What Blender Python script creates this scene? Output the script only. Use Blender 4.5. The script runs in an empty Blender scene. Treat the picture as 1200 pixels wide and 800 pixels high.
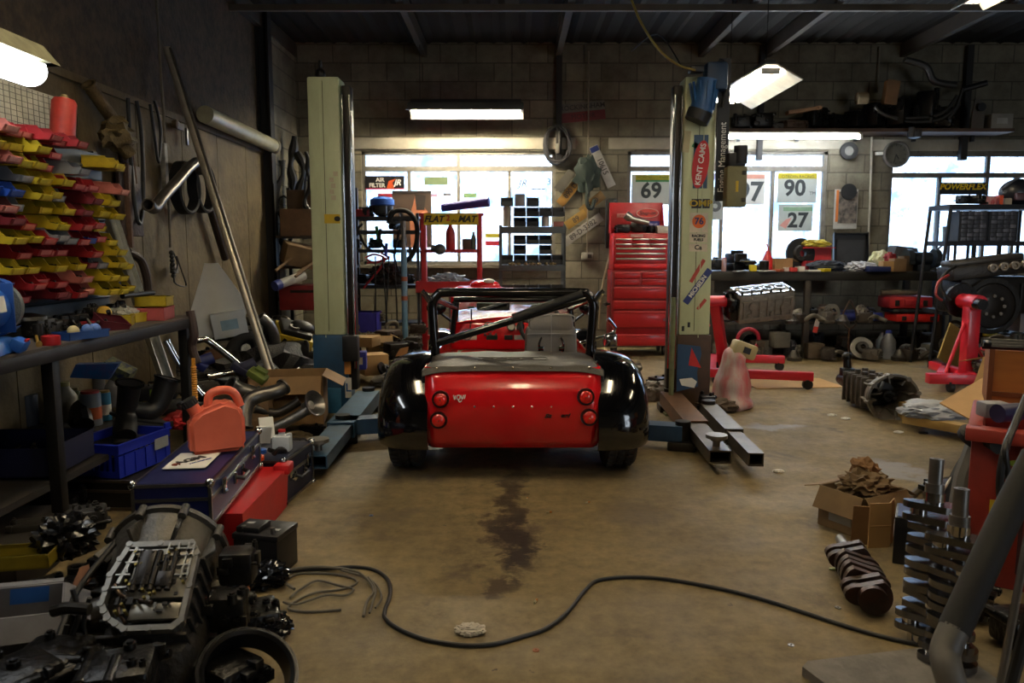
import bpy, bmesh, math, random
from math import sin, cos, pi, radians as R
from mathutils import Vector as V, Matrix, Euler, noise
random.seed(7)
C = bpy.context.scene.collection
# ---------------------------------------------------------------- camera geometry (only used to place things in metres)
TH = math.atan(110/900); HC = 1.3; CT, ST = cos(TH), sin(TH)
def _d(px, py):
    u = (px-600)/900; v = (400-py)/900
    return u, CT+v*ST, -ST+v*CT
def P(px, py, Y):
    a, b, e = _d(px, py); t = Y/b; return V((a*t, Y, HC+e*t))
def Pz(px, py, z):
    a, b, e = _d(px, py); t = (z-HC)/e; return V((a*t, b*t, z))
def Px(px, py, X):
    a, b, e = _d(px, py); t = X/a; return V((X, b*t, HC+e*t))
def PX(px, Y, z=1.0):                       # world x of a column of the photo at depth Y, height z
    t = (Y*CT-(z-HC)*ST); return (px-600)/900*t
# ---------------------------------------------------------------- materials
_m = {}
def lin(h):
    if isinstance(h, str):
        c = [int(h[i:i+2], 16)/255 for i in (0, 2, 4)]
    else: c = h
    return tuple((x/12.92 if x <= .04045 else ((x+.055)/1.055)**2.4) for x in c)
def M(col, rough=.55, metal=0., dirt=.35, scale=6., bump=.0, dcol=None, coat=0., bscale=None, stretch=None):
    key = (col, rough, metal, dirt, scale, bump, dcol, coat, bscale, stretch)
    if key in _m: return _m[key]
    m = bpy.data.materials.new('mat_%s_%d' % (col, len(_m))); m.use_nodes = True
    nt = m.node_tree; N = nt.nodes; L = nt.links; b = N['Principled BSDF']
    c = lin(col); dc = lin(dcol) if dcol else tuple(x*.35+.004 for x in c)
    b.inputs['Roughness'].default_value = rough; b.inputs['Metallic'].default_value = metal
    if coat: b.inputs['Coat Weight'].default_value = coat; b.inputs['Coat Roughness'].default_value = .06
    tc = N.new('ShaderNodeTexCoord'); src = tc.outputs['Object']
    if stretch:
        mp = N.new('ShaderNodeMapping'); mp.inputs['Scale'].default_value = stretch; L.new(src, mp.inputs[0]); src = mp.outputs[0]
    n = N.new('ShaderNodeTexNoise'); n.inputs['Scale'].default_value = scale; n.inputs['Detail'].default_value = 7; n.inputs['Roughness'].default_value = .65
    L.new(src, n.inputs['Vector'])
    r = N.new('ShaderNodeValToRGB'); r.color_ramp.elements[0].position = .38; r.color_ramp.elements[1].position = .62
    r.color_ramp.elements[0].color = (1-dirt,)*3+(1,); r.color_ramp.elements[1].color = (1,)*3+(1,)
    L.new(n.outputs['Fac'], r.inputs[0])
    mx = N.new('ShaderNodeMix'); mx.data_type = 'RGBA'
    mx.inputs['A'].default_value = dc+(1,); mx.inputs['B'].default_value = c+(1,)
    L.new(r.outputs[0], mx.inputs['Factor']); L.new(mx.outputs['Result'], b.inputs['Base Color'])
    if bump:
        n2 = N.new('ShaderNodeTexNoise'); n2.inputs['Scale'].default_value = bscale or scale*5; n2.inputs['Detail'].default_value = 4
        L.new(src, n2.inputs['Vector'])
        bp = N.new('ShaderNodeBump'); bp.inputs['Strength'].default_value = bump; bp.inputs['Distance'].default_value = .01
        L.new(n2.outputs['Fac'], bp.inputs['Height']); L.new(bp.outputs[0], b.inputs['Normal'])
    _m[key] = m; return m
def EMI(col, s):
    key = ('emi', col, s)
    if key in _m: return _m[key]
    m = bpy.data.materials.new('lamp_tube_%d' % len(_m)); m.use_nodes = True; b = m.node_tree.nodes['Principled BSDF']
    b.inputs['Base Color'].default_value = (.8, .8, .8, 1)
    b.inputs['Emission Color'].default_value = lin(col)+(1,); b.inputs['Emission Strength'].default_value = s
    _m[key] = m; return m
def CLEAR(col, alpha, rough=.15):
    key = ('clr', col, alpha, rough)
    if key in _m: return _m[key]
    m = bpy.data.materials.new('clear_%d' % len(_m)); m.use_nodes = True; nt = m.node_tree; b = nt.nodes['Principled BSDF']
    b.inputs['Base Color'].default_value = lin(col)+(1,); b.inputs['Roughness'].default_value = rough; b.inputs['Alpha'].default_value = alpha
    _m[key] = m; return m
BLK = M('141414', .5); BLKG = M('0d0d0e', .25, dirt=.15); RUB = M('161616', .75, dirt=.3, bump=.2)
STEEL = M('8a8884', .35, .9, .5, 9); DSTEEL = M('3a3835', .4, .85, .5, 9, .2); CAST = M('3f3d3a', .5, .6, .5, 12, .4); CHROME = M('c8c8c8', .12, 1, .15)
ALU = M('a09d97', .4, .75, .45, 12, .3); OIL = M('171615', .3, .5, .5, 10, .4); RUST = M('5a3d28', .7, .2, .5, 10, .4)
RED = M('b4161c', .45); RED2 = M('a01c20', .55, dirt=.45); YEL = M('c9a81c', .5); BLUE = M('1c3a8c', .45); GRN = M('1f6b3a', .5)
WHT = M('d8d5cc', .6, dirt=.2); CARD = M('9c7a4e', .8, dirt=.25, scale=3); CARD2 = M('b08c5c', .8, dirt=.2, scale=3); PAPER = M('e4e2da', .7, dirt=.1); GREY = M('6b6b6a', .55); NAVY = M('141a3c', .45)
WOOD = M('6e5233', .65, dirt=.5, stretch=(1, 8, 8)); PLY = M('8a5b30', .6, dirt=.35, stretch=(1, 8, 8)); ORANGE = M('d0561e', .5)
# ---------------------------------------------------------------- mesh builder
class B:
    def __init__(s): s.bm = bmesh.new(); s.M = Matrix.Identity(4)
    def at(s, loc=(0, 0, 0), rot=(0, 0, 0)):
        s.M = Matrix.Translation(V(loc)) @ Euler(rot).to_matrix().to_4x4(); return s
    def _v(s, vs): bmesh.ops.transform(s.bm, matrix=s.M, verts=vs)
    def box(s, c, d, rot=(0, 0, 0), b=.0, taper=None):
        m = Matrix.Translation(V(c)) @ Euler(rot).to_matrix().to_4x4() @ Matrix.Diagonal((d[0], d[1], d[2], 1))
        r = bmesh.ops.create_cube(s.bm, size=1)
        if taper:
            for v in r['verts']:
                if v.co.z > 0: v.co.x *= taper; v.co.y *= taper
        bmesh.ops.transform(s.bm, matrix=m, verts=r['verts'])
        vs = r['verts']
        if b:
            es = {e for v in vs for e in v.link_edges}
            rr = bmesh.ops.bevel(s.bm, geom=list(es), offset=min(b, min(d)*.45), segments=2, affect='EDGES', profile=.5)
            vs = list({v for f in rr['faces'] for v in f.verts} | {v for v in vs if v.is_valid})
        s._v(vs); return s
    def cyl(s, p0, p1, r, r2=None, seg=16, cap=True):
        p0, p1 = V(p0), V(p1); ax = p1-p0; q = ax.to_track_quat('Z', 'Y').to_matrix().to_4x4()
        m = Matrix.Translation((p0+p1)/2) @ q
        r_ = bmesh.ops.create_cone(s.bm, cap_ends=cap, segments=seg, radius1=max(r, 1e-5), radius2=max(r if r2 is None else r2, 1e-5), depth=ax.length, matrix=m)
        s._v(r_['verts']); return s
    def sph(s, c, r, sc=(1, 1, 1), seg=14, rot=(0, 0, 0)):
        m = Matrix.Translation(V(c)) @ Euler(rot).to_matrix().to_4x4() @ Matrix.Diagonal((sc[0]*r, sc[1]*r, sc[2]*r, 1))
        r_ = bmesh.ops.create_uvsphere(s.bm, u_segments=seg, v_segments=max(6, seg*2//3), radius=1, matrix=m); s._v(r_['verts']); return s
    def tube(s, pts, r, seg=8, closed=False, smooth=0, cap=True, flat=1.):
        pts = [V(p) for p in pts]
        if smooth:
            o = []; n = len(pts); rng = range(n if closed else n-1)
            for i in rng:
                p0 = pts[(i-1) % n] if (closed or i > 0) else pts[0]; p1 = pts[i]; p2 = pts[(i+1) % n]; p3 = pts[(i+2) % n] if (closed or i+2 < n) else pts[-1]
                for k in range(smooth):
                    t = k/smooth; o.append(.5*((2*p1)+(p2-p0)*t+(2*p0-5*p1+4*p2-p3)*t*t+(3*p1-p0-3*p2+p3)*t**3))
            if not closed: o.append(pts[-1])
            pts = o
        n = len(pts); rings = []; up = None
        for i, p in enumerate(pts):
            a = pts[(i-1) % n] if (closed or i > 0) else p; b_ = pts[(i+1) % n] if (closed or i < n-1) else p
            t = (b_-a)
            if t.length < 1e-7: t = V((0, 0, 1))
            t.normalize()
            if up is None: up = V((0, 0, 1)) if abs(t.z) < .9 else V((1, 0, 0))
            x = t.cross(up)
            if x.length < 1e-4: x = t.cross(V((1, .3, 0)))
            x.normalize(); y = x.cross(t).normalized(); up = y
            rr = r(i/(n-1)) if callable(r) else r
            rings.append([s.bm.verts.new(p+x*cos(2*pi*k/seg)*rr+y*sin(2*pi*k/seg)*rr*flat) for k in range(seg)])
        for i in range(n if closed else n-1):
            A, Bq = rings[i], rings[(i+1) % n]
            for k in range(seg): s.bm.faces.new((A[k], A[(k+1) % seg], Bq[(k+1) % seg], Bq[k]))
        if cap and not closed:
            s.bm.faces.new(rings[0][::-1]); s.bm.faces.new(rings[-1])
        s._v([v for q in rings for v in q]); return s
    def lathe(s, prof, o=(0, 0, 0), rot=(0, 0, 0), seg=24, close=False):
        m = Matrix.Translation(V(o)) @ Euler(rot).to_matrix().to_4x4(); rings = []
        for r, z in prof:
            rings.append([s.bm.verts.new(m @ V((max(r, 1e-5)*cos(2*pi*k/seg), max(r, 1e-5)*sin(2*pi*k/seg), z))) for k in range(seg)])
        rg = range(len(rings) if close else len(rings)-1)
        for i in rg:
            A, Bq = rings[i], rings[(i+1) % len(rings)]
            for k in range(seg): s.bm.faces.new((A[k], A[(k+1) % seg], Bq[(k+1) % seg], Bq[k]))
        if not close:
            s.bm.faces.new(rings[0][::-1]); s.bm.faces.new(rings[-1])
        s._v([v for q in rings for v in q]); return s
    def prism(s, poly, h, o=(0, 0, 0), rot=(0, 0, 0), sc=1.):      # poly in local xy extruded along z
        m = Matrix.Translation(V(o)) @ Euler(rot).to_matrix().to_4x4(); n = len(poly)
        a = [s.bm.verts.new(m @ V((p[0], p[1], 0))) for p in poly]; b_ = [s.bm.verts.new(m @ V((p[0]*sc, p[1]*sc, h))) for p in poly]
        s.bm.faces.new(a[::-1]); s.bm.faces.new(b_)
        for i in range(n): s.bm.faces.new((a[i], a[(i+1) % n], b_[(i+1) % n], b_[i]))
        s._v(a+b_); return s
    def grid(s, f, nu, nv, thick=0):      # f(u,v)->point
        g = [[s.bm.verts.new(V(f(i/nu, j/nv))) for j in range(nv+1)] for i in range(nu+1)]
        fs = [s.bm.faces.new((g[i][j], g[i+1][j], g[i+1][j+1], g[i][j+1])) for i in range(nu) for j in range(nv)]
        if thick:
            s.bm.normal_update(); bmesh.ops.solidify(s.bm, geom=fs, thickness=thick)
        s._v([v for q in g for v in q]) if s.M != Matrix.Identity(4) and not thick else None
        return s
    def crumple(s, c, d, seed=0, amp=.35, sub=3, fr=2.5, flatb=True):
        r = bmesh.ops.create_icosphere(s.bm, subdivisions=sub, radius=1)
        for v in r['verts']:
            p = v.co.copy(); q = p*fr+V((seed*3.1, seed*1.7, seed))
            k = 1+amp*(noise.noise(q)+.6*abs(noise.noise(q*2.3))+.35*noise.noise(q*5.1))
            v.co = V((p.x*d[0]*k, p.y*d[1]*k, p.z*d[2]*k))
            if flatb: v.co.z = max(v.co.z, -d[2]*.8)
            v.co += V(c)
        s._v(r['verts']); return s
    def casting(s, d, seed=0, n=14):       # lump of machined housing: chamfered core, bosses, ribs, bolts
        rn = random.Random(seed)
        s.box((0, 0, d[2]/2), (d[0]*.8, d[1]*.8, d[2]*.8), b=min(d)*.12)
        for i in range(n):
            k = rn.random(); sx, sy = rn.choice((-1, 1)), rn.choice((-1, 1))
            x, y, z = rn.uniform(-.38, .38)*d[0], rn.uniform(-.38, .38)*d[1], rn.uniform(.15, .85)*d[2]
            if k < .4:
                ax = rn.choice((V((sx, 0, 0)), V((0, sy, 0)), V((0, 0, 1)))); p = V((x, y, z))
                e = V((p.x if not ax.x else ax.x*d[0]*.5, p.y if not ax.y else ax.y*d[1]*.5, p.z if not ax.z else d[2])); rr = rn.uniform(.06, .16)*min(d)
                s.cyl(p, e, rr, rr*.9, seg=12)
                s.cyl(e-(e-p).normalized()*.002 if (e-p).length > .003 else p, e+(ax*.006), rr*.55, seg=8)
            elif k < .75: s.box((x, sy*d[1]*.42, z), (d[0]*rn.uniform(.06, .3), d[1]*.14, d[2]*rn.uniform(.05, .3)), b=.002)
            else: s.box((sx*d[0]*.42, y, z), (d[0]*.14, d[1]*rn.uniform(.06, .3), d[2]*rn.uniform(.05, .3)), b=.002)
        return s
    def build(s, name, mat, parent=None, ang=35):
        bmesh.ops.remove_doubles(s.bm, verts=s.bm.verts, dist=1e-5)
        bmesh.ops.recalc_face_normals(s.bm, faces=s.bm.faces)
        me = bpy.data.meshes.new(name); s.bm.to_mesh(me); s.bm.free()
        for p in me.polygons: p.use_smooth = True
        me.set_sharp_from_angle(angle=R(ang))
        me.materials.append(mat)
        o = bpy.data.objects.new(name, me); C.objects.link(o)
        if parent: o.parent = parent
        return o
def tag(o, label=None, cat=None, group=None, kind=None):
    if label: o['label'] = label
    if cat: o['category'] = cat
    if group: o['group'] = group
    if kind: o['kind'] = kind
    return o
def T(name, label, cat, loc=(0, 0, 0), rz=0., group=None, rot=None):
    o = bpy.data.objects.new(name, None); C.objects.link(o); o.empty_display_size = .05
    o.location = loc; o.rotation_euler = rot or (0, 0, rz); return tag(o, label, cat, group)
def solo(name, label, cat, b, mat, loc=(0, 0, 0), rz=0., group=None, rot=None, ang=35):
    o = b.build(name, mat, None, ang); o.location = loc; o.rotation_euler = rot or (0, 0, rz); return tag(o, label, cat, group)
def S(name, b, mat, ang=35):
    return tag(b.build(name, mat, None, ang), kind='structure')
def dup(o, loc=None, rot=None, label=None, parent=None):
    c = o.copy(); C.objects.link(c)
    if parent: c.parent = parent
    if loc is not None: c.location = loc
    if rot is not None: c.rotation_euler = rot
    if label: c['label'] = label
    for ch in list(o.children):
        dup(ch, parent=c)
    return c
def text(s, size, mat, parent, loc, rot=(pi/2, 0, 0), name='lettering', bold=.0, ext=.0008, shear=0., sx=1., align='CENTER', sp=1.):
    cu = bpy.data.curves.new('t', 'FONT'); cu.body = s; cu.size = size; cu.offset = bold; cu.extrude = ext; cu.shear = shear
    cu.align_x = align; cu.align_y = 'CENTER'; cu.space_character = sp; cu.resolution_u = 3
    t = bpy.data.objects.new('t', cu); me = bpy.data.meshes.new_from_object(t)
    bpy.data.objects.remove(t); me.materials.clear(); me.materials.append(mat)
    for v in me.vertices: v.co.x *= sx
    o = bpy.data.objects.new(name, me); C.objects.link(o)
    if parent: o.parent = parent
    o.location = loc; o.rotation_euler = rot; return o
def tray(b, w, d, h, t=.003, fl=.0, c=(0, 0, 0), cut=None):   # open topped box
    x, y, z = c
    b.box((x, y, z+t/2), (w, d, t))
    b.box((x-w/2+t/2, y, z+h/2), (t, d, h)); b.box((x+w/2-t/2, y, z+h/2), (t, d, h))
    b.box((x, y+d/2-t/2, z+h/2), (w, t, h)); hc = cut or h
    b.box((x, y-d/2+t/2, z+hc/2), (w, t, hc))
    if fl:
        for sx in (-1, 1): b.box((x+sx*(w/2+fl/2-t), y, z+h-t), (fl, d+fl*2, t*2))
        for sy in (-1, 1): b.box((x, y+sy*(d/2+fl/2-t), z+h-t), (w, fl, t*2))
    return b
def ordn(n): return ('first', 'second', 'third', 'fourth', 'fifth', 'sixth', 'seventh', 'eighth', 'ninth', 'tenth', 'eleventh', 'twelfth', 'thirteenth', 'fourteenth', 'fifteenth', 'sixteenth')[n]
# ================================================================ ROOM
XL, XR, YB, YF, ZC = -2.78, 8.0, 10.0, -3.0, 3.85
def floor_mat():
    m = bpy.data.materials.new('stained_concrete'); m.use_nodes = True; nt = m.node_tree; N = nt.nodes; L = nt.links; b = N['Principled BSDF']
    tc = N.new('ShaderNodeTexCoord')
    def noise_(sc, det=6, rough=.6, dist=0):
        n = N.new('ShaderNodeTexNoise'); n.inputs['Scale'].default_value = sc; n.inputs['Detail'].default_value = det; n.inputs['Roughness'].default_value = rough; n.inputs['Distortion'].default_value = dist
        L.new(tc.outputs['Object'], n.inputs['Vector']); return n.outputs['Fac']
    def ramp(src, a, b_, ca=(0, 0, 0), cb=(1, 1, 1)):
        r = N.new('ShaderNodeValToRGB'); r.color_ramp.elements[0].position = a; r.color_ramp.elements[1].position = b_
        r.color_ramp.elements[0].color = ca+(1,); r.color_ramp.elements[1].color = cb+(1,); L.new(src, r.inputs[0]); return r.outputs[0]
    def mix(f, A, B_):
        x = N.new('ShaderNodeMix'); x.data_type = 'RGBA'
        L.new(f, x.inputs['Factor']) if not isinstance(f, float) else x.inputs['Factor'].__setattr__('default_value', f)
        for k, q in (('A', A), ('B', B_)):
            if isinstance(q, tuple): x.inputs[k].default_value = q+(1,)
            else: L.new(q, x.inputs[k])
        return x.outputs['Result']
    def math_(op, a, b_=None, clamp=False):
        x = N.new('ShaderNodeMath'); x.operation = op; x.use_clamp = clamp
        for i, q in enumerate((a, b_)):
            if q is None: continue
            if isinstance(q, (int, float)): x.inputs[i].default_value = q
            else: L.new(q, x.inputs[i])
        return x.outputs[0]
    base = ramp(noise_(.9, 8, .6), .3, .7, lin('685b40'), lin('897956'))
    fine = ramp(noise_(14, 8, .75), .3, .72, (.52, .5, .47), (1.2, 1.18, 1.12))
    mm = N.new('ShaderNodeMix'); mm.data_type = 'RGBA'; mm.blend_type = 'MULTIPLY'; mm.inputs['Factor'].default_value = 1
    L.new(base, mm.inputs['A']); L.new(fine, mm.inputs['B']); col = mm.outputs['Result']
    col = mix(ramp(noise_(2.3, 9, .7, .4), .56, .68), col, lin('4f4333'))           # oily blotches
    col = mix(ramp(noise_(7, 6, .7), .66, .7), col, lin('3a3127'))                  # small spots
    sp = N.new('ShaderNodeSeparateXYZ'); L.new(tc.outputs['Object'], sp.inputs[0])
    warp = math_('MULTIPLY', math_('SUBTRACT', noise_(4.5, 6, .65), .5), .62)
    def spot(cx, cy, rx, ry, k):
        ex = math_('DIVIDE', math_('SUBTRACT', math_('ADD', sp.outputs[0], warp), cx), rx)
        ey = math_('DIVIDE', math_('SUBTRACT', math_('ADD', sp.outputs[1], warp), cy), ry)
        q = math_('ADD', math_('MULTIPLY', ex, ex), math_('MULTIPLY', ey, ey))
        return math_('MULTIPLY', math_('LESS_THAN', q, 1.), k) if k > 2 else math_('MULTIPLY', math_('SUBTRACT', 1.25, q, True), k, True)
    OILC = lin('2b211a')
    for px, py, rx, ry, k in ((597, 590, .1, .42, 1.6), (600, 625, .14, .27, 2.), (610, 650, .11, .2, 2.), (588, 686, .075, .09, 1.6), (600, 560, .09, .3, 1.2)):
        q = Pz(px, py, 0); col = mix(spot(q.x, q.y, rx, ry, k*.5), col, OILC)
    for px, py, rx, ry in ((462, 603, .07, .12), (452, 627, .06, .1), (505, 560, .12, .12), (740, 600, .2, .2)):
        q = Pz(px, py, 0); col = mix(spot(q.x, q.y, rx, ry, .5), col, lin('54483a'))
    for px, py, rx, ry in ((1052, 552, .16, .28), (905, 500, .2, .12)):                # pale spilt powder
        q = Pz(px, py, 0); col = mix(spot(q.x, q.y, rx, ry, .55), col, lin('8b92a0'))
    L.new(col, b.inputs['Base Color'])
    rr = ramp(noise_(3, 6), .35, .7, (.58,)*3, (.8,)*3); L.new(rr, b.inputs['Roughness'])
    bp = N.new('ShaderNodeBump'); bp.inputs['Strength'].default_value = .35; bp.inputs['Distance'].default_value = .004
    L.new(noise_(30, 8, .7), bp.inputs['Height']); L.new(bp.outputs[0], b.inputs['Normal'])
    return m
def block_mat():
    m = bpy.data.materials.new('painted_blockwork'); m.use_nodes = True; nt = m.node_tree; N = nt.nodes; L = nt.links; b = N['Principled BSDF']
    tc = N.new('ShaderNodeTexCoord'); mp = N.new('ShaderNodeMapping'); mp.inputs['Rotation'].default_value = (pi/2, 0, 0); L.new(tc.outputs['Object'], mp.inputs[0])
    br = N.new('ShaderNodeTexBrick'); br.inputs['Scale'].default_value = 1; br.inputs['Brick Width'].default_value = .45; br.inputs['Row Height'].default_value = .225
    br.inputs['Mortar Size'].default_value = .008; br.inputs['Mortar Smooth'].default_value = .4
    br.inputs['Color1'].default_value = lin('857e6b')+(1,); br.inputs['Color2'].default_value = lin('706a59')+(1,); br.inputs['Mortar'].default_value = lin('565144')+(1,)
    L.new(mp.outputs[0], br.inputs['Vector'])
    n = N.new('ShaderNodeTexNoise'); n.inputs['Scale'].default_value = 2.2; n.inputs['Detail'].default_value = 9; n.inputs['Roughness'].default_value = .7; L.new(tc.outputs['Object'], n.inputs['Vector'])
    r = N.new('ShaderNodeValToRGB'); r.color_ramp.elements[0].position = .35; r.color_ramp.elements[1].position = .65; r.color_ramp.elements[0].color = (.35, .33, .3, 1); L.new(n.outputs['Fac'], r.inputs[0])
    mx = N.new('ShaderNodeMix'); mx.data_type = 'RGBA'; mx.blend_type = 'MULTIPLY'; mx.inputs['Factor'].default_value = .85; L.new(br.outputs['Color'], mx.inputs['A']); L.new(r.outputs[0], mx.inputs['B'])
    L.new(mx.outputs['Result'], b.inputs['Base Color']); b.inputs['Roughness'].default_value = .85
    n2 = N.new('ShaderNodeTexNoise'); n2.inputs['Scale'].default_value = 40; n2.inputs['Detail'].default_value = 5; L.new(tc.outputs['Object'], n2.inputs['Vector'])
    ad = N.new('ShaderNodeMath'); ad.operation = 'MULTIPLY_ADD'; ad.inputs[1].default_value = .3; L.new(n2.outputs['Fac'], ad.inputs[0]); 
    iv = N.new('ShaderNodeMath'); iv.operation = 'SUBTRACT'; iv.inputs[0].default_value = 1; L.new(br.outputs['Fac'], iv.inputs[1]); L.new(iv.outputs[0], ad.inputs[2])
    bp = N.new('ShaderNodeBump'); bp.inputs['Strength'].default_value = .6; bp.inputs['Distance'].default_value = .012; L.new(ad.outputs[0], bp.inputs['Height']); L.new(bp.outputs[0], b.inputs['Normal'])
    return m
BLOCK = block_mat()
b = B(); b.box(((XL+XR)/2, (YB+YF)/2, -.05), (XR-XL+.6, YB-YF+.6, .1)); S('floor', b, floor_mat())
# windows as (x0, x1, z0, z1)
W1 = (PX(424, YB, 2), PX(651, YB, 2), 1.08, 2.52); W2 = (PX(735, YB, 2), PX(969, YB, 2), .98, 2.52); W3 = (PX(1042, YB, 2), 7.3, .98, 2.5)
b = B(); xs = [XL-.2]
for w in (W1, W2, W3):
    b.box(((xs[0]+w[0])/2, YB+.1, ZC/2), (w[0]-xs[0], .2, ZC)); xs = [w[1]]
    b.box(((w[0]+w[1])/2, YB+.1, w[2]/2), (w[1]-w[0], .2, w[2])); b.box(((w[0]+w[1])/2, YB+.1, (w[3]+ZC)/2), (w[1]-w[0], .2, ZC-w[3]))
b.box(((xs[0]+XR+.2)/2, YB+.1, ZC/2), (XR+.2-xs[0], .2, ZC)); S('wall_back', b, BLOCK)
b = B(); b.box((XL-.1, (YB+YF)/2, ZC/2), (.2, YB-YF, ZC)); S('wall_left', b, M('4f4231', .9, dirt=.8, scale=11, bump=1., bscale=26))
b = B(); b.box((XR+.1, (YB+YF)/2, ZC/2), (.2, YB-YF, ZC)); S('wall_right', b, M('5c5648', .9, dirt=.5, scale=3, bump=.5))
DX0, DX1, DZ = 5.2, 7.4, 3.1
b = B(); b.box(((XL+DX0)/2, YF-.1, ZC/2), (DX0-XL, .2, ZC)); b.box(((XR+DX1)/2, YF-.1, ZC/2), (XR-DX1, .2, ZC)); b.box(((DX0+DX1)/2, YF-.1, (DZ+ZC)/2), (DX1-DX0, .2, ZC-DZ)); S('wall_front', b, BLOCK)
# corrugated roof
b = B(); n = 150; b.M = Matrix.Identity(4)
pr = [(XL-.2+(XR-XL+.4)*i/n, ZC+.02*sin(i*pi*.75)) for i in range(n+1)]
b.prism(pr+[(XR+.2, ZC+.15), (XL-.2, ZC+.15)], YB-YF+.4, o=(0, YB+.2, 0), rot=(pi/2, 0, 0)); S('ceiling', b, M('1b1916', .95, dirt=.4, scale=2))
k = 0
BEAM = M('3e372f', .8, dirt=.4, scale=5)
for x in (XL+.04, -1.1, .58, 2.37, 3.2, 4.9, 6.6):
    k += 1; b = B(); b.box((x, (YB+YF)/2, ZC-.1), (.07, YB-YF, .16)); S('trim_%d' % k, b, BEAM)
k += 1; b = B(); b.box(((XL+XR)/2, 7.9, ZC-.21), (XR-XL, .05, .06)); S('trim_%d' % k, b, M('5c5346', .7, dirt=.3))
for x, y, w in ((XL+.07, 8.7, .12), (PX(655, 9.93, 2.8), 9.95, .07), (PX(1131, 9.93, 2.8), 9.95, .08), (PX(892, 9.93, 3), 9.95, .06)):   # steel stanchions
    k += 1; b = B()
    if x < 0: b.box((x, y, ZC/2), (w, .02, ZC)); b.box((x-w/2, y, ZC/2), (.02, .14, ZC)); b.box((x+w/2, y, ZC/2), (.02, .14, ZC))
    else: b.box((x, y, 3.1), (w, .08, 1.4))
    S('trim_%d' % k, b, M('1d1a17', .7, dirt=.4))
k += 1; b = B()                                                         # lower boarding of the left wall
for i in range(9): b.box((XL+.012, 3.05+i*.78, 1.18), (.024, .77, 2.34))
b.box((XL+.02, 6.3, 2.36), (.04, 7, .05)); S('trim_%d' % k, b, M('655639', .8, dirt=.7, scale=4, bump=.5))
k += 1; b = B()                                                         # blockwork pier beside the corner
b.box((XL+.03, 9.35, ZC/2), (.06, 1.25, ZC)); S('trim_%d' % k, b, BLOCK)
k += 1; b = B()                                                         # concrete lintels over the windows
for w in (W1, W2, W3): b.box(((w[0]+w[1])/2, YB-.01, w[3]+.09), (w[1]-w[0]+.5, .03, .14), b=.004)
S('trim_%d' % k, b, M('9b9484', .8, dirt=.4, scale=3, bump=.4))
k += 1; b = B()
for w in (W1, W2, W3): b.box(((w[0]+w[1])/2, YB+.0, w[2]-.02), (w[1]-w[0]+.1, .12, .04))
S('trim_%d' % k, b, M('7b7364', .8, dirt=.5, scale=3))
def pane_mat():
    m = bpy.data.materials.new('grimy_window_glass'); m.use_nodes = True; nt = m.node_tree; N = nt.nodes; L = nt.links
    out = N['Material Output']; N.remove(N['Principled BSDF'])
    tr = N.new('ShaderNodeBsdfTransparent'); tr.inputs[0].default_value = (.9, .95, 1, 1)
    tl = N.new('ShaderNodeBsdfTranslucent'); tl.inputs[0].default_value = lin('8fb4dc')+(1,)
    gl = N.new('ShaderNodeBsdfGlossy'); gl.inputs['Roughness'].default_value = .08; gl.inputs[0].default_value = (.9, .9, .9, 1)
    tc = N.new('ShaderNodeTexCoord'); n = N.new('ShaderNodeTexNoise'); n.inputs['Scale'].default_value = 3.2; n.inputs['Detail'].default_value = 9; n.inputs['Roughness'].default_value = .72; L.new(tc.outputs['Object'], n.inputs['Vector'])
    r = N.new('ShaderNodeValToRGB'); r.color_ramp.elements[0].position = .42; r.color_ramp.elements[1].position = .62; r.color_ramp.elements[0].color = (.12,)*3+(1,); r.color_ramp.elements[1].color = (.75,)*3+(1,); L.new(n.outputs['Fac'], r.inputs[0])
    a = N.new('ShaderNodeMixShader'); L.new(r.outputs[0], a.inputs[0]); L.new(tr.outputs[0], a.inputs[1]); L.new(tl.outputs[0], a.inputs[2])
    c = N.new('ShaderNodeMixShader'); c.inputs[0].default_value = .05; L.new(a.outputs[0], c.inputs[1]); L.new(gl.outputs[0], c.inputs[2]); L.new(c.outputs[0], out.inputs[0])
    return m
PANE = pane_mat(); FRAME = M('6f6a60', .7, dirt=.5, scale=8)
def window(n, w, trans, ups, lows):
    x0, x1, z0, z1 = w
    t = tag(bpy.data.objects.new('window_%d' % n, None), kind='structure'); C.objects.link(t)
    t.location = ((x0+x1)/2, YB+.06, z0); cx = (x0+x1)/2; h = z1-z0; W = x1-x0; zt = trans-z0
    b = B(); f = .045
    b.box((0, 0, f/2), (W, .06, f)); b.box((0, 0, h-f/2), (W, .06, f)); b.box((-W/2+f/2, 0, h/2), (f, .06, h)); b.box((W/2-f/2, 0, h/2), (f, .06, h)); b.box((0, -.005, zt), (W-.02, .07, .06))
    for x in ups: b.box((x-cx, 0, (zt+h)/2), (.045, .055, h-zt))
    for x in lows: b.box((x-cx, 0, zt/2), (.04, .055, zt))
    b.build('window_frame', FRAME, t)
    for q, (xx, za, zb) in enumerate([(ups, zt, h)]+[(lows, 0, zt)]):
        e = [x0]+list(xx)+[x1]
        for i in range(len(e)-1):
            b = B(); b.box(((e[i]+e[i+1])/2-cx, .012, (za+zb)/2), (e[i+1]-e[i]-.02, .004, zb-za-.02)); b.build('pane', PANE, t)
z2 = 2.3
window(1, W1, z2, [PX(537, YB, 2)], [PX(479, YB, 2), PX(537, YB, 2), PX(597, YB, 2)])
window(2, W2, z2, [PX(838, YB, 2)], [PX(792, YB, 2), PX(846, YB, 1.6), PX(905, YB, 1.6)])
window(3, W3, 2.22, [PX(1158, YB, 2)], [PX(1100, YB, 1.6), PX(1158, YB, 2), PX(1190, YB, 1.6)])
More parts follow.
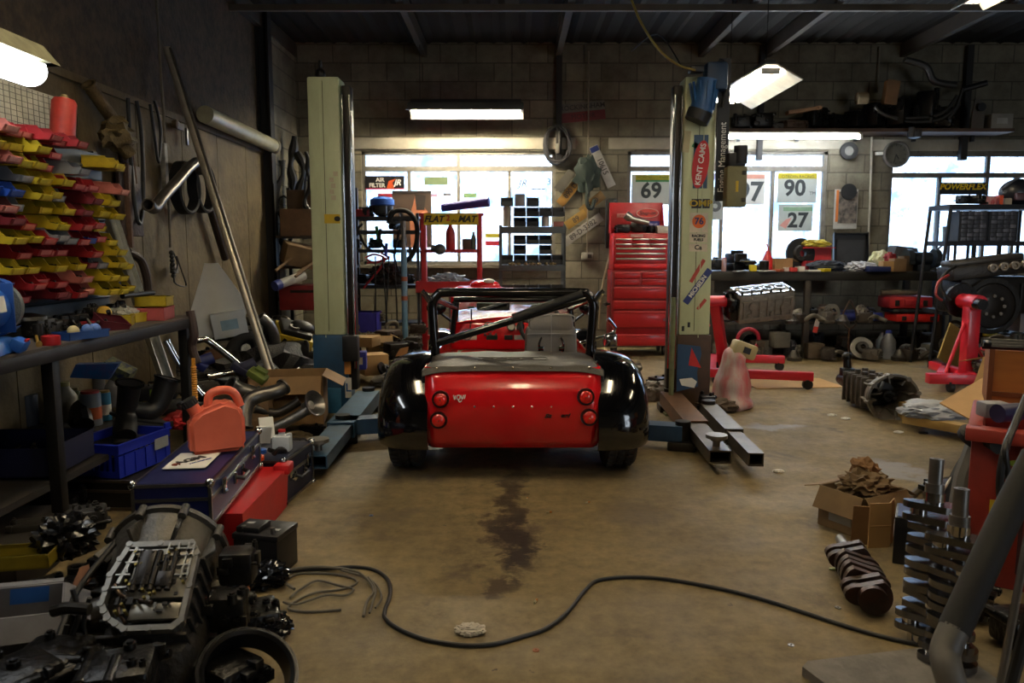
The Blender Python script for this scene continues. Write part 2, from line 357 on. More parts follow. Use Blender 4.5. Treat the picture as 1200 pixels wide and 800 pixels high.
# ================================================================ LAMPS
TUBE = EMI('fff4dc', 26); TUBEC = EMI('eef6ff', 50)
HOOD = M('3c3a35', .6, .3, .5); HOODW = M('bdb9a8', .5, dirt=.35)
TUBEB = EMI('fff2d4', 110)
def fitting(label, loc, length, rz, wid=.36, drop=0, tubes=2, mat=TUBE, chain=True, rx=0):
    t = T('fluorescent_light', label, 'light', loc, rot=(rx, 0, rz))
    b = B(); n = [(-.05, .05), (.05, .05), (wid/2, -.08), (wid/2-.012, -.085), (.045, .038), (-.045, .038), (-wid/2+.012, -.085), (-wid/2, -.08)]
    b.prism(n, length, o=(-length/2, 0, 0), rot=(pi/2, 0, pi/2)); b.build('shade', HOODW, t)
    b = B(); b.box((0, 0, .065), (length*.96, .09, .05), b=.005); b.build('housing', HOOD, t)
    for i in range(tubes):
        y = (i-(tubes-1)/2)*.11; b = B(); b.cyl((-length/2+.04, y, -.01), (length/2-.04, y, -.01), .017, seg=12); b.build('lamp_tube', mat, t)
    for sx in (-1, 1):
        b = B(); b.box((sx*(length/2-.02), 0, -.01), (.03, .16, .05), b=.004); b.build('end_cap', WHT, t)
    if chain:
        for sx in (-1, 1):
            b = B(); b.tube([(sx*length*.4, 0, .08), (sx*length*.4, 0, ZC-loc[2]-.02)], .004, 5); b.build('hanging_chain', DSTEEL, t)
    return t
q = P(546, 126, 9.35); fitting('hooded twin fluorescent light hanging above the left window', q, 1.36, 0, rx=-.06, wid=.5, mat=TUBEB)
fitting('wide fluorescent light hanging right of the stickered lift post', (2.2, 7.45, 2.8), 1.4, pi/2, wid=.56, tubes=3)
q = P(928, 160, 9.5)
t = T('fluorescent_light', 'bare fluorescent batten under the high shelf above the race number posters', 'light', q)
b = B(); b.box((0, .03, .035), (1.68, .06, .05), b=.004); b.build('housing', HOODW, t)
b = B(); b.cyl((-.82, 0, -.005), (.82, 0, -.005), .019, seg=12); b.build('lamp_tube', TUBEC, t)
for sx in (-.6, .6):
    b = B(); b.box((sx, .27, .05), (.04, .44, .03)); b.build('wall_bracket', HOODW, t)
for sx in (-.83, .83):
    b = B(); b.box((sx, 0, 0), (.03, .05, .06)); b.build('end_cap', WHT, t)
t = T('fluorescent_light', 'large diffused fluorescent light over the left workbench, at the upper left edge', 'light', (-2.02, 2.62, 2.03))
b = B(); pr = [(.075*cos(a), .075*sin(a)*.8) for a in [pi*i/12+pi for i in range(13)]]
b.prism(pr+[(.07, .03), (-.07, .03)], 1.42, o=(0, .71, 0), rot=(pi/2, 0, 0)); b.build('diffuser', EMI('f6fbff', 5.), t)
b = B(); b.prism([(-.11, 0), (-.04, .085), (.04, .085), (.11, 0), (.1, .015), (-.1, .015)], 1.5, o=(0, .75, .03), rot=(pi/2, 0, 0)); b.build('shade', M('8c8a6e', .5, dirt=.6, scale=12), t)
for y in (-.5, .5):
    b = B(); b.tube([(0, y, .11), (0, y, ZC-2.05)], .004, 5); b.build('hanging_chain', DSTEEL, t)
for i, (x, y, z, l) in enumerate(((-1.15, 3.2, 3.45, 1.5), (1.25, 3.2, 3.45, 1.5), (3.9, 3.2, 3.45, 1.5), (.1, .2, 3.5, 1.5), (4.0, 6.3, 3.45, 1.5))):   # the shop's own ceiling lights over the bay
    fitting(['ceiling light over the left side of the bay', 'ceiling light over the right side of the bay', 'ceiling light over the right part of the floor', 'ceiling light behind the camera', 'ceiling light high above the engine stand'][i],
            (x, y, z), l, pi/2, wid=.3, mat=EMI('ffe9c4', 26 if i != 3 else 24))
# ================================================================ WORLD / CAMERA
w = bpy.data.worlds.new('World'); bpy.context.scene.world = w; w.use_nodes = True
bg = w.node_tree.nodes['Background']; bg.inputs[0].default_value = (.80, .9, 1, 1); bg.inputs[1].default_value = 2.3
def portal(loc, rot, sx, sy):
    l = bpy.data.lights.new('window_daylight', 'AREA'); l.shape = 'RECTANGLE'; l.size = sx; l.size_y = sy; l.cycles.is_portal = True
    o = bpy.data.objects.new('window_daylight', l); C.objects.link(o); o.location = loc; o.rotation_euler = rot
for w_ in (W1, W2, W3): portal(((w_[0]+w_[1])/2, YB+.17, (w_[2]+w_[3])/2), (-pi/2, 0, 0), w_[1]-w_[0], w_[3]-w_[2])
portal(((DX0+DX1)/2, YF-.15, DZ/2), (pi/2, 0, 0), DX1-DX0, DZ)
cd = bpy.data.cameras.new('camera'); cam = bpy.data.objects.new('camera', cd); C.objects.link(cam)
cam.location = (0, 0, HC); cam.rotation_euler = (pi/2-TH, 0, 0); cd.sensor_width = 36; cd.lens = 27; cd.clip_start = .05
cd.dof.use_dof = True; cd.dof.focus_distance = 4.3; cd.dof.aperture_fstop = 4.5
sc = bpy.context.scene; sc.camera = cam
sc.view_settings.view_transform = 'Standard'; sc.view_settings.look = 'None'; sc.view_settings.exposure = 1.25; sc.view_settings.gamma = 1
# ================================================================ CAR (local: x right, y towards the nose, z up, origin under the tail panel)
CR = M('d1101a', .22, 0, .12, 3, coat=.8, dcol='8e0c14'); CB = M('08080a', .12, 0, .25, 5, coat=1.); VIN = M('4e4a45', .62, dirt=.4, scale=7, bump=.3, bscale=60)
CAGE = M('101012', .22, .3, .25, 9, coat=.5); TYRE = M('34302a', .85, dirt=.45, scale=9, bump=.3)
car = T('sports_car', 'low open two-seat kit car with red tail panel, black wings and black roll cage', 'car', (.005, 4.13, 0))
def prof(v):          # rear panel profile, v 0 bottom .. 1 top -> (y,z)
    pts = [(.10, .18), (.045, .23), (.012, .32), (0, .43), (.015, .52), (.045, .585), (.06, .605), (.085, .64)]
    n = len(pts); k = v*(n-1); i = min(int(k), n-2); t = k-i; o = []
    for j in (0, 1):
        p0, p1, p2, p3 = pts[max(i-1, 0)][j], pts[i][j], pts[i+1][j], pts[min(i+2, n-1)][j]
        o.append(.5*((2*p1)+(p2-p0)*t+(2*p0-5*p1+4*p2-p3)*t*t+(3*p1-p0-3*p2+p3)*t**3))
    return tuple(o)
def panel(u, v):
    y, z = prof(v); x = (u-.5)*.985; e = max(0, abs(x)-.44)/.0525
    y += .05*e*e; x *= 1-.022*(1-v)+.0
    return (x, y, z)
b = B(); b.grid(panel, 36, 28, thick=.006); b.build('rear_panel', CR, car, 50)
b = B()                                                         # body tub
b.grid(lambda u, v: (-.485+.03*u*u, .13+u*2.0, .2+v*(.44+.0*u)), 10, 3, thick=.01); b.grid(lambda u, v: (.485-.03*u*u, .13+u*2.0, .2+v*.44), 10, 3, thick=.01)
b.box((0, 1.0, .2), (.9, 1.4, .02)); b.build('body_tub', CR, car)
b = B(); b.box((0, .55, .42), (.93, .02, .4)); b.box((0, 1.0, .28), (.2, 1.1, .26), b=.03); b.build('cockpit_trim', M('1b1a19', .8), car)
# tonneau cover over the boot
def ton(u, v):
    x = (u-.5)*1.0; y = .05+v*.5; z = .648+.018*sin(min(v, .5)*pi)+.006*sin(u*23)*sin(v*9)-.03*(abs(u-.5)*2)**6
    if v < .04: z -= .022; y += .0
    return (x, y, z)
b = B(); b.grid(ton, 40, 22, thick=.005); ct = b.build('boot_cover', VIN, car, 50)
for i in range(5):
    b = B(); b.lathe([(.0, .004), (.006, .003), (.008, 0)], o=(-.42+i*.21, .047, .642), rot=(pi/2+.3, 0, 0), seg=10); b.build('press_stud', CHROME, ct)
b = B()
for i in range(4):
    b.tube([(-.14+i*.075+.036*cos(a), .2+.022*sin(a)-.02*(i % 1), .671) for a in [k*pi/8 for k in range(16)]], .003, 5, closed=True)
b.tube([(-.2, .165, .671), (.19, .165, .671), (.2, .2, .673), (.19, .235, .674), (-.2, .235, .674)], .003, 5, closed=True)
b.build('embossed_badge', VIN, ct)
for i in range(5):
    b = B(); b.sph((-.21+i*.105+(.0), .001, .435), .0065, (1, .5, 1), 10); b.build('panel_rivet', CHROME, car)
LENS = M('d01a14', .1, 0, .1, coat=1.); LENSD = M('3d0508', .15, coat=1.)
for x, z, top in ((-.395, .478, 1), (-.407, .362, 0), (.398, .492, 1), (.418, .378, 0)):
    y = .0
    lt = tag(bpy.data.objects.new('tail_light', None)); C.objects.link(lt); lt.parent = car; lt.location = (x, y-.004, z); lt.rotation_euler = (-.06, 0, 0)
    b = B(); b.lathe([(.047, .012), (.048, -.01), (.043, -.022), (.037, -.022), (.036, -.008), (.036, .01)], rot=(pi/2, 0, 0), seg=28, close=True)
    b.M = Matrix.Identity(4); m_ = b.build('bezel', M('2a0d0d', .3, .2), lt); m_.scale = (1, -1, 1) if False else (1, 1, 1)
    b = B(); b.lathe([(.036, -.004), (.035, .02), (.028, .028), (.012, .033), (0, .034)], rot=(pi/2, 0, 0), seg=28); 
    for r_ in (.012, .02, .028): b.lathe([(r_-.0015, .026), (r_, .0365 - r_*.25), (r_+.0015, .026)], rot=(pi/2, 0, 0), seg=24)
    b.build('lens', LENS, lt)
    b = B(); b.cyl((0, -.02, 0), (0, -.034, 0), .004); b.build('lens_screw', CHROME, lt)
text('St', .032, M('141013', .3), car, (.19, -.0005, .383), (pi/2-.04, 0, 0), 'badge_lettering', .0008, shear=.3, sx=1.5, ext=.003)
text('er!', .032, M('141013', .3), car, (.285, -.0005, .386), (pi/2-.04, 0, 0), 'badge_lettering', .0008, shear=.3, sx=1.4, ext=.003)
b = B(); y = -.001                                                  # small white squiggle crest
for pts in ([(-.325, .5), (-.318, .475), (-.315, .497)], [(-.305, .498), (-.29, .498), (-.292, .478), (-.306, .48), (-.305, .498)], [(-.285, .5), (-.278, .478), (-.27, .5)], [(-.3, .477), (-.292, .462), (-.28, .47)], [(-.266, .48), (-.26, .502)]):
    b.tube([(p, y, q) for p, q in pts], .0034, 5, smooth=4)
b.build('crest_mark', M('d8ccc8', .5, dirt=0), car)
# rear wings: arch swept around the wheel, rounded outer shoulder
def wing(sx):
    def f(u, v):
        a = R(208-228*u); s = v
        if s < .62: t = s/.62; x = .47+.30*sin(t*pi/2)**.9*1.; dr = .20*(1-cos(t*pi/2))**1.25
        else: t = (s-.62)/.38; x = .77-.01*t; dr = .20+.17*t
        rx = .44; rz = .40
        y = .43+(rx-dr*.85)*cos(a)*(1.25 if cos(a) > 0 else 1); z = .285+(rz-dr)*sin(a)
        if a > R(180): z = .285+(rz*.5-dr*.3)*sin(a)*1.1
        return (sx*x, y, z)
    b = B(); b.grid(f, 44, 20, thick=.006); w_ = b.build('rear_wing', CB, car, 60)
    b = B(); b.box((sx*.5, .45, .42), (.02, .7, .4), b=.004); b.build('inner_panel', M('101010', .5), w_)
for sx in (-1, 1): wing(sx)
def wheel(x, y, r, w, nm):
    t = bpy.data.objects.new(nm, None); C.objects.link(t); t.parent = car; t.location = (x, y, r)
    b = B(); h = w/2
    b.lathe([(r*.62, -h*.8), (r*.8, -h), (r*.94, -h*.95), (r*.985, -h*.78), (r*.99, -h*.3), (r*.975, -h*.28), (r*.975, -h*.2), (r*.99, -h*.18), (r*.99, h*.18), (r*.975, h*.2), (r*.975, h*.28), (r*.99, h*.3), (r*.985, h*.78), (r*.94, h*.95), (r*.8, h), (r*.62, h*.8)], rot=(0, pi/2, 0), seg=48, close=True)
    for i in range(36):
        a = 2*pi*i/36
        for q, (xa, an) in enumerate(((-.62, .5), (-.05, -.5), (.55, .5))):
            aa = a+q*.06; b.box((xa*h, cos(aa)*r*.985, sin(aa)*r*.985), (h*.42, .016, .016), rot=(aa, 0, an))
    b.build('tyre', TYRE, t)
    b = B(); b.lathe([(r*.62, -h*.8), (r*.58, -h*.4), (r*.5, 0), (r*.15, h*.2), (0, h*.2), (0, h*.1), (r*.5, -h*.1)][::1], rot=(0, pi/2, 0), seg=32)
    for i in range(5):
        a = 2*pi*i/5; b.box((0, cos(a)*r*.35, sin(a)*r*.35), (h*.3, r*.5, r*.14), rot=(a, 0, 0), b=.004)
    b.build('rim', ALU, t)
for sx in (-1, 1): wheel(sx*.625, .4, .285, .19, 'rear_wheel'); wheel(sx*.62, 2.55, .27, .16, 'front_wheel')
# roll cage
b = B(); r_ = .028; bx = .488; zt = .985+.045; y0 = .53
b.tube([(-bx+.02, y0, .60), (-bx, y0, .9), (-bx+.004, y0, zt-.06), (-bx+.035, y0, zt-.012), (-bx+.09, y0, zt), (0, y0, zt), (bx-.09, y0, zt), (bx-.035, y0, zt-.012), (bx-.004, y0, zt-.06), (bx, y0, .9), (bx-.02, y0, .60)], r_, 14, smooth=4)
hoop = b.build('rear_hoop', CAGE, car)
b = B(); b.tube([(-.46, y0-.01, .72), (.44, y0-.01, zt-.035)], .0225, 12); dg = b.build('diagonal_bar', CAGE, car)
b = B(); b.tube([(-.0, y0-.02, .875), (.42, y0-.02, zt-.005)], .026, 12); b.build('foam_padding', M('1b1b1b', .7), dg)
for f in (.2, .35, .62, .9):
    b = B(); b.tube([(-.46+.9*f+.03*cos(a), y0-.01, .72+.275*f+.034*sin(a)) for a in [k*pi/6 for k in range(12)]], .003, 5, closed=True); b.build('cable_tie', M('55534e', .4), dg)
b = B(); y1 = 1.35                                                # front hoop
b.tube([(-.44, y1, .62), (-.41, y1, .87), (-.40, y1, .91), (-.36, y1, .93), (.36, y1, .93), (.40, y1, .91), (.41, y1, .87), (.44, y1, .62)], .021, 12, smooth=4); b.build('front_hoop', CAGE, car)
for sx in (-1, 1):
    b = B(); b.tube([(sx*.478, y0+.02, zt-.04), (sx*.43, y1-.1, .89), (sx*.41, y1, .87)], .02, 10); b.build('side_bar', CAGE, car)
    b = B(); b.cyl((sx*.50, y0-.03, zt-.05), (sx*.535, y0-.03, zt-.0), .02, seg=12); b.cyl((sx*.535, y0-.03, zt-.0), (sx*.548, y0-.03, zt+.012), .013, seg=6); b.build('clamp', CHROME, car)
# dash, gauges, windscreen, mirror, wheel, seat, bonnet
b = B(); b.box((0, 1.42, .66), (.9, .05, .2), b=.02, rot=(-.15, 0, 0)); b.grid(lambda u, v: (-.45+.9*u, 1.4+.5*v, .755+.05*sin(v*pi/2)+.05*sin(u*pi)), 14, 8, thick=.01); dash = b.build('dashboard', CR, car)
for x, r_ in ((-.01, .032), (.055, .03)):
    b = B(); b.cyl((x, 1.385, .735), (x, 1.375, .735), r_, seg=20); g = b.build('gauge', M('101012', .3), dash)
    b = B(); b.cyl((x, 1.374, .735), (x, 1.3735, .735), r_*.75, seg=20); b.build('gauge_face', M('c9c6b8', .4) if x < 0 else M('3a3a38', .4), dash)
for x in (-.2, -.16, -.12):
    b = B(); b.cyl((x, 1.39, .68), (x, 1.36, .675), .008, seg=8); b.build('toggle_switch', STEEL, dash)
for x, w_, m_ in ((-.31, .1, M('d8c8b8', .6)), (-.15, .08, M('1d3a2c', .5)), (-.03, .06, M('22201e', .5)), (.05, .08, M('b0a8a0', .4))):
    b = B(); b.box((x, 1.388, .655), (w_, .008, .035), b=.002); b.build('switch_plate', m_, dash)
sw = bpy.data.objects.new('steering_wheel', None); C.objects.link(sw); sw.parent = car; sw.location = (.2, 1.2, .76); sw.rotation_euler = (pi/2-.35, 0, 0)
b = B(); b.tube([(.145*cos(a), .145*sin(a), 0) for a in [2*pi*k/28 for k in range(28)]], .014, 8, closed=True); b.build('wheel_rim', BLK, sw)
for i in range(3):
    a = pi/2+i*2*pi/3; b = B(); b.box((.07*cos(a), .07*sin(a), 0), (.14, .022, .004), rot=(0, 0, a)); b.build('spoke', STEEL, sw)
b = B(); b.cyl((0, 0, -.25), (0, 0, .012), .022, seg=14); b.build('column_shaft', BLK, sw)
st = bpy.data.objects.new('seat', None); C.objects.link(st); st.parent = car; st.location = (.245, .72, -.03); st.rotation_euler = (-.08, 0, 0)
SEATM = M('827d78', .6, dirt=.3, scale=4, bump=.3); 
def seatp(u, v):
    w_ = .21-.05*max(0, v-.55)*2.2*.5; x = (2*u-1)*w_; e = abs(2*u-1)
    return (x, -.03+.05*e**3+.0, .42+v*.49-.03*e**8*(v > .9))
b = B(); b.box((0, 0, .62), (.36, .09, .44), b=.04, taper=.9); b.box((0, 0, .845), (.30, .085, .13), b=.035, taper=.93); b.build('backrest', SEATM, st)
b = B(); b.tube([(-.155, -.05, .78), (0, -.052, .785), (.155, -.05, .78)], .004, 6); b.tube([(0, -.052, .905), (0, -.052, .66)], .003, 6)
b.tube([(-.145, -.035, .86), (-.125, -.04, .905), (.125, -.04, .905), (.145, -.035, .86)], .005, 6, smooth=3); b.build('piping', M('a5a3a0', .5), st)
b = B(); b.box((0, .3, .33), (.38, .5, .12), b=.04); b.build('seat_base', SEATM, st)
for sx in (-.06, .06):
    b = B(); b.tube([(sx, -.055, .76), (sx*1.3, -.06, .72), (sx*1.2, -.05, .66)], .008, 6, smooth=3); b.box((sx*1.1, -.06, .69), (.035, .012, .03), b=.003); b.build('harness_buckle', CHROME, st)
b = B(); b.box((-.14, 1.38, .88), (.24, .03, .06), b=.012); mi = b.build('rear_view_mirror', BLK, car)
b = B(); b.box((-.14, 1.364, .88), (.2, .002, .04)); b.build('mirror_glass', M('a8adb0', .04, 1, .05), mi)
for sx in (-1, 1):
    b = B(); b.sph((sx*.56, 1.5, .86), .075, (1, .6, .7), 14); b.tube([(sx*.56, 1.52, .84), (sx*.45, 1.5, .76)], .009, 6); mi = b.build('door_mirror', BLKG, car)
b = B(); b.tube([(-.41, 1.45, .77), (-.39, 1.52, .96), (.39, 1.52, .96), (.41, 1.45, .77)], .011, 8); fr = b.build('windscreen_frame', BLKG, car)
b = B(); b.prism([(-.405, 0), (.405, 0), (.385, .19), (-.385, .19)], .004, o=(0, 1.46, .77), rot=(pi/2-.33, 0, 0)); b.build('windscreen', CLEAR('cfdde0', .16, .05), fr)
b = B(); b.tube([(-.3, 1.43, .78), (-.3, 1.42, .86)], .006, 6); b.box((-.3, 1.42, .87), (.05, .01, .012)); b.tube([(-.3, 1.42, .78), (-.31, 1.4, .72)], .004, 6); b.build('aerial_bracket', BLK, car)
b = B(); b.grid(lambda u, v: ((2*u-1)*(.45-.14*v), 1.88+1.25*v, .46+.36*(1-v**2.2*.45)*(max(0, 1-abs(2*u-1)**3.2))**.6-.0), 22, 14, thick=.008); b.build('bonnet', CR, car, 60)
b = B(); b.sph((0, 3.12, .42), .3, (1, .55, .62), 20); b.build('nose_cone', CR, car)
for sx in (-1, 1):
    b = B(); b.grid(lambda u, v: (sx*(.53+.18*v), 2.55+.31*cos(R(150-130*u)), .27+.31*sin(R(150-130*u))+.02*sin(v*pi)), 14, 6, thick=.006); b.build('front_wing', CB, car, 60)
    b = B(); b.tube([(sx*.36, 2.5, .3), (sx*.56, 2.55, .27)], .012, 8); b.build('front_wishbone', BLK, car)
    b = B(); b.tube([(sx*.1, .4, .27), (sx*.56, .4, .285)], .03, 10); b.build('rear_axle', DSTEEL, car)
b = B(); b.tube([(.5, 1.9, .47), (.6, 1.6, .5), (.68, .9, .5), (.84, .88, .52)], .028, 10, smooth=4); b.build('side_exhaust', STEEL, car)
b = B(); b.box((.72, 1.5, .62), (.1, .1, .1), b=.02); b.tube([(.5, 1.5, .6), (.75, 1.5, .68), (.7, 1.5, .78)], .014, 7, smooth=3); b.build('side_bracket', CHROME, car)
# ================================================================ LIFT
PG = M('c3cca6', .5, dirt=.22, scale=5, dcol='6e6a42', stretch=(1, 1, .35)); PB = M('1f4e74', .5, dirt=.4, scale=4, dcol='2c2a24'); PBR = M('4a3424', .55, .2, .45, 5)
CEIL0 = ZC-.25
def post(x, y, right):
    t = T('lift_post', 'pale green lift post on a tall blue base, left of the car' if not right else 'pale green lift post plastered with stickers, right of the car', 'vehicle lift', (x, y, 0))
    zb = .62
    b = B(); n = 14
    b.box((0, 0, (zb+2.58)/2), (.24, .22, 2.58-zb), b=.012); b.box((-.03 if not right else .03, -.1135, 1.55), (.006, .004, 1.9)); b.build('column', PG, t)
    b = B(); b.box((-.004, -.112, 1.6), (.004, .003, 1.9)); b.build('column_seam', M('3d3d28', .7), t)
    b = B(); b.box((0, .02, zb/2+.01), (.27, .27, zb-.02), b=.008); b.build('base_box', PB if not right else PBR, t)
    s = 1 if not right else -1
    b = B(); b.box((s*.165, -.02, 1.35), (.07, .1, 2.35), b=.01); b.build('carriage_channel', M('2a2522', .45, .4, .4), t)
    for k, dx in enumerate((.135, .19)):
        b = B(); b.cyl((s*dx, -.085, .35), (s*dx, -.085, 2.45), .012, seg=12); b.build('guide_rod', CHROME, t)
    return t
pl = post(-1.43, 6.1, False)
b = B(); b.sph((-.04, 0, 2.62), .04, (1, 1, 1.2), 10); b.cyl((-.04, 0, 2.58), (-.04, 0, 2.72), .014, seg=8); b.build('top_bolt', DSTEEL, pl)
b = B(); b.box((.045, -.113, 1.52), (.12, .003, .07)); l1 = b.build('warning_sticker', YEL, pl); b = B(); b.sph((.085, -.116, 1.52), .025, (1, .1, .8)); b.build('sticker_mark', BLK, l1)
for i in range(5): b = B(); b.box((.06-.012*(i % 2)+.02*(i > 3), -.1125, 1.68+i*.045), (.035, .003, .035)); b.build('paper_sticker', M('c9bfa4', .7), pl)
b = B(); b.box((.17, -.14, .52), (.12, .08, .2), b=.006); b.build('switch_box', M('1a1a1c', .5), pl)
b = B(); b.box((.135, -.119, .36), (.05, .004, .1)); b.build('orange_sticker', M('cf8a3c', .6), pl)
b = B(); b.box((.137, -.119, .2), (.05, .004, .16)); l1 = b.build('white_sticker', WHT, pl); text('L', .09, M('2b5b9a', .5), l1, (.137, -.123, .2), bold=.002)
b = B(); b.box((.02, -.13, .1), (.12, .02, .2), b=.004); b.build('foot_bracket', M('2f6a93', .5, dirt=.4), pl)
rp = post(1.43, 6.1, True)
# stickers on the right post
def sticker(z, w_, h_, col, txt=None, tc=None, sz=.05, rot=0., x=0., oval=False, nm='sticker', **k):
    e = bpy.data.objects.new(nm, None); C.objects.link(e); e.parent = rp; e.location = (x, -.1125, z); e.rotation_euler = (0, rot, 0)
    b = B()
    if oval: b.prism([(w_/2*cos(a), h_/2*sin(a)) for a in [2*pi*i/28 for i in range(28)]], .002, rot=(pi/2, 0, 0))
    else: b.box((0, -.001, 0), (w_, .002, h_))
    b.build('backing', col, e)
    for i, (s, zz, q, cc) in enumerate(txt or []): text(s, q, cc, e, (0, -.0035, zz), bold=.0015, **k)
    return e
INK = M('15151a', .5); WINK = M('e8e6e0', .5)
sticker(1.95, .11, .4, M('3a5a78', .5, dirt=.4), x=.01); e = sticker(1.93, .36, .125, M('c8201e', .4), [('KENT CAMS', 0, .058, WINK)], rot=-pi/2+.12, x=.01, oval=True); e.location.y -= .003
sticker(1.635, .14, .07, INK, [('OMP', 0, .065, YEL)], x=.02, sx=1.3, nm='yellow_lettered_sticker')
e = sticker(1.49, .14, .15, M('d8cdb8', .6), x=.01); b = B(); b.prism([(.052*cos(a), .052*sin(a)) for a in [2*pi*i/24 for i in range(24)]], .002, rot=(pi/2, 0, 0), o=(0, -.003, .01)); b.build('orange_roundel', M('dd6a1e', .5), e)
text('76', .07, M('1a2c66', .5), e, (0, -.0065, .01), bold=.002)
sticker(1.375, .14, .07, M('d8cdb8', .6), [('RACING', .014, .028, INK), ('FUELS', -.016, .028, INK)], x=.01)
sticker(1.30, .14, .06, M('d8cdb8', .6), [('Ca', 0, .05, INK)], x=.01)
sticker(1.0, .32, .05, M('26357a', .5), [('MICHELIN', 0, .045, WINK)], rot=-.95, x=.015, nm='blue_lettered_sticker')
sticker(1.12, .2, .028, M('b8463c', .6, dirt=.5), rot=-1.05, x=.01); sticker(.86, .1, .025, M('b8463c', .6, dirt=.5), rot=-.9, x=.05)
sticker(2.07, .05, .04, M('3f8a5a', .5), x=-.03, rot=.5); sticker(2.1, .05, .16, M('b8b08c', .7), x=-.1, rot=.1)
for z in (.67, .70): sticker(z, .02, .04, BLK, x=-.09+(z-.67)*1.5)
sticker(2.5, .12, .03, M('b0a890', .7)); 
# base: peeling blue paint patch, red triangle
b = B(); b.prism([(-.13, 0), (.04, .04), (.03, .16), (.06, .3), (.05, .36), (-.13, .38)], .002, o=(-.0, -.1165, .17), rot=(pi/2, 0, 0)); b.build('blue_paint_patch', M('27486b', .5, dirt=.3), rp)
b = B(); b.prism([(0, 0), (.1, -.02), (.02, .14)], .002, o=(-.04, -.119, .38), rot=(pi/2, 0, 0)); s_ = b.build('red_sticker', M('c8241e', .5), rp)
b = B(); b.prism([(0, 0), (.1, -.02), (.12, .03), (.08, .06), (-.02, .05)], .002, o=(-.09, -.119, .22), rot=(pi/2, 0, 0)); b.build('torn_paper', PAPER, rp)
# power unit on the right post
pu = bpy.data.objects.new('hydraulic_power_unit', None); C.objects.link(pu); pu.parent = rp; pu.location = P(822, 110, 5.92)-rp.location; pu['label'] = 'blue electric motor and pump high on the post'
b = B(); b.cyl((0, 0, -.13), (.05, 0, .1), .085, seg=20)
for i in range(12):
    a = 2*pi*i/12; b.box((.02+.088*cos(a), .088*sin(a), -.02), (.022, .006, .2), rot=(0, .2, a))
b.build('motor_body', M('2c5e94', .45, dirt=.35), pu)
b = B(); b.cyl((-.035, 0, -.2), (-.005, 0, -.13), .09, .095, seg=20); b.build('fan_cover', M('14161a', .5), pu)
b = B(); b.box((.1, 0, .12), (.16, .14, .2), b=.02); b.build('pump_block', M('1d3a58', .5, dirt=.4), pu)
b = B(); b.box((-.05, -.02, .17), (.1, .1, .05), b=.01); b.tube([(.1, 0, .2), (.15, 0, .24), (.19, 0, .1), (.16, 0, -.1)], .012, 7, smooth=4); b.build('hose_fitting', BLK, pu)
en = T('hanging_banner', 'long black banner board reading Engine Management hanging beside the lift power unit', 'sign', P(847, 153, 5.95))
b = B(); b.box((0, 0, 0), (.09, .012, 1.05)); b.build('board', M('101214', .5), en)
text('Engine Management', .072, WINK, en, (-.0, -.0085, -.2), (pi/2, -pi/2, 0), sx=.9)
eb = bpy.data.objects.new('electrical_box', None); C.objects.link(eb); eb.parent = rp; eb.location = P(861, 219, 5.9)-rp.location; eb['label'] = 'khaki electrical switch box'
b = B(); b.box((0, 0, 0), (.15, .12, .3), b=.012); b.build('casing', M('7a7650', .5, dirt=.3), eb)
for z in (-.1, .1):
    b = B(); b.box((.05, -.063, z), (.03, .012, .03), b=.003); b.build('catch', M('3d3a28', .5), eb)
b = B(); b.box((.0, -.0615, 0), (.02, .002, .08)); b.build('yellow_label', YEL, eb)
b = B(); b.cyl((.03, -.02, .17), (.03, -.02, .3), .05, seg=14); b.box((0, 0, .2), (.13, .1, .1), b=.01); b.build('relay_unit', BLK, eb)
# rings beside the box
# lift arms
def arm(label, p, ang, L, pad, mat, padz=.16, sec=.13):
    po = pl if p[0] < 0 else rp
    t = bpy.data.objects.new('lift_arm', None); C.objects.link(t); t.parent = po; t.location = (p[0]-po.location.x, p[1]-po.location.y, 0); t.rotation_euler = (0, 0, ang); t['label'] = label
    z = .06; h = .095
    b = B()
    for sy in (-1, 1): b.box((L*.3, sy*sec/2, z+h/2), (L*.6, .008, h))
    b.box((L*.3, 0, z+h), (L*.6, sec+.008, .008)); b.box((L*.3, 0, z), (L*.6, sec+.008, .008)); b.build('outer_arm', mat, t)
    b = B(); s2 = sec-.03; h2 = h-.025; z_ = z+.012
    for sy in (-1, 1): b.box((L*.75, sy*s2/2, z_+h2/2), (L*.5, .007, h2))
    b.box((L*.75, 0, z_+h2), (L*.5, s2+.007, .007)); b.box((L*.75, 0, z_), (L*.5, s2+.007, .007)); b.build('inner_arm', M('5e554a', .4, .6, .5, 8) if p[0] > 0 else M('34536c', .45, .3, .6, 6), t)
    if pad:
        b = B(); b.cyl((L*.94, 0, z_+h2), (L*.94, 0, padz+.04), .022, seg=14); b.cyl((L*.94, 0, padz+.035), (L*.94, 0, padz+.055), .062, seg=24); b.cyl((L*.94, 0, padz+.02), (L*.94, 0, padz+.036), .035, seg=18); b.build('lifting_pad', M('8a8378', .4, .7, .4), t)
    b = B(); b.cyl((0, 0, 0), (0, 0, z+h+.03), .05, seg=16); b.box((0, 0, .03), (.18, .18, .06), b=.01); b.build('pivot', DSTEEL, t)
    return t
def armpx(label, a, c, pad, mat, **k):
    p0, p1 = Pz(*a, .1), Pz(*c, .1); d = p1-p0
    return arm(label, p0, math.atan2(d.y, d.x), d.length, pad, mat, **k)
armpx('blue grey lift arm angled towards the camera, left of the car', (432, 466), (368, 543), True, M('3a5f7c', .45, .3, .5, 6), sec=.17)
armpx('rusty brown lift arm with a round pad nearest the car, right side', (785, 467), (844, 537), True, M('6b4a30', .5, .4, .5, 6), sec=.15)
armpx('steel lift arm with an open square end, right of the rusty arm', (830, 482), (886, 540), False, M('6f6a60', .4, .6, .5, 6), sec=.11)
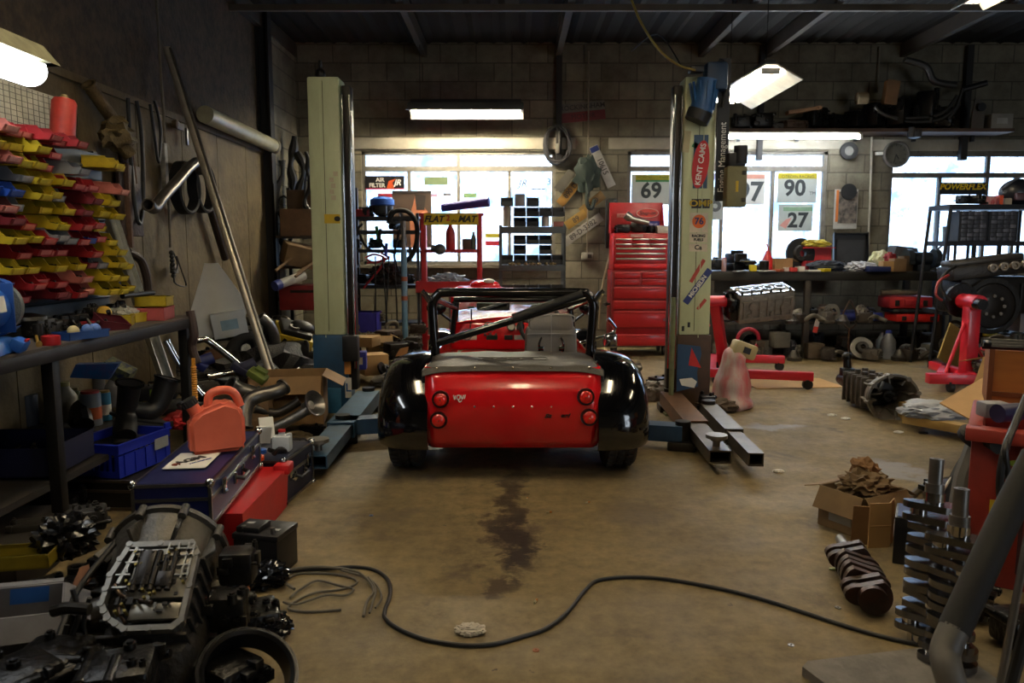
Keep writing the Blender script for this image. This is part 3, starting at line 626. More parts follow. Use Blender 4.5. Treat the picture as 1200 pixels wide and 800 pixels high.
armpx('blue lift arm pointing under the car from the left post', (402, 500), (500, 494), False, M('27486b', .5, dirt=.5))
armpx('blue lift arm pointing under the car from the right post', (800, 508), (725, 503), False, M('27486b', .5, dirt=.5))
q = Pz(828, 490, 0); b = B(); b.casting((.14, .12, .2), 3, 16); solo('arm_lock', 'oily arm locking mechanism between the two right lift arms', 'lock', b, OIL, q)
q = P(787, 440, 5.9); b = B(); b.tube([(0, 0, .62), (0, 0, -.28)], .02, 8); b.box((0, 0, -.29), (.1, .1, .02)); solo('support_tube', 'worn green upright tube standing against the right lift post', 'tube', b, M('6b7350', .6, dirt=.6), (q.x, 5.9, .3))
# ================================================================ generic small goods
def BP(px, X=-2.12, z=.9): return V((X, -X*900/(600-px)*.985, z))
def mpx(px, Y): return px*Y/900.
def base(p): return p if isinstance(p, V) else Pz(*p)
def can(name, label, cat, p, wpx, hpx, mat, cap=None, shape='can', band=None, group=None, rot=None):
    q = base(p); w = mpx(wpx, q.y); h = mpx(hpx, q.y); r = w/2
    t = T(name, label, cat, q, 0, group, rot)
    b = B()
    if shape == 'can': b.lathe([(r*.93, 0), (r, .004), (r, h*.9), (r*.97, h*.93), (r*.9, h*.935)], seg=20)
    elif shape == 'aerosol': b.lathe([(r*.93, 0), (r, .004), (r, h*.8), (r*.8, h*.86), (r*.5, h*.88)], seg=20)
    elif shape == 'bottle': b.lathe([(r*.9, 0), (r, .01), (r, h*.6), (r*.85, h*.7), (r*.4, h*.86), (r*.36, h*.95)], seg=18)
    elif shape == 'jug':
        b.box((0, 0, h*.36), (w, w*.62, h*.72), b=w*.12); b.box((0, 0, h*.72), (w*.7, w*.45, h*.2), b=w*.1, taper=.5); b.cyl((0, 0, h*.78), (0, 0, h*.93), r*.35, seg=14)
        b.tube([(r*.4, 0, h*.72), (r*.95, 0, h*.8), (r*.9, 0, h*.5)], r*.13, 7, smooth=4)
    b.build('body', mat, t)
    if cap:
        b = B(); rr = {'can': r*.9, 'aerosol': r*.6, 'bottle': r*.42, 'jug': r*.42}[shape]; b.cyl((0, 0, h*.9), (0, 0, h), rr, rr*.94, seg=16); b.build('cap', cap, t)
    if band:
        b = B(); 
        if shape == 'jug': b.box((0, -w*.312, h*.36), (w*.6, .002, h*.35))
        else: b.lathe([(r*1.004, h*.2), (r*1.012, h*.22), (r*1.012, h*.52), (r*1.004, h*.54)], seg=20)
        b.build('paper_label', band, t)
    return t
def carton(name, label, p, w, d, h, rz=0, mat=CARD, open_=False, cat='box', group=None, rot=None, flaps=(1, 1, 1, 1), lab=None):
    t = T(name, label, cat, base(p), rz, group, (rot[0], rot[1], rz) if rot else None)
    b = B()
    if open_:
        tray(b, w, d, h, .005); b.build('carton_body', mat, t)
        for i, (sx, sy) in enumerate(((1, 0), (-1, 0), (0, 1), (0, -1))):
            if not flaps[i]: continue
            b = B(); a = (.5, 1.1, .3, .9)[i]
            if sx: b.M = Matrix.Translation((sx*w/2, 0, h)) @ Matrix.Rotation(sx*a, 4, 'Y'); b.box((sx*d*.22, 0, 0), (d*.44, d*.96, .004))
            else: b.M = Matrix.Translation((0, sy*d/2, h)) @ Matrix.Rotation(-sy*a, 4, 'X'); b.box((0, sy*d*.2, 0), (w*.96, d*.4, .004))
            b.build('flap', mat, t)
    else:
        b.box((0, 0, h/2), (w, d, h), b=.003); b.box((0, 0, h), (w*.98, .004, .002)); b.build('carton_body', mat, t)
    if lab:
        b = B(); b.box((0, -d/2-.001, h*.5), (w*.5, .002, h*.4)); b.build('paper_label', lab, t)
    return t
def disc(name, label, p, r, th=.02, mat=DSTEEL, rot=(0, 0, 0), cat='brake disc', group=None):
    t = T(name, label, cat, base(p), 0, group, rot)
    b = B(); b.lathe([(r*.55, 0), (r, 0), (r, th), (r*.55, th)], seg=36, close=True); b.build('friction_ring', mat, t)
    b = B(); b.lathe([(r*.22, th), (r*.22, th*2.6), (r*.5, th*2.6), (r*.57, th), (r*.57, 0), (r*.5, th*1.6), (r*.3, th*1.8)], seg=28, close=True)
    for i in range(5): b.cyl((r*.36*cos(i*1.257), r*.36*sin(i*1.257), th*2.5), (r*.36*cos(i*1.257), r*.36*sin(i*1.257), th*3), r*.05, seg=8)
    b.build('hub', CAST, t); return t
def coil(name, label, p, r, wr, turns, mat, rot=(0, 0, 0), cat='cable', sy=1., seed=1, spread=.03, group=None):
    rn = random.Random(seed); pts = []
    for i in range(turns*12):
        a = i*pi/6; k = r*(1+rn.uniform(-.12, .12)); pts.append((k*cos(a), k*sy*sin(a), spread*i/(turns*12)+rn.uniform(0, wr)))
    b = B(); b.tube(pts, wr, 6, smooth=2); return solo(name, label, cat, b, mat, base(p), 0, group, rot)
def lump(name, label, p, d, seed, mat=OIL, rz=0, cat='engine part', group=None, rot=None):
    b = B(); b.casting(d, seed, 16); return solo(name, label, cat, b, mat, base(p), rz, group, rot)
def crump(name, label, p, d, seed, mat, cat='bag', rz=0, amp=.35, group=None):
    b = B(); b.crumple((0, 0, d[2]*.8), d, seed, min(amp, .4), 4, 2.2 if amp < .7 else 5); return solo(name, label, cat, b, mat, base(p), rz, group)
def hose(name, label, pts, r, mat, cat='hose', smooth=6, group=None, seg=10):
    o = V(pts[0]); b = B(); b.tube([V(p)-o for p in pts], r, seg, smooth=smooth); return solo(name, label, cat, b, mat, o, 0, group)
def pipe(name, label, pts, r, mat=STEEL, cat='exhaust pipe', smooth=6, flange=True, ends=(1, 1)):
    o = V(pts[0]); t = T(name, label, cat, o); pts = [V(p)-o for p in pts]
    b = B(); b.tube(pts, r, 16, smooth=smooth, cap=False); b.tube(pts, r*.9, 16, smooth=smooth, cap=False)
    b.build('pipe_run', mat, t, 50)
    for k, (a, c) in enumerate(((pts[0], pts[1]), (pts[-1], pts[-2]))):
        if not ends[k]: continue
        d = (a-c).normalized(); b = B(); q = d.to_track_quat('Z', 'Y').to_euler()
        b.lathe([(r*.9, 0), (r*1.18, 0), (r*1.2, .012), (r*.9, .012)], o=a-d*.006, rot=q, seg=20, close=True); b.build('pipe_collar', mat, t)
    return t
# ================================================================ LEFT WALL
# parts bins on louvred panels
BX = -2.27
t = T('louvre_panel', 'grey louvred steel rack holding rows of small parts bins on the left bench', 'rack', (BX, 3.6, .9))
b = B(); b.box((-.012, -.18, .46), (.008, 1.85, .9))
for i in range(12): b.box((.0, -.18, .06+i*.07), (.02, 1.8, .012), rot=(0, -.5, 0))
b.build('panel', M('4d5257', .5, .4, .4), t)
for y in (-1.1, -.2, .7):
    b = B(); b.box((-.03, y, .46), (.03, .03, .92)); b.build('upright', DSTEEL, t)
def bin_proto(mat, L=.15, W=.1, H=.06):
    t = T('parts_bin', '', 'bin'); b = B(); pr = [(0, 0), (L-.012, 0), (L, H*.5), (L*.8, H*.55), (L*.68, H), (0, H)]
    for y in (-W/2, W/2-.003): b.prism(pr, .003, o=(0, y+.003, 0), rot=(pi/2, 0, 0))
    b.box((L/2-.006, 0, .0015), (L-.012, W, .003)); b.box((.0015, 0, H/2), (.003, W, H)); b.box((L-.006, 0, H*.25), (.003, W-.002, H*.5), rot=(0, .4, 0))
    for y in (-W/2, W/2): b.box((L*.34, y, H), (L*.68, .007, .005))
    b.build('bin_body', mat, t)
    b = B(); b.box((L-.003, 0, H*.26), (.002, W*.7, H*.34), rot=(0, .4, 0)); b.build('card_label', mat if False else CARDL[mat.name], t)
    b = B(); rn = random.Random(hash(mat.name) % 99)
    for i in range(9): b.cyl((rn.uniform(.01, L*.6), rn.uniform(-.3, .3)*W, .008), (rn.uniform(.02, L*.8), rn.uniform(-.35, .35)*W, H*.5), .006, seg=6)
    b.build('loose_hardware', DSTEEL, t)
    return t
bc = {'red': M('a02428', .45, dirt=.5, scale=12), 'yellow': M('b39a1e', .45, dirt=.5, scale=12), 'blue': M('2148a0', .45, dirt=.4), 'faded pink': M('b4685c', .5, dirt=.4, scale=12), 'dark red': M('6e1a20', .5, dirt=.5), 'grey': M('77797a', .5)}
CARDL = {}
for k_, c_ in (('red', 'c4706a'), ('yellow', 'cdbb3c'), ('blue', '4a66ac'), ('faded pink', 'd69a90'), ('dark red', '9a5458'), ('grey', 'a4a6a6')): CARDL[bc[k_].name] = M(c_, .6, dirt=.4, scale=20)
protos = {}
rows = ['FFRRRRR', 'YYYYRRGYY', 'FFYYRRG', 'YYGYYYRRRFF', 'BBBYYG.DYYY', 'FFG.YYDDYYR', 'DDRYYYRRYR', 'YYYRGGRBRY', 'G.RRRRRRDY', 'YYYYYYYDGYY', 'RRRRRFF.YYY', 'DRRDDDRFYYY', ]
cm = {'R': 'red', 'Y': 'yellow', 'B': 'blue', 'F': 'faded pink', 'D': 'dark red', 'G': 'grey'}
rn = random.Random(3)
for i, rw in enumerate(rows):
    z = 1.785-i*.0655
    for j, ch in enumerate(rw):
        if ch == '.' or rn.random() < .13: continue
        c = cm[ch]; ln = 1.0 + (.25 if (j < 3 and i % 3 == 0) else 0)
        loc = (BX, 3.16+j*.106+rn.uniform(-.006, .006)+(.28 if (i == 1 and j > 6) else 0), z+rn.uniform(-.004, .004)); lab = '%s plastic parts bin, %s row from the top, %s from the left end' % (c, ordn(i), ordn(j))
        if c not in protos: protos[c] = o = bin_proto(bc[c]); o.location = loc; o['label'] = lab
        else: o = dup(protos[c], loc, label=lab)
        o.rotation_euler = (0, rn.uniform(0, .1), rn.uniform(-.05, .05)); o['group'] = 'parts bins on the left wall rack'; o.scale = (rn.choice((.85, 1, 1.2, 1.35)), 1, 1)
# chart sheet, red cylinder and small things over the bins
t = T('printed_chart', 'yellowed printed grid chart pinned to the wall above the parts bins', 'poster', Px(22, 130, -2.40))
b = B(); b.box((0, 0, 0), (.004, .62, .25)); b.build('paper_sheet', M('b9b6a2', .7, dirt=.4, scale=10), t)
b = B()
for k in range(9): b.box((.003, 0, -.11+k*.027), (.002, .6, .0025))
for k in range(14): b.box((.003, -.29+k*.045, 0), (.002, .002, .24))
b.build('ruled_grid', M('5d5c54', .7), t)
b = B(); b.box((-.19, 0, -.32), (.36, .66, .02)); b.build('backing_ledge', WOOD, t)
q = Px(73, 165, -2.28)
t = T('gas_canister', 'faded red cylindrical canister standing above the bins beside the chart', 'canister', q, rot=(0, .12, 0))
b = B(); b.lathe([(.05, 0), (.058, .01), (.058, .19), (.045, .21), (.02, .215)], seg=22); b.build('cylinder', M('b8372c', .5, dirt=.45, scale=12), t)
b = B(); b.cyl((0, 0, .2), (0, 0, .23), .03, .012, seg=14); b.build('neck', M('8d7f55', .5), t)
b = B(); b.box((-.16, 0, -.012), (.36, .2, .016)); b.build('bracket', DSTEEL, t)
q = Px(58, 160, -2.34); can('glue_pot', 'small cream pot beside the red canister above the bins', 'pot', V((q.x, q.y, q.z-.02)), 9, 12, M('a8a286', .6), WHT)
q = Px(4, 30, -2.1); b = B(); b.lathe([(.05, 0), (.055, .12), (.03, .16)], seg=16); t = solo('hanging_can', 'green and red hanging lantern shaped can in the upper left corner', 'can', b, M('1e5a3c', .5, dirt=.3), (q.x-.05, q.y-.1, q.z-.07))
b = B(); b.lathe([(.056, .05), (.057, .1), (.02, .165)], seg=16); b.build('red_band', RED, t)
WX = -2.7
def WP(px, py, o=0.): return Px(px, py, WX+o)
pipe('exhaust_pipe', 'rusty tan exhaust downpipe hung high on the left wall', [WP(104, 99), WP(118, 120, .02), WP(130, 137, .03), WP(142, 155, .06), WP(137, 172, .08)], .042, M('6f5b3a', .6, .3, .5, 14, .5))
q = WP(137, 158, .12); b = B(); b.crumple((0, 0, 0), (.09, .12, .1), 5, .45, 3, 2.5, False); b.cyl((0, 0, -.03), (.06, .05, -.13), .05, seg=12); solo('exhaust_flange', 'crumpled tan flange casting at the foot of the hung downpipe', 'exhaust part', b, M('6a5a38', .6, .3, .6, 14, .6), q)
hose('wiring_loom', 'black wiring loom hanging in a long loop on the left wall', [WP(150, 115), WP(153, 180), WP(158, 240, .03), WP(164, 262, .05), WP(168, 230), WP(166, 160), WP(160, 118)], .014, BLK, 'cable')
hose('rubber_belt', 'thin black rubber belt hanging right of the wiring loom', [WP(176, 122), WP(180, 150), WP(186, 190), WP(188, 150), WP(181, 118)], .011, BLK, 'belt')
for k, (x, y0_, y1_) in enumerate(((144, 190, 290), (152, 165, 215))):
    hose('rusty_bar', ['rusty flat bar hanging low behind the bins', 'short dark bar hanging under the crumpled flange'][k], [WP(x, y0_), WP(x+3, (y0_+y1_)/2), WP(x+6, y1_)], .02+.02*(k == 0), RUST, 'bar')
b = B(); q = WP(152, 235); b.box((0, 0, 0), (.03, .32, .5), b=.01); b.cyl((.02, -.1, .25), (.02, -.1, .4), .03, seg=12); solo('silencer_box', 'flat brown rusty silencer hanging behind the parts bins', 'exhaust part', b, M('3c2a20', .6, .3, .5, 8, .4), q)
hose('curved_exhaust', 'dark brown curved exhaust pipe behind the end of the bench', [WP(150, 295), WP(165, 305, .03), WP(172, 325, .05), WP(174, 345, .05)], .03, M('33251d', .6, .3), 'exhaust pipe')
t = T('electrical_conduit', 'thin vertical conduit with chain and switch running down the left wall', 'conduit', WP(182, 5))
o = t.location
b = B(); b.tube([WP(x, y)-o for x, y in ((182, -60), (184, 10), (188, 80), (192, 135), (193, 160), (197, 220), (200, 290))], .011, 8); b.build('conduit_tube', M('6a5f4c', .6), t)
b = B(); q = WP(204, 315)-o; b.box(q, (.05, .06, .07), b=.006); b.build('switch_box', M('8f8c84', .5), t)
b = B(); b.tube([WP(x, y, .04)-o for x, y in ((203, 295), (208, 310), (204, 330), (218, 335), (213, 318), (207, 300))], .006, 6, smooth=4); b.build('wire_loop', BLK, t)
b = B(); q = WP(193, 200)-o; b.box(q, (.04, .05, .42), b=.006); b.build('paint_worn_strip', M('8a857b', .6, dirt=.7, scale=20), t)
b = B()
for k in range(7): b.sph(WP(201+k*.4, 296+k*4.5, .03)-o, .02, seg=8)
b.build('connector_chain', BLK, t)
b = B(); q = WP(202, 145); b.lathe([(.02, 0), (.035, .01), (.035, .04), (.02, .05)], rot=(0, pi/2, 0)); b.box((0, .1, 0), (.03, .2, .06), b=.015); solo('junction_box', 'brown bakelite junction box on the conduit beside the long cream tube', 'box', b, M('5c4c38', .5), q)
b = B(); b.box((0, 0, 0), (.02, .03, .14), b=.005); solo('metal_hook', 'small pale metal hook plate under the cream tube', 'hook', b, STEEL, WP(219, 160))
a, c = WP(232, 134), WP(314, 171); b = B(); d_ = c-a; b.cyl((0, 0, 0), d_, .075, seg=24); t = solo('ventilation_tube', 'long cream cylindrical tube fixed horizontally along the left wall', 'tube', b, M('a39d80', .35, dirt=.4, scale=5), a+V((.06, 0, 0)))
b = B(); b.cyl(d_*.98, d_*1.02, .078, seg=24); b.build('end_cap', M('6f6a55', .5), t)
pipe('exhaust_pipe', 'bent grey exhaust pipe hooked on the left wall', [WP(174, 240, .15), WP(181, 244, .15), WP(190, 232, .15), WP(208, 212, .15), WP(222, 196, .15), WP(232, 190, .15), WP(236, 200, .15)], .04, M('7b746c', .35, .7, .45, 12))
for k, (x, y) in enumerate(((217, 220), (237, 220))):
    q = WP(x, y, .03); b = B(); b.lathe([(.2, -.05), (.215, -.04), (.215, .04), (.2, .05), (.185, .04), (.185, -.04)], rot=(0, pi/2, 0), seg=36, close=True); solo('drive_belt', ['wide black drive belt hung flat on the left wall, nearer one', 'wide black drive belt hung beside the leaning chrome tube'][k], 'belt', b, RUB, q)
hose('dark_tube', 'short dark steel tube hanging behind the leaning chrome tube', [WP(246, 243, .02), WP(264, 303, .02)], .035, M('3a322c', .4, .5), 'tube')
a = P(203, 57, 6.2); a = V((-2.68, a.y, a.z)); c = Pz(320, 446, .33); d_ = c-a; t = T('steel_tube', 'long shiny steel tube leaning from the floor pile up to the left wall', 'tube', a)
b = B(); b.cyl((0, 0, 0), d_, .032, seg=18); b.build('tube_body', M('b8afa0', .3, .55, .4, 7), t)
b = B(); off = V((.035, -.02, 0)); b.cyl(off, d_+off, .012, seg=10); b.build('welded_rail', STEEL, t)
a, c = Px(126, 250, -2.62), Px(196, 455, -2.2); d_ = c-a; b = B(); b.M = Matrix.Translation((0, 0, 0)) @ d_.to_track_quat('Z', 'Y').to_matrix().to_4x4()
L_ = d_.length; b.box((0, 0, L_/2), (.07, .006, L_)); b.box((-.035, .02, L_/2), (.006, .045, L_)); b.box((.035, .02, L_/2), (.006, .045, L_))
solo('aluminium_channel', 'silver aluminium channel leaning behind the end of the bench', 'bar', b, M('a5a8a8', .3, .9, .4), a)
# dark corner rack stuff: hanging gear
for k, (x, y, l, r_) in enumerate(((343, 205, .9, .05), (353, 230, 1.0, .045), (328, 250, 1.2, .04), (362, 215, .7, .03))):
    q = P(x, y, 9.3-k*.15); b = B(); rn = random.Random(k)
    b.tube([(rn.uniform(-.05, .05), 0, l/2-i*l/7) for i in range(8)], lambda f, r_=r_: r_*(.6+.6*sin(f*9+k)**2), 8, smooth=3)
    b.tube([(.05+.1*cos(a), 0, .3*sin(a)-.1) for a in [i*pi/8 for i in range(16)]], .012, 6, closed=True)
    solo('hanging_gear', ['dark hanging strap bundle behind the left lift post', 'dark hose bundle nearest the left lift post in the corner', 'black wiring bundle in the dark corner left of the boxes', 'thin dark sling hanging high in the corner'][k], 'cable', b, BLK, q)
carton('cardboard_box', 'brown cardboard box tipped on top of the corner shelf stack', P(352, 277, 8.8), .4, .35, .3, .2, M('6e5238', .8, dirt=.4), lab=None)
carton('cardboard_box', 'cardboard box behind the lift post, upper of the corner boxes', P(362, 250, 9.1), .4, .3, .26, -.1, M('5e4a36', .8, dirt=.4))
carton('cardboard_box', 'open cardboard carton leaning below the corner boxes', P(350, 310, 8.6), .38, .3, .22, .5, M('7d6444', .8, dirt=.4), rot=(.2, .2))
# dark shelving in the corner that carries them
t = T('corner_shelf', 'dark steel shelving in the corner behind the left lift post', 'shelf', (-2.25, 8.95, 0))
for sx in (-.4, .4):
    for sy in (-.3, .3):
        b = B(); b.box((sx, sy, 1.0), (.04, .04, 2.0)); b.build('shelf_upright', BLK, t)
for z in (.35, .72, 1.08, 1.42):
    b = B(); b.box((0, 0, z), (.84, .64, .03)); b.build('shelf_board', M('3a2f26', .7, dirt=.5), t)
b = B(); b.box((0, 0, .13), (.55, .4, .27), b=.01); t = solo('red_steel_box', 'dark red steel box on the corner shelf behind the green post', 'box', b, M('7c1a20', .5, dirt=.4), P(360, 362, 8.45)+V((0, .1, 0)))
b = B(); b.box((0, -.202, .2), (.3, .01, .03)); b.build('handle', DSTEEL, t)
t = T('paper_roll', 'white roll with blue end lying across the corner shelf', 'roll', P(325, 334, 8.1)); b = B(); b.cyl((0, 0, 0), (.2, .3, .09), .05, seg=18); b.build('roll', M('a8a8a4', .6), t)
b = B(); b.cyl((-.02, -.03, -.01), (.02, .03, .01), .055, seg=18); b.build('end_cap', M('24347c', .5), t)
for k, (x, y) in enumerate(((345, 320), (358, 312), (335, 305))):
    hose('wooden_strip', ['broken timber strip on the corner shelf, lowest one', 'timber strip sticking out beside the lift post', 'timber strip under the corner cartons'][k], [P(x-12, y+12, 8.2), P(x+14, y-8, 8.5)], .018, WOOD, 'timber', smooth=0, seg=4)
# ================================================================ PILE between bench and left post
FL = Pz
b = B(); b.prism([(0, 0), (.42, .0), (.52, .28), (.3, .62), (.2, .62)], .045, rot=(pi/2, 0, .35)); solo('polystyrene_board', 'white pentagonal polystyrene board standing on edge against the left wall', 'board', b, M('c2c4c4', .8, dirt=.12), P(213, 400, 6.1), 0)
carton('white_box', 'white carton with a blue mark beside the polystyrene board', P(272, 393, 6.2), .26, .22, .2, .35, M('b4bcc4', .7, dirt=.15), rot=(0, -.15), lab=M('7d9db8', .6))
b = B(); b.box((0, 0, .06), (.3, .3, .12), b=.01); q = P(340, 402, 6.6)
t = T('battery_charger', 'yellow and black toolbox tray tilted on the scrap pile', 'toolbox', q, rot=(.35, .3, .5)); b.build('tray', M('b59a22', .5), t)
b = B(); b.box((0, 0, .13), (.26, .26, .08), b=.02); b.sph((.05, 0, .18), .08, (1.3, 1, .6)); b.build('black_cover', BLK, t)
b = B(); b.lathe([(.025, 0), (.045, 0), (.045, .02), (.025, .02)], o=(-.03, -.06, .17), seg=18, close=True); b.build('ring_nut', STEEL, t)
for k in range(4):
    b = B(); b.box((-.1+k*.065, -.152, .06), (.028, .004, .07), rot=(0, .4, 0)); b.build('black_stripe', BLK, t)
DARKT = M('54504a', .35, .8, .5, 9)
pp = [('curved chrome exhaust elbow under the battery tray on the pile', [(305, 372), (315, 380), (322, 395), (322, 410), (312, 416)], .045, 6.3, STEEL),
 ('dark rubber intake hose arching over the scrap pile', [(270, 412), (280, 398), (295, 395), (302, 408), (300, 425)], .05, 6.1, RUB),
 ('chromed handle bar shaped pipe across the pile', [(214, 403), (235, 398), (243, 399), (262, 413), (283, 430)], .022, 5.4, CHROME),
 ('large grey bent exhaust pipe above the red can', [(286, 500), (287, 482), (292, 469), (305, 463), (325, 458), (332, 453)], .045, 4.6, M('6f6b66', .35, .8, .5, 9)),
 ('open ended steel tube lying behind the red can', [(270, 451), (280, 456), (300, 462)], .05, 4.9, STEEL),
 ('small chrome pipe lying left of the open tube', [(245, 441), (262, 438), (272, 436)], .025, 5.2, CHROME),
 ('blue hooded pipe end poking from the pile', [(214, 388), (228, 383), (240, 378)], .05, 6.2, M('2a3160', .5, dirt=.3)),
 ('silver strip leaning beside the bench end', [(195, 400), (215, 435), (236, 462)], .022, 5.0, CHROME),
 ('dark tail pipe lying low in the pile', [(300, 478), (325, 484), (350, 470)], .03, 5.0, DARKT),
 ('grey flared pipe by the lift arm', [(318, 502), (340, 492), (360, 480)], .032, 4.8, STEEL)]
for l, pts, r_, Y, m_ in pp: pipe('exhaust_pipe', l, [P(x, y, Y+.04*i) for i, (x, y) in enumerate(pts)], r_, m_)
# flared trumpet
q = P(357, 478, 4.9); b = B(); b.lathe([(.035, 0), (.04, .06), (.085, .09), (.088, .1), (.075, .095), (.03, .06)], rot=(.4, 1.1, 0), seg=24); solo('exhaust_flange', 'round metal exhaust flange facing right beside the blue lift base', 'exhaust part', b, STEEL, q)
b = B(); b.lathe([(.0, .002), (.14, 0), (.16, .03), (.15, .035), (.06, .05), (.05, .12), (.0, .13)], seg=26); solo('wheel_drum', 'dark round drum among the pipes behind the yellow spring tool', 'drum', b, RUST, P(255, 432, 5.9), rot=(1.2, .2, 0))
b = B()
for k in range(16): b.lathe([(.012, 0), (.017, .006), (.012, .012)], o=(0, 0, k*.013), seg=12)
b.cyl((0, 0, 0), (0, 0, .25), .011, seg=10); o_ = solo('oil_spout', 'yellow ribbed plastic spout on a dark bottle behind the red can', 'spout', b, M('c8861c', .5), P(229, 472, 4.2), 0); b = B(); b.lathe([(.05, -.44), (.055, -.43), (.055, -.12), (.02, -.02), (.014, 0)], seg=18); b.build('dark_bottle', BLK, o_)
carton('cardboard_box', 'flattened cardboard carton at the foot of the leaning steel tube', P(340, 492, 5.35), .5, .35, .34, .15, M('8a6b44', .8, dirt=.3), open_=True)
carton('cardboard_box', 'brown cardboard box behind the big bent exhaust pipe', P(285, 508, 5.1), .4, .25, .26, .1, M('7d5f3c', .8, dirt=.4))
for k, (x, y, Y, d_, l) in enumerate(((255, 420, 6.2, (.3, .3, .2), 'oily gearbox casing deep in the scrap pile'), (300, 405, 6.6, (.35, .3, .3), 'dark engine casting under the battery tray'), (330, 430, 6.3, (.4, .3, .18), 'black alternator heap left of the blue lift base'), (235, 440, 5.4, (.25, .3, .15), 'greasy bracket casting beside the bench end'),
        (310, 395, 7.2, (.4, .3, .3), 'dark pump housing behind the chrome elbow'), (345, 415, 6.5, (.3, .25, .25), 'black casting directly beside the blue lift base'), (265, 470, 5.0, (.3, .2, .14), 'dark bracket casting under the open steel tube'), (345, 510, 4.6, (.16, .16, .08), 'small oily casting lying in front of the flared pipe'), (365, 498, 5.2, (.18, .14, .1), 'rusty lump beside the foot of the blue lift base'))):
    q = P(x, y, Y); lump('scrap_casting', l, V((q.x, q.y, max(0, q.z-.1))), d_, 20+k, OIL if k % 2 == 0 else M('2d2926', .45, .5, .5, 8, .3), rz=k*.7, cat='engine part')
b = B(); b.crumple((0, 0, .2), (.42, .8, .28), 3, .5, 4, 4); solo('scrap_heap', 'dark heap of oily small scrap beneath the exhaust pipes', 'scrap', b, M('1f1c19', .6, .3, .6, 14, .8), (-2.05, 6.2, 0))['kind'] = 'stuff'
for k, (x, y, Y, l) in enumerate(((302, 440, 5.0, 'green and yellow spanner card tucked under the grey pipe'), (232, 425, 5.0, 'dark blue pipe cap among the pipes'), (282, 432, 5.1, 'navy cloth wrapped pipe end above the grey pipe'), (350, 440, 6.0, 'dark circuit board lying on scrap'), (318, 425, 6.0, 'black moulded plastic duct'))):
    q = P(x, y, Y); b = B(); b.box((0, 0, 0), (.13, .08, .05), rot=(.3, .6, .2*k), b=.01); b.cyl((0, 0, 0), (.08, .05, .03), .04, seg=12) if k in (1, 2, 4) else b.box((.02, .02, .03), (.08, .05, .02), rot=(.2, .5, 0))
    solo('loose_part', l, 'part', b, (M('5d6a24', .6, dirt=.6), M('202a66', .5), M('1d1f3a', .7), M('1d3a2a', .4), BLK)[k], q)
# blue crate stacks near the car front (behind left post)
# ================================================================ LEFT BENCH
BT = .9
t = T('workbench', 'long dark steel workbench along the left wall under the parts bins', 'workbench', (-2.32, 3.0, 0))
b = B(); b.box((0, 0, BT-.02), (.86, 3.1, .04)); b.build('bench_top', M('4a4138', .7, dirt=.6, scale=7), t)
b = B(); b.box((.42, 0, BT-.04), (.03, 3.12, .055), b=.004); b.build('front_rail', M('2c2a28', .5, .5, .5, 10), t)
for x in (.385, -.4):
    for y in (-1.45, .18, 1.5):
        b = B(); b.box((x, y, .44), (.05, .05, .86), b=.004); b.build('leg', M('222120', .5, .5), t)
b = B(); b.box((-.05, 0, .27), (.74, 3.0, .03)); b.build('lower_shelf', M('2b2622', .7, dirt=.5), t)
# grinder
g = T('bench_grinder', 'blue bench grinder with a grey stone wheel at the left edge of the bench', 'grinder', (-1.99, 2.86, BT), .25)
b = B(); b.cyl((0, -.16, .17), (0, .09, .17), .085, seg=26); b.cyl((0, -.18, .17), (0, -.16, .17), .07, seg=20); b.build('motor', M('1c56a8', .35, dirt=.25), g)
b = B(); b.cyl((0, .12, .17), (0, .155, .17), .102, seg=36); b.build('grinding_wheel', M('6a6e6c', .8, dirt=.3, scale=30, bump=.5), g)
b = B(); b.lathe([(.105, -.03), (.115, -.03), (.115, .03), (.105, .03)], o=(0, .12, .17), rot=(pi/2, 0, 0), seg=36, close=True)
bmesh.ops.delete(b.bm, geom=[v for v in b.bm.verts if v.co.x > .03 and v.co.z < .25 and v.co.z > .1], context='VERTS'); b.box((-.0, .07, .17), (.19, .008, .19), b=.03); b.build('wheel_guard', M('174a94', .4), g)
b = B(); b.box((0, -.02, .03), (.2, .26, .06), b=.015, taper=.8); b.build('foot', M('1c56a8', .4), g)
b = B(); b.box((.11, .04, .03), (.05, .08, .05), b=.01, rot=(0, .5, 0)); sw_ = b.build('switch_housing', M('2860b4', .4), g)
b = B(); b.box((.135, .04, .04), (.006, .04, .025), rot=(0, .5, 0)); b.build('rocker_switch', RED, sw_)
b = B(); b.box((.083, -.04, .19), (.006, .1, .06), rot=(0, -.1, 0)); b.build('rating_plate', WHT, g)
text('RS 250', .028, INK, g, (.089, -.04, .19), (pi/2, 0, pi/2), bold=.0005) if False else None
BL = [  # (name,label,cat,px,py,kind,...)
]
b = B(); b.lathe([(.028, 0), (.03, .005), (.03, .02), (.0, .021)], seg=20); q = Pz(60, 404, BT); b = B(); b.lathe([(.035, 0), (.036, .003), (.036, .038), (.03, .04), (.0, .04)], seg=24); solo('red_tin', 'round flat red tin on the front edge of the left bench', 'tin', b, M('b01c22', .4), q)
q = Pz(96, 396, BT); b = B(); tray(b, .2, .1, .035, fl=.006); t = T('parts_tray', 'blue plastic tray holding balls of wrapping beside the red tin', 'tray', q, 1.2); b.build('tray_body', M('224a8c', .5), t)
for k, (x, c_) in enumerate(((-.04, M('b8a878', .7)), (.03, M('4a6aa4', .5)), (.07, M('4a6aa4', .5)))): b = B(); b.sph((x, 0, .035), .026, seg=10); b.build('wrapped_ball', c_, t)
q = Pz(62, 390, BT); can('small_tin', 'grey lidded tin behind the red tin on the bench', 'tin', q, 13, 17, M('8a8474', .5, .4), M('55524a', .4, .6))
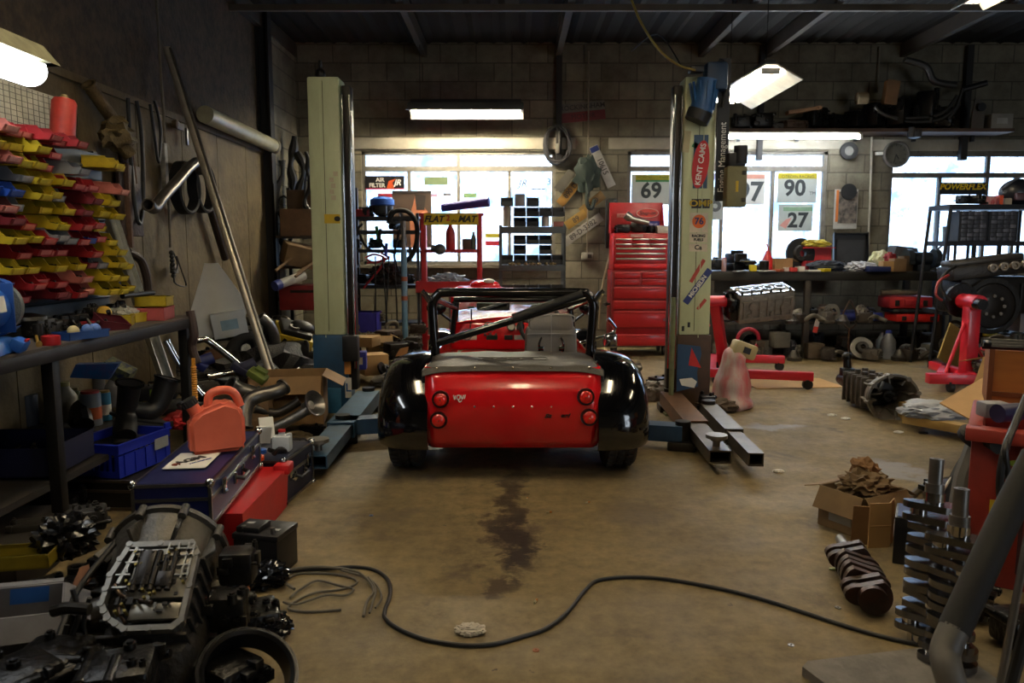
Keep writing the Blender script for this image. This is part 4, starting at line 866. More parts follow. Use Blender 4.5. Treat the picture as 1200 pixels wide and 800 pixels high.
carton('small_carton', 'blue and white small carton behind the grey tin', Pz(76, 382, BT), .09, .1, .045, .4, M('39418c', .6), lab=WHT)
carton('small_carton', 'white printed small carton at the left of the grey tin', Pz(50, 384, BT), .07, .08, .05, .2, M('a09c90', .6), lab=M('39418c', .6))
carton('small_carton', 'purple flat carton lying on top near the grinder', Pz(70, 372, BT), .1, .12, .02, .9, M('4a4a90', .6))
q = Pz(100, 384, BT)
def obin(label, q, w_, d_, h_, m_, rz=0, rot=None, cat='bin', name='plastic_bin'):
    t = T(name, label, cat, q, rz, None, (rot[0], rot[1], rz) if rot else None); b = B(); tray(b, w_, d_, h_, .004, .006); b.build('bin_body', m_, t)
    b = B(); rn = random.Random(int(w_*999))
    for i in range(8): b.cyl((rn.uniform(-.35, .35)*w_, rn.uniform(-.3, .3)*d_, .006), (rn.uniform(-.35, .35)*w_, rn.uniform(-.3, .3)*d_, h_*.7), .008, seg=6)
    b.build('loose_hardware', DSTEEL, t); return t
obin('bright red plastic bin lying among cartons on the left bench', Pz(100, 386, BT), .13, .09, .045, bc['red'], .2)
obin('dark red plastic bin tipped towards the camera on the left bench', Pz(128, 386, BT), .13, .12, .06, M('5e1a22', .5), .9, (.3, .2))
obin('yellow plastic bin standing on the bench beside the plastic bag', Pz(146, 381, BT), .08, .09, .05, bc['yellow'], .3)
obin('yellow plastic bin, rightmost of the pair on the bench edge', Pz(158, 377, BT), .08, .09, .05, bc['yellow'], -.2)
obin('large faded pink plastic tub at the far end of the left bench', Pz(177, 374, BT), .2, .2, .07, M('a84a44', .5, dirt=.4, scale=9), .15)
q = Pz(177, 374, BT)+V((.0, .05, .072)); obin('yellow plastic tub stacked on the faded pink tub', q, .17, .12, .055, bc['yellow'], .1)
obin('blue plastic bin lying at the foot of the bins, far end', P(128, 338, 4.25), .12, .09, .045, bc['blue'], .2)
q = Pz(197, 365, BT)+V((0, 0, .05)); b = B(); b.cyl((-.03, 0, 0), (.03, 0, .0), .014, seg=12); solo('screw_lid', 'small bright red cap at the end of the bench', 'cap', b, RED, q)
t = T('grease_pot', 'yellow lidded pot lying beside the clear plastic bag', 'pot', BP(128, -2.08, .97), rot=(pi/2, 0, .6)); b = B(); b.lathe([(.033, -.03), (.036, 0), (.03, .02), (.0, .022)], seg=18); b.build('pot_body', M('c79a20', .4), t)
crump('plastic_bag', 'clear crumpled plastic bag lying on the left bench', BP(147, -2.12), (.075, .1, .05), 4, CLEAR('c9c9bc', .5, .2), 'bag')
q = BP(105, -2.1); b = B(); rn = random.Random(8)
for i in range(26): a = V((rn.uniform(-.1, .1), rn.uniform(-.12, .12), rn.uniform(.0, .05))); d_ = V((rn.uniform(-.05, .05), rn.uniform(-.05, .05), rn.uniform(0, .04))); b.cyl(a, a+d_, rn.uniform(.006, .016), seg=8)
solo('bolt_heap', 'heap of black bolts and small fittings in the middle of the left bench', 'bolts', b, OIL, q)['kind'] = 'stuff'
b = B(); b.lathe([(.075, 0), (.07, .015), (.02, .03), (0, .03)], seg=24); solo('dark_dish', 'dark grey metal dish behind the grinder wheel', 'dish', b, DSTEEL, BP(40, -2.16, .98))
for k, (x, y, l) in enumerate(((64, 360, 'dark socket set lump left of the bolt heap'), (85, 366, 'small oily carburettor piece behind the cartons'), (118, 360, 'black coupling beside the bolt heap'), (160, 362, 'black trigger gun lying behind the plastic bag'), (47, 375, 'small blackened vice casting behind the grinder'), (142, 352, 'dark drill chuck under the lowest bins'), (75, 1, 'black cast clamp between grinder and bolt heap'), (95, 1, 'grey gearwheel lump left of the bolt heap end'), (118, 1, 'dark nut heap right under the last bins'), (170, 1, 'black wrapped cable lump near the bench end'), (54, 1, 'oily spindle right behind the tins'))):
    lump('bench_part', l, BP(x, -2.14), (.1, .12, .07+.02*(k % 3)), 60+k, OIL if k % 2 else M('35322e', .5, .5, .5), k*.8)
hose('air_line', 'black tool handle resting across the bench end', [BP(150, -2.1, 1.04), BP(186, -2.08, 1.04)], .014, BLK, 'tool', smooth=0)
b = B(); b.cyl((0, 0, 0), (.02, .1, .02), .006, seg=8); b.cyl((0.0, -.01, 0), (-.01, -.05, 0), .012, seg=8); solo('screwdriver', 'screwdriver lying on the bench beside the red tin', 'tool', b, M('8a6a2a', .4), Pz(45, 405, BT)+V((0, 0, .01)), .8)
b = B(); b.cyl((0, 0, 0), (0, 0, .075), .018, seg=14); solo('socket_tube', 'dark steel tube standing left of the red tin', 'tube', b, DSTEEL, Pz(45, 400, BT))
hose('hanging_keys', 'bunch of rags and wires hanging from the bench end post', [V((-1.89, 4.5, .93)), V((-1.87, 4.49, .8)), V((-1.89, 4.5, .72)), V((-1.86, 4.49, .62))], .025, M('3a2a24', .7), 'rag')
# ================================================================ UNDER THE BENCH
SH = .287
b = B(); b.prism([(0, 0), (.2, .02), (.24, .12), (.02, .08)], .07, rot=(pi/2, .2, .25)); solo('blue_tray', 'light blue speckled cover tipped on the under-bench shelf', 'cover', b, M('2a6aa8', .5, dirt=.3, dcol='8a2a30', scale=20), P(86, 440, 4.4))
b = B(); b.box((0, 0, 0), (.16, .1, .09), rot=(.2, .5, .1)); solo('patterned_box', 'navy and yellow diamond patterned box under the left bench', 'box', b, M('8a8a50', .6, dirt=1., scale=26, dcol='23284a'), P(139, 435, 4.5))
def cs(label, px, py, w_, h_, m_, cap=None, shape='can', band=None, z=SH, name='spray_can', cat='can'): return can(name, label, cat, (px, py, z), w_, h_, m_, cap, shape, band)
cs('cream plastic bottle with a narrow neck under the bench', 79, 492, 25, 46, M('a09a88', .5), M('b5ab6c', .5), 'bottle', name='bottle', cat='bottle')
cs('white aerosol can standing left of the blue crate', 75, 520, 13, 50, M('a8aab0', .4, .2), M('cfcfc8', .5), 'aerosol', z=.14)
cs('grey can with a red cap and orange hazard label', 108, 498, 23, 42, M('8e9aa8', .4, .3), M('b0302c', .5), 'can', M('b85a30', .5), name='solvent_can')
cs('slim light blue can right of the hazard label can', 124, 492, 14, 36, M('3f86ac', .4, .2), M('a8843a', .5), 'can', WHT)
cs('small green aerosol can behind the hazard label can', 90, 485, 12, 32, M('4a5a34', .4, .2), M('7a7050', .4), 'aerosol')
cs('large grey bottle behind the black boots', 134, 476, 19, 38, M('6e7078', .4), M('22242a', .4), 'bottle', name='bottle', cat='bottle')
cs('grey bottle with white spout beside the boots', 147, 474, 15, 40, M('84868c', .4), WHT, 'bottle', name='bottle', cat='bottle')
cs('dark grey canister behind the slim blue can', 116, 470, 16, 34, M('4c4e54', .4), BLK, 'can', name='canister', cat='canister')
cs('white cylinder with a blue top behind the bench leg', 48, 492, 12, 40, M('46548c', .4), M('2a3a78', .4), 'aerosol')
cs('small dark canister in the shadow left of the bench leg', 32, 498, 26, 40, M('1c2430', .5), None, 'can', name='canister', cat='canister')
cs('small white bottle lid down near the red pot', 97, 462, 10, 14, M('a5a5a0', .5), None, 'can', name='pot', cat='pot')
cs('small red lidded pot under the blue cover', 108, 462, 10, 14, M('8e2c30', .5), None, 'can', name='pot', cat='pot')
def boot(label, px, py, z, rz, tilt):
    q = Pz(px, py, z); t = T('rubber_boot', label, 'boot', q, rot=(tilt, .15, rz)); t.scale = (1.25, 1.25, 1.05)
    b = B(); b.tube([(0, 0, .24), (0, 0, .15), (0, -.01, .08), (0, -.05, .05), (0, -.12, .045), (0, -.165, .035)], lambda f: .055-.004*sin(f*6)-.012*f, 14, smooth=4, flat=.9); b.build('upper', M('17181a', .45, dirt=.25), t)
    b = B(); b.box((0, -.07, .008), (.095, .24, .018), b=.008); b.build('sole', M('0f0f10', .6), t)
    b = B(); b.lathe([(.05, 0), (.058, 0), (.058, .012), (.05, .012)], o=(0, 0, .235), seg=18, close=True); b.build('cuff', BLKG, t)
boot('black rubber boot standing in the blue crate, left one', 146, 500, .33, .5, .2); boot('black rubber boot leaning in the blue crate, right one', 180, 494, .33, -.6, -.3)
hose('funnel_cone', 'black rubber hood beside the hazard label can', [Pz(92, 500, .3)+V((0, 0, .02)), Pz(95, 496, .3)+V((0, 0, .09)), Pz(104, 500, .3)+V((0, -.04, .02))], .05, BLK, 'hood')
t = T('tool_case', 'black power tool case with a green tag on the under-bench shelf', 'case', Pz(185, 468, SH), .3); b = B(); b.box((0, 0, .05), (.24, .16, .09), b=.012); b.build('case_shell', M('26262a', .5), t)
b = B(); b.box((0, -.083, .06), (.07, .004, .05)); b.build('green_tag', M('7d9a2c', .6), t); b = B(); b.tube([(-.05, 0, .09), (-.05, 0, .12), (.05, 0, .12), (.05, 0, .09)], .008, 6); b.build('handle', BLK, t)
b = B(); b.box((0, 0, .02), (.3, .2, .04), b=.01, rot=(.1, -.1, 0)); t = solo('flat_case', 'flat dark case with a green corner below the tool case', 'case', b, M('2c3030', .5), Pz(190, 482, SH), .4); b = B(); b.box((.13, -.05, .03), (.04, .08, .03)); b.build('green_corner', M('6f9a2c', .6), t)
# blue crate
def crate(label, q, w_, d_, h_, rz, m_, tagm=None, group=None):
    t = T('plastic_crate', label, 'crate', q, rz, group)
    b = B(); b.box((0, 0, .004), (w_*.94, d_*.94, .008))
    for sy in (-1, 1):
        for k in range(9): b.box((-w_/2+.02+(w_-.04)*k/8, sy*(d_/2-.006), h_*.42), (.012, .007, h_*.6))
        b.box((0, sy*(d_/2-.006), h_*.1), (w_-.01, .008, h_*.2)); b.box((0, sy*(d_/2-.004), h_*.82), (w_, .012, h_*.24)); b.box((0, sy*d_/2, h_*.97), (w_+.02, .02, h_*.06))
    for sx in (-1, 1):
        b.box((sx*(w_/2-.004), 0, h_*.33), (.008, d_, h_*.66)); b.box((sx*(w_/2-.003), 0, h_*.84), (.012, d_, h_*.26)); b.box((sx*w_/2, 0, h_*.98), (.018, d_+.02, h_*.05))
        for k in range(5): b.box((sx*(w_/2+.002), -d_*.4+d_*.2*k, h_*.35), (.008, .008, h_*.6))
        b.box((sx*(w_/2-.003), sx*d_*.0+d_*.47, h_*1.08), (.012, d_*.1, h_*.18))
    b.build('crate_shell', m_, t)
    if tagm: b = B(); b.box((w_/2+.008, d_*.3, h_*.62), (.002, d_*.28, h_*.34)); b.build('paper_label', tagm, t)
    return t
q = Pz(122, 552, .18); t = crate('bright blue ventilated plastic crate holding boots beside the flight case', V((q.x, q.y+.16, .16)), .31, .40, .17, -.2, M('1c2fb4', .4, dirt=.2), M('9aa0a8', .7))
obin('dark navy plastic tub low under the left bench', V((-2.25, 3.45, .3)), .45, .38, .13, M('171b3c', .5), .05)
b = B(); b.box((0, 0, .14), (.6, .7, .28), b=.01); solo('storage_chest', 'dark wooden chest beneath the navy tub under the bench', 'chest', b, M('201c1a', .7), (-2.3, 3.4, 0))if False else None
t = T('aluminium_case', 'dark case with grey metal edges beneath the blue crate', 'case', V((-2.1, 3.95, 0)), -.05); b = B(); b.box((0, 0, .075), (.5, .5, .15)); b.build('case_shell', M('1c1a1a', .5), t)
b = B()
for z in (.01, .15, .1): b.box((0, -.25, z), (.51, .012, .014)); b.box((.25, 0, z), (.012, .51, .014))
for x in (-.25, .25): b.box((x, -.25, .075), (.02, .02, .15))
b.build('metal_edging', M('7a6f66', .35, .8, .4), t)
t = carton('bulb_carton', 'small dark blue carton with orange rings lying near the chest', Pz(30, 560, .2), .1, .07, .05, -.1, M('1c1c5a', .5)); b = B()
for x in (-.025, .03): b.tube([(x+.014*cos(a), -.037, .025+.014*sin(a)) for a in [i*pi/6 for i in range(12)]], .003, 5, closed=True); b.tube([(x+.014*cos(a), .01*sin(a), .0515) for a in [i*pi/6 for i in range(12)]], .003, 5, closed=True)
b.build('orange_ring_print', ORANGE, t)
b = B(); b.box((0, 0, .09), (.5, .55, .18), b=.01); solo('wooden_block', 'dark oily timber block at the far left floor edge', 'block', b, M('1d1815', .7, dirt=.5), (-2.12, 2.98, 0), .1)
b = B(); b.lathe([(.06, 0), (.055, .05), (.02, .1), (.012, .16)], seg=18); solo('funnel', 'grey plastic funnel in front of the dark case', 'funnel', b, M('77746e', .5), Pz(116, 590, .0)+V((-.1, .1, 0)))
lump('alternator', 'small grey alternator casting on the floor below the bench', Pz(38, 640, .1), (.16, .14, .12), 41, M('4a4844', .4, .7, .5, 10, .3), .4)
lump('starter_motor', 'dark starter motor casting lying behind the gearbox', Pz(70, 610, .0), (.25, .2, .15), 43, OIL, .2)
crump('bin_liner', 'glossy black crumpled bin liner beside the gearbox bell housing', Pz(78, 650, .2), (.09, .09, .08), 8, BLKG, 'bag', amp=.8)
b = B(); tray(b, .2, .12, .05, .006, .008); solo('yellow_crate', 'yellow plastic crate half hidden behind the blue and white box', 'crate', b, M('8a7a1c', .5, dirt=.5), Pz(28, 660, .22), .2)
# ---------------------------------------------------------------- automatic gearbox in the foreground
gb = T('gearbox', 'oily automatic gearbox lying valve body up in the left foreground', 'gearbox', (-1.05, 2.16, 0), .1)
tilt = Matrix.Translation((0, -.06, .33)) @ Matrix.Rotation(.62, 4, 'X') @ Matrix.Scale(.8, 4)
b = B(); b.M = tilt; b.box((0, 0, -.15), (.28, .33, .18), b=.03)
for k in range(6): b.box((0, -.15+k*.06, -.13), (.31, .012, .16), b=.003)
b.M = Matrix.Identity(4); b.box((0, .0, .1), (.26, .34, .2), b=.04)
b.tube([(-.17, -.15, .2), (-.23, -.16, .18), (-.33, -.12, .17)], .018, 8, smooth=3); b.build('main_case', CAST, gb)
o8 = [(-.15, .06), (-.115, .19), (.12, .19), (.15, .14), (.155, -.14), (.13, -.165), (-.04, -.165), (-.11, -.12), (-.15, -.06)]
b = B(); b.M = tilt; n = len(o8); LS = M('8b8984', .35, .8, .35, 14)
for sc_, z0_, z1_ in ((1, -.02, .012),):
    inn = [(x*.88, y*.88) for x, y in o8]
    vo = [b.bm.verts.new((x, y, z1_)) for x, y in o8]; vi = [b.bm.verts.new((x, y, z1_)) for x, y in inn]; wo = [b.bm.verts.new((x*1.0, y*1.0, z0_)) for x, y in o8]; wi = [b.bm.verts.new((x, y, z0_)) for x, y in inn]
    for i in range(n):
        j = (i+1) % n; b.bm.faces.new((vo[i], vo[j], vi[j], vi[i])); b.bm.faces.new((vo[i], wo[i], wo[j], vo[j])); b.bm.faces.new((vi[i], vi[j], wi[j], wi[i]))
    b._v(vo+vi+wo+wi)
for i in range(n):
    j = (i+1) % n
    for f in (0, .5): x, y = o8[i][0]*(1-f)+o8[j][0]*f, o8[i][1]*(1-f)+o8[j][1]*f; b.cyl((x*.95, y*.95, -.01), (x*.95, y*.95, .015), .012, seg=12)
b.build('pan_flange', LS, gb)
b = B(); b.M = tilt; b.prism([(x*.9, y*.9) for x, y in o8], .01, o=(0, 0, -.045)); b.build('sump_floor', OIL, gb)
b = B(); b.M = tilt; b.box((.035, .055, -.0), (.2, .2, .024), b=.002); b.box((.045, -.09, -.008), (.17, .06, .02), b=.002); vb = b.build('valve_body', M('77746c', .35, .75, .45, 16), gb)
b = B(); b.M = tilt; rn = random.Random(5)
for k in range(6): b.cyl((-.05+k*.0, .0, 0), (-.05, .0, .0), .001) if False else None
for k in range(5): x = -.045+k*.03; b.cyl((x, -.02, .02), (x, .14-.02*(k % 2), .02), .0105, seg=12); b.cyl((x, .0, .02), (x, .02, .02), .013, seg=12)
b.box((-.02, .07, .02), (.05, .14, .02), b=.003); b.box((.055, .02, .022), (.05, .06, .02), b=.003); b.build('spool_block', M('2a2725', .35, .7, .4), vb)
b = B(); b.M = tilt
for x in (.04, .075, .11, .13):
    b.box((x, .1, .016), (.006, .15, .01))
for y in (.04, .08, .12, .15): b.box((.09, y, .016), (.09, .005, .01))
for y in (.0, .05, .1, .15): b.box((-.075-.02*(y < .1), y, .012), (.05, .006, .012))
b.box((-.09, .09, .008), (.012, .15, .016), rot=(0, 0, -.2)); b.build('casting_ribs', M('a8a6a0', .35, .8, .25), vb)
for k in range(16):
    x, y = rn.uniform(-.09, .13), rn.uniform(-.11, .15); b = B(); b.M = tilt; b.box((x, y, .012), (rn.uniform(.008, .02), rn.uniform(.008, .03), .008)); b.build('machined_slot', M('242220', .4, .5) if k % 3 else M('8f8d88', .3, .8), vb)
for k in range(34):
    x, y = rn.uniform(-.08, .13), rn.uniform(-.11, .15); b = B(); b.M = tilt; b.cyl((x, y, .0), (x, y, .03), .0055, seg=6); b.build('bolt', M('9a8a4a', .3, .8) if k % 2 else CHROME, vb)
b = B(); b.M = tilt; b.tube([(-.12, .02, -.0), (-.09, -.02, .01), (-.07, -.03, .0), (0, -.05, .005), (.03, -.06, .01)], .007, 8, smooth=4); b.tube([(-.1, -.02, -.02), (-.08, -.08, -.01), (-.05, -.12, -.02)], .006, 8, smooth=4); b.build('oil_pipe', M('4a3c34', .4, .6), gb)
for k, (r0, r1, x, y, z) in enumerate(((.06, .05, -.17, .06, .2),)): b = B(); b.cyl((x, y, z), (x-.05, y-.02, z), r0, r1, seg=24); b.lathe([(.03, 0), (.045, 0), (.045, .02), (.03, .02)], o=(x-.05, y-.02, z), rot=(0, -pi/2, 0), close=True); b.build('servo_cover', M('35322e', .35, .6), gb)
bell = tag(bpy.data.objects.new('bell_housing', None)); C.objects.link(bell); bell.parent = gb; bell.location = (-.09, .27, .21); bell.rotation_euler = (-pi/2+.25, 0, .05)
b = B(); b.lathe([(.12, -.12), (.14, -.1), (.165, .02), (.185, .12), (.2, .125), (.2, .145), (.175, .145), (.15, .0), (.1, -.1)], seg=40, close=True)
for k in range(9):
    a = 2*pi*k/9+.2; b.cyl((.198*cos(a), .198*sin(a), .09), (.198*cos(a), .198*sin(a), .148), .014, seg=12); b.box((.175*cos(a), .175*sin(a), .05), (.05, .012, .12), rot=(0, -.3, a), b=.003)
b.build('bell_shell', M('55524c', .45, .6, .6, 9, .4), bell)
b = B(); b.sph((0, .02, -.02), .115, (1, 1, .7), 20); b.build('converter_hump', M('4c4a45', .4, .6, .5, 9, .3), bell)
b = B(); b.tube([(-.2, .22, .36), (-.24, .1, .3), (-.22, -.05, .28), (-.2, -.2, .2), (-.12, -.3, .1)], .009, 7, smooth=4); b.tube([(-.16, -.2, .3), (-.18, -.25, .15), (-.1, -.32, .1)], .007, 7, smooth=4); b.build('wiring_harness', BLK, gb)
for k in range(3): b = B(); b.casting((.14, .12, .14), 80+k, 12); c_ = b.build('side_boss', DSTEEL, gb); c_.location = (-.22+.42*(k > 0)-.02*k, -.1+.2*k, .05+.06*k)
# lower dark mass under and around it
for k, (x, y, z, d_, l) in enumerate(((-1.12, 1.72, 0, (.4, .22, .13), 'black oily transfer case in front of the gearbox at the bottom edge'), (-1.42, 2.0, 0, (.3, .3, .14), 'dark differential casing left of the gearbox'), (-.86, 2.12, 0, (.18, .3, .13), 'black oily bracket casting right of the gearbox'), (-1.45, 2.55, 0, (.3, .25, .2), 'dark housing between the gearbox and the timber block'), (-.88, 2.48, 0, (.2, .2, .1), 'dark lump of casting against the red box'))):
    lump('engine_casting', l, V((x, y, z)), d_, 90+k, OIL, k*.5)
# open blue-white box
t = carton('open_carton', 'open blue and white cardboard box lying at the left foreground edge', V((-1.42, 2.12, .14)), .18, .18, .15, .5, M('6a6a70', .7, dirt=.4), open_=True, rot=(.1, .1)); 
b = B(); b.box((.0, -.092, .1), (.18, .003, .04)); b.box((.092, 0, .125), (.003, .18, .04)); b.box((-.09, 0, .12), (.003, .1, .05)); b.box((0, .086, .12), (.1, .003, .05)); b.build('blue_print', M('1f5ba8', .6), t)
# black band loop
t = T('rubber_band_ring', 'wide black curved fan shroud ring in the left foreground', 'ring', V((-.76, 2.06, .08)), rot=(.5, .35, .2)); b = B()
b.lathe([(.118, -.035), (.128, -.04), (.131, .04), (.126, .045), (.118, .035)], seg=40, close=True); b.build('band', M('141414', .35, dirt=.3), t)
b = B(); b.lathe([(.131, .03), (.142, .03), (.142, .036), (.131, .036)], seg=40, close=True); b.build('rim', BLKG, t)
for k, (x, y, d_, l) in enumerate(((270, 672, (.11, .08, .05), 'crumpled shiny black plastic sheeting beside the battery'), (305, 685, (.1, .07, .05), 'crumpled black plastic wrap next to the wire coil'), (318, 745, (.06, .06, .04), 'black plastic wrap in front of the shroud ring'), (240, 740, (.1, .08, .06), 'oily black rag inside the shroud ring'), (255, 700, (.12, .1, .05), 'black foil wrap between gearbox and shroud ring'))):
    crump('plastic_wrap', l, (x, y, 0), d_, 30+k, M('0e0e10', .14, dirt=.2), 'plastic sheet', amp=1.1)
b = B(); b.prism([(0, 0), (.1, .03), (.06, .2), (-.02, .14)], .01, rot=(.5, .2, .3)); solo('cardboard_scrap', 'orange brown cardboard scrap inside the shroud ring', 'cardboard', b, M('8a4c1e', .8), Pz(262, 745, .03))
b = B(); b.prism([(0, 0), (.05, .01), (.04, .12), (-.02, .1)], .008, rot=(.3, -.2, 0)); solo('cardboard_scrap', 'small brown cardboard scrap beside the gearbox', 'cardboard', b, M('6e4424', .8), Pz(85, 690, .2))
# ---------------------------------------------------------------- flight cases
def fcase(label, loc, rz, w_, d_, h_, m_, rot=None, lat=2):
    t = T('flight_case', label, 'case', loc, rz, None, rot)
    b = B(); b.box((0, 0, h_/2), (w_, d_, h_)); b.build('case_shell', m_, t)
    b = B(); e = .012; al = M('8d8a86', .3, .9, .4, 14)
    for z in (e/2, h_-e/2, h_*.62, h_*.66):
        for s in (-1, 1): b.box((0, s*d_/2, z), (w_+e, e, e if z not in (h_*.62, h_*.66) else .006)); b.box((s*w_/2, 0, z), (e, d_+e, e if z not in (h_*.62, h_*.66) else .006))
    for sx in (-1, 1):
        for sy in (-1, 1): b.box((sx*w_/2, sy*d_/2, h_/2), (e, e, h_))
    b.build('aluminium_edging', al, t)
    for sx in (-1, 1):
        for sy in (-1, 1):
            for z in (0, h_): b = B(); b.sph((sx*w_/2, sy*d_/2, z), .019, (1, 1, 1), 10); b.build('ball_corner', CHROME, t)
    for k in range(lat):
        y = -d_*.3+d_*.6*k/(max(1, lat-1)); b = B(); b.box((w_/2+.008, y, h_*.66), (.012, .045, .06), b=.003); b.cyl((w_/2+.01, y-.012, h_*.5), (w_/2+.01, y+.012, h_*.5), .01, seg=10); b.box((w_/2+.012, y, h_*.75), (.01, .02, .03), b=.003); b.build('latch', CHROME, t)
    b = B(); b.tube([(w_/2+.01, -.06, h_*.5), (w_/2+.035, -.05, h_*.45), (w_/2+.035, .05, h_*.45), (w_/2+.01, .06, h_*.5)], .009, 8); hd = b.build('handle', BLK, t)
    for y in (-.07, .07): b = B(); b.box((w_/2+.007, y, h_*.5), (.012, .03, .05), b=.003); b.build('handle_plate', CHROME, hd)
    return t
FC = fcase('navy blue flight case with aluminium edges carrying the red jerry can', V((-1.352, 3.28, .225)), .105, .285, .85, .175, M('171c4a', .4, dirt=.25))
b = B(); b.box((-.01, -.12, .183), (.17, .24, .002), rot=(0, 0, 0)); lb_ = b.build('white_label', WHT, FC); text('AGM', .062, INK, lb_, (-.02, -.12, .1855), (0, 0, .9), bold=.002)
text('MOTORSPORT', .016, M('2b4b9a', .5), lb_, (.03, -.14, .1855), (0, 0, .9)); b = B(); b.tube([(-.055+.015*cos(a), -.19+.01*sin(a), .186) for a in [i*pi/6 for i in range(11)]], .003, 5); b.build('logo_swirl', M('8a3c20', .5), lb_)
b = B(); b.prism([(-.15, -.3), (.16, -.3), (.17, .36), (-.15, .36)], .2, sc=1.05, o=(0, 0, 0)); t = solo('red_plastic_box', 'bright red plastic storage box under the navy flight case', 'box', b, M('b81a20', .45, dirt=.25), (-1.3, 3.4, 0.0), .03)
b = B(); b.box((.16, .36, .2), (.08, .1, .05), b=.01); b.build('box_lip', M('c81e24', .45), t)
FC2 = fcase('small dark blue flight case standing behind the red box', V((-1.26, 3.99, 0)), -.1, .25, .4, .23, M('191c34', .45, dirt=.3), lat=2)
# items on the second case
q = V((-1.26, 3.95, .238)); 
can('oil_jug', 'small white jug with a red cap on the smaller flight case', 'jug', q+V((.05, -.0, 0)), 22, 26, M('c2c8cc', .5), M('c8201e', .4), 'jug')
for k, (dx, dy, c_, l) in enumerate(((-.06, -.12, M('1d8a3a', .4), 'green round lid on the smaller flight case'), (-.02, -.18, M('d0501c', .4), 'orange round lid in front of the white jug'), (-.05, -.05, M('1d50a8', .4), 'blue round cap left of the white jug'))):
    b = B(); b.lathe([(.03, 0), (.032, .02), (.026, .024), (0, .024)], seg=18); solo('round_lid', l, 'lid', b, c_, q+V((dx, dy, 0)))  # loose round lids lying on the smaller case
b = B(); b.tube([(.0, 0, .02), (.03, .0, .05), (.05, .03, .03), (.0, .05, .02), (-.03, .02, .04)], .012, 7, smooth=4); solo('wire_bundle', 'short bundle of dark wires on the smaller flight case', 'cable', b, BLK, q+V((.05, -.15, 0)))
b = B(); b.box((0, 0, .04), (.08, .01, .1), rot=(.3, .1, .4)); solo('paper_tag', 'folded white paper tag behind the smaller flight case', 'paper', b, PAPER, q+V((-.08, .1, 0.02)))
b = B(); b.box((0, 0, .05), (.09, .006, .12), rot=(-.3, .1, .9)); solo('paper_card', 'pale upright paper card behind the jerry can', 'paper', b, PAPER, q+V((-.1, .22, 0.02)))
crump('brown_rag', 'tan crumpled rag beside the lift arm pad', (345, 522, 0), (.12, .1, .05), 12, M('7d6a48', .8), 'rag')
crump('red_cloth', 'red cloth behind the blue crate', Pz(212, 500, .22), (.1, .12, .05), 15, M('b01a20', .7), 'rag')
# jerry can
jc = T('jerry_can', 'translucent red plastic fuel can standing on the navy flight case', 'fuel can', V((-1.31, 3.33, .408)), .5)
b = B(); pr = [(-.115, 0), (.1, 0), (.115, .02), (.115, .16), (.095, .2), (.03, .225), (-.07, .19), (-.115, .15)]
b.prism(pr, .13, o=(0, .065, 0), rot=(pi/2, 0, 0)); es = [e for e in b.bm.edges]; bmesh.ops.bevel(b.bm, geom=es, offset=.018, segments=3, affect='EDGES')
JM = M('dd6a4c', .4, 0, .3, 4, dcol='b4442a'); b.build('can_body', JM, jc, 60)
b = B(); b.tube([(-.03, 0, .195), (-.02, 0, .25), (.03, 0, .268), (.08, 0, .25), (.105, 0, .19)], .019, 12, smooth=5); b.build('handle', JM, jc)
b = B(); b.cyl((-.075, 0, .17), (-.1, 0, .215), .028, seg=18); b.build('neck', JM, jc)
b = B(); b.cyl((-.098, 0, .21), (-.112, 0, .238), .033, seg=18); 
for k in range(14): a = 2*pi*k/14; b.box((-.105+.03*cos(a)*.9, .033*sin(a), .224+.014*cos(a)), (.006, .006, .026), rot=(0, -.5, 0))
b.build('screw_cap', BLK, jc)
b = B(); b.tube([(-.105, 0, .22), (-.135, .0, .225), (-.15, .02, .215), (-.14, .04, .2)], .007, 7, smooth=4); b.build('cap_strap', BLK, jc)
# battery
ba = T('car_battery', 'black car battery standing on the floor in front of the red box', 'battery', V((-1.0, 3.0, 0)), -.2)
b = B(); b.box((0, 0, .075), (.19, .17, .15), b=.006); b.build('battery_case', M('101012', .4), ba)
b = B(); b.box((0, 0, .162), (.2, .175, .025), b=.006); b.box((-.04, -.02, .185), (.1, .1, .025), b=.006); b.build('lid', M('17171a', .4), ba)
for x in (-.06, .065): b = B(); b.cyl((x, -.06, .17), (x, -.06, .2), .01, seg=10); b.build('terminal', STEEL, ba)
for x in (-.05, .06): b = B(); b.box((x, -.02, .1985 if x < 0 else .176), (.03, .022, .002)); b.build('paper_label', M('9a9a98', .6), ba)
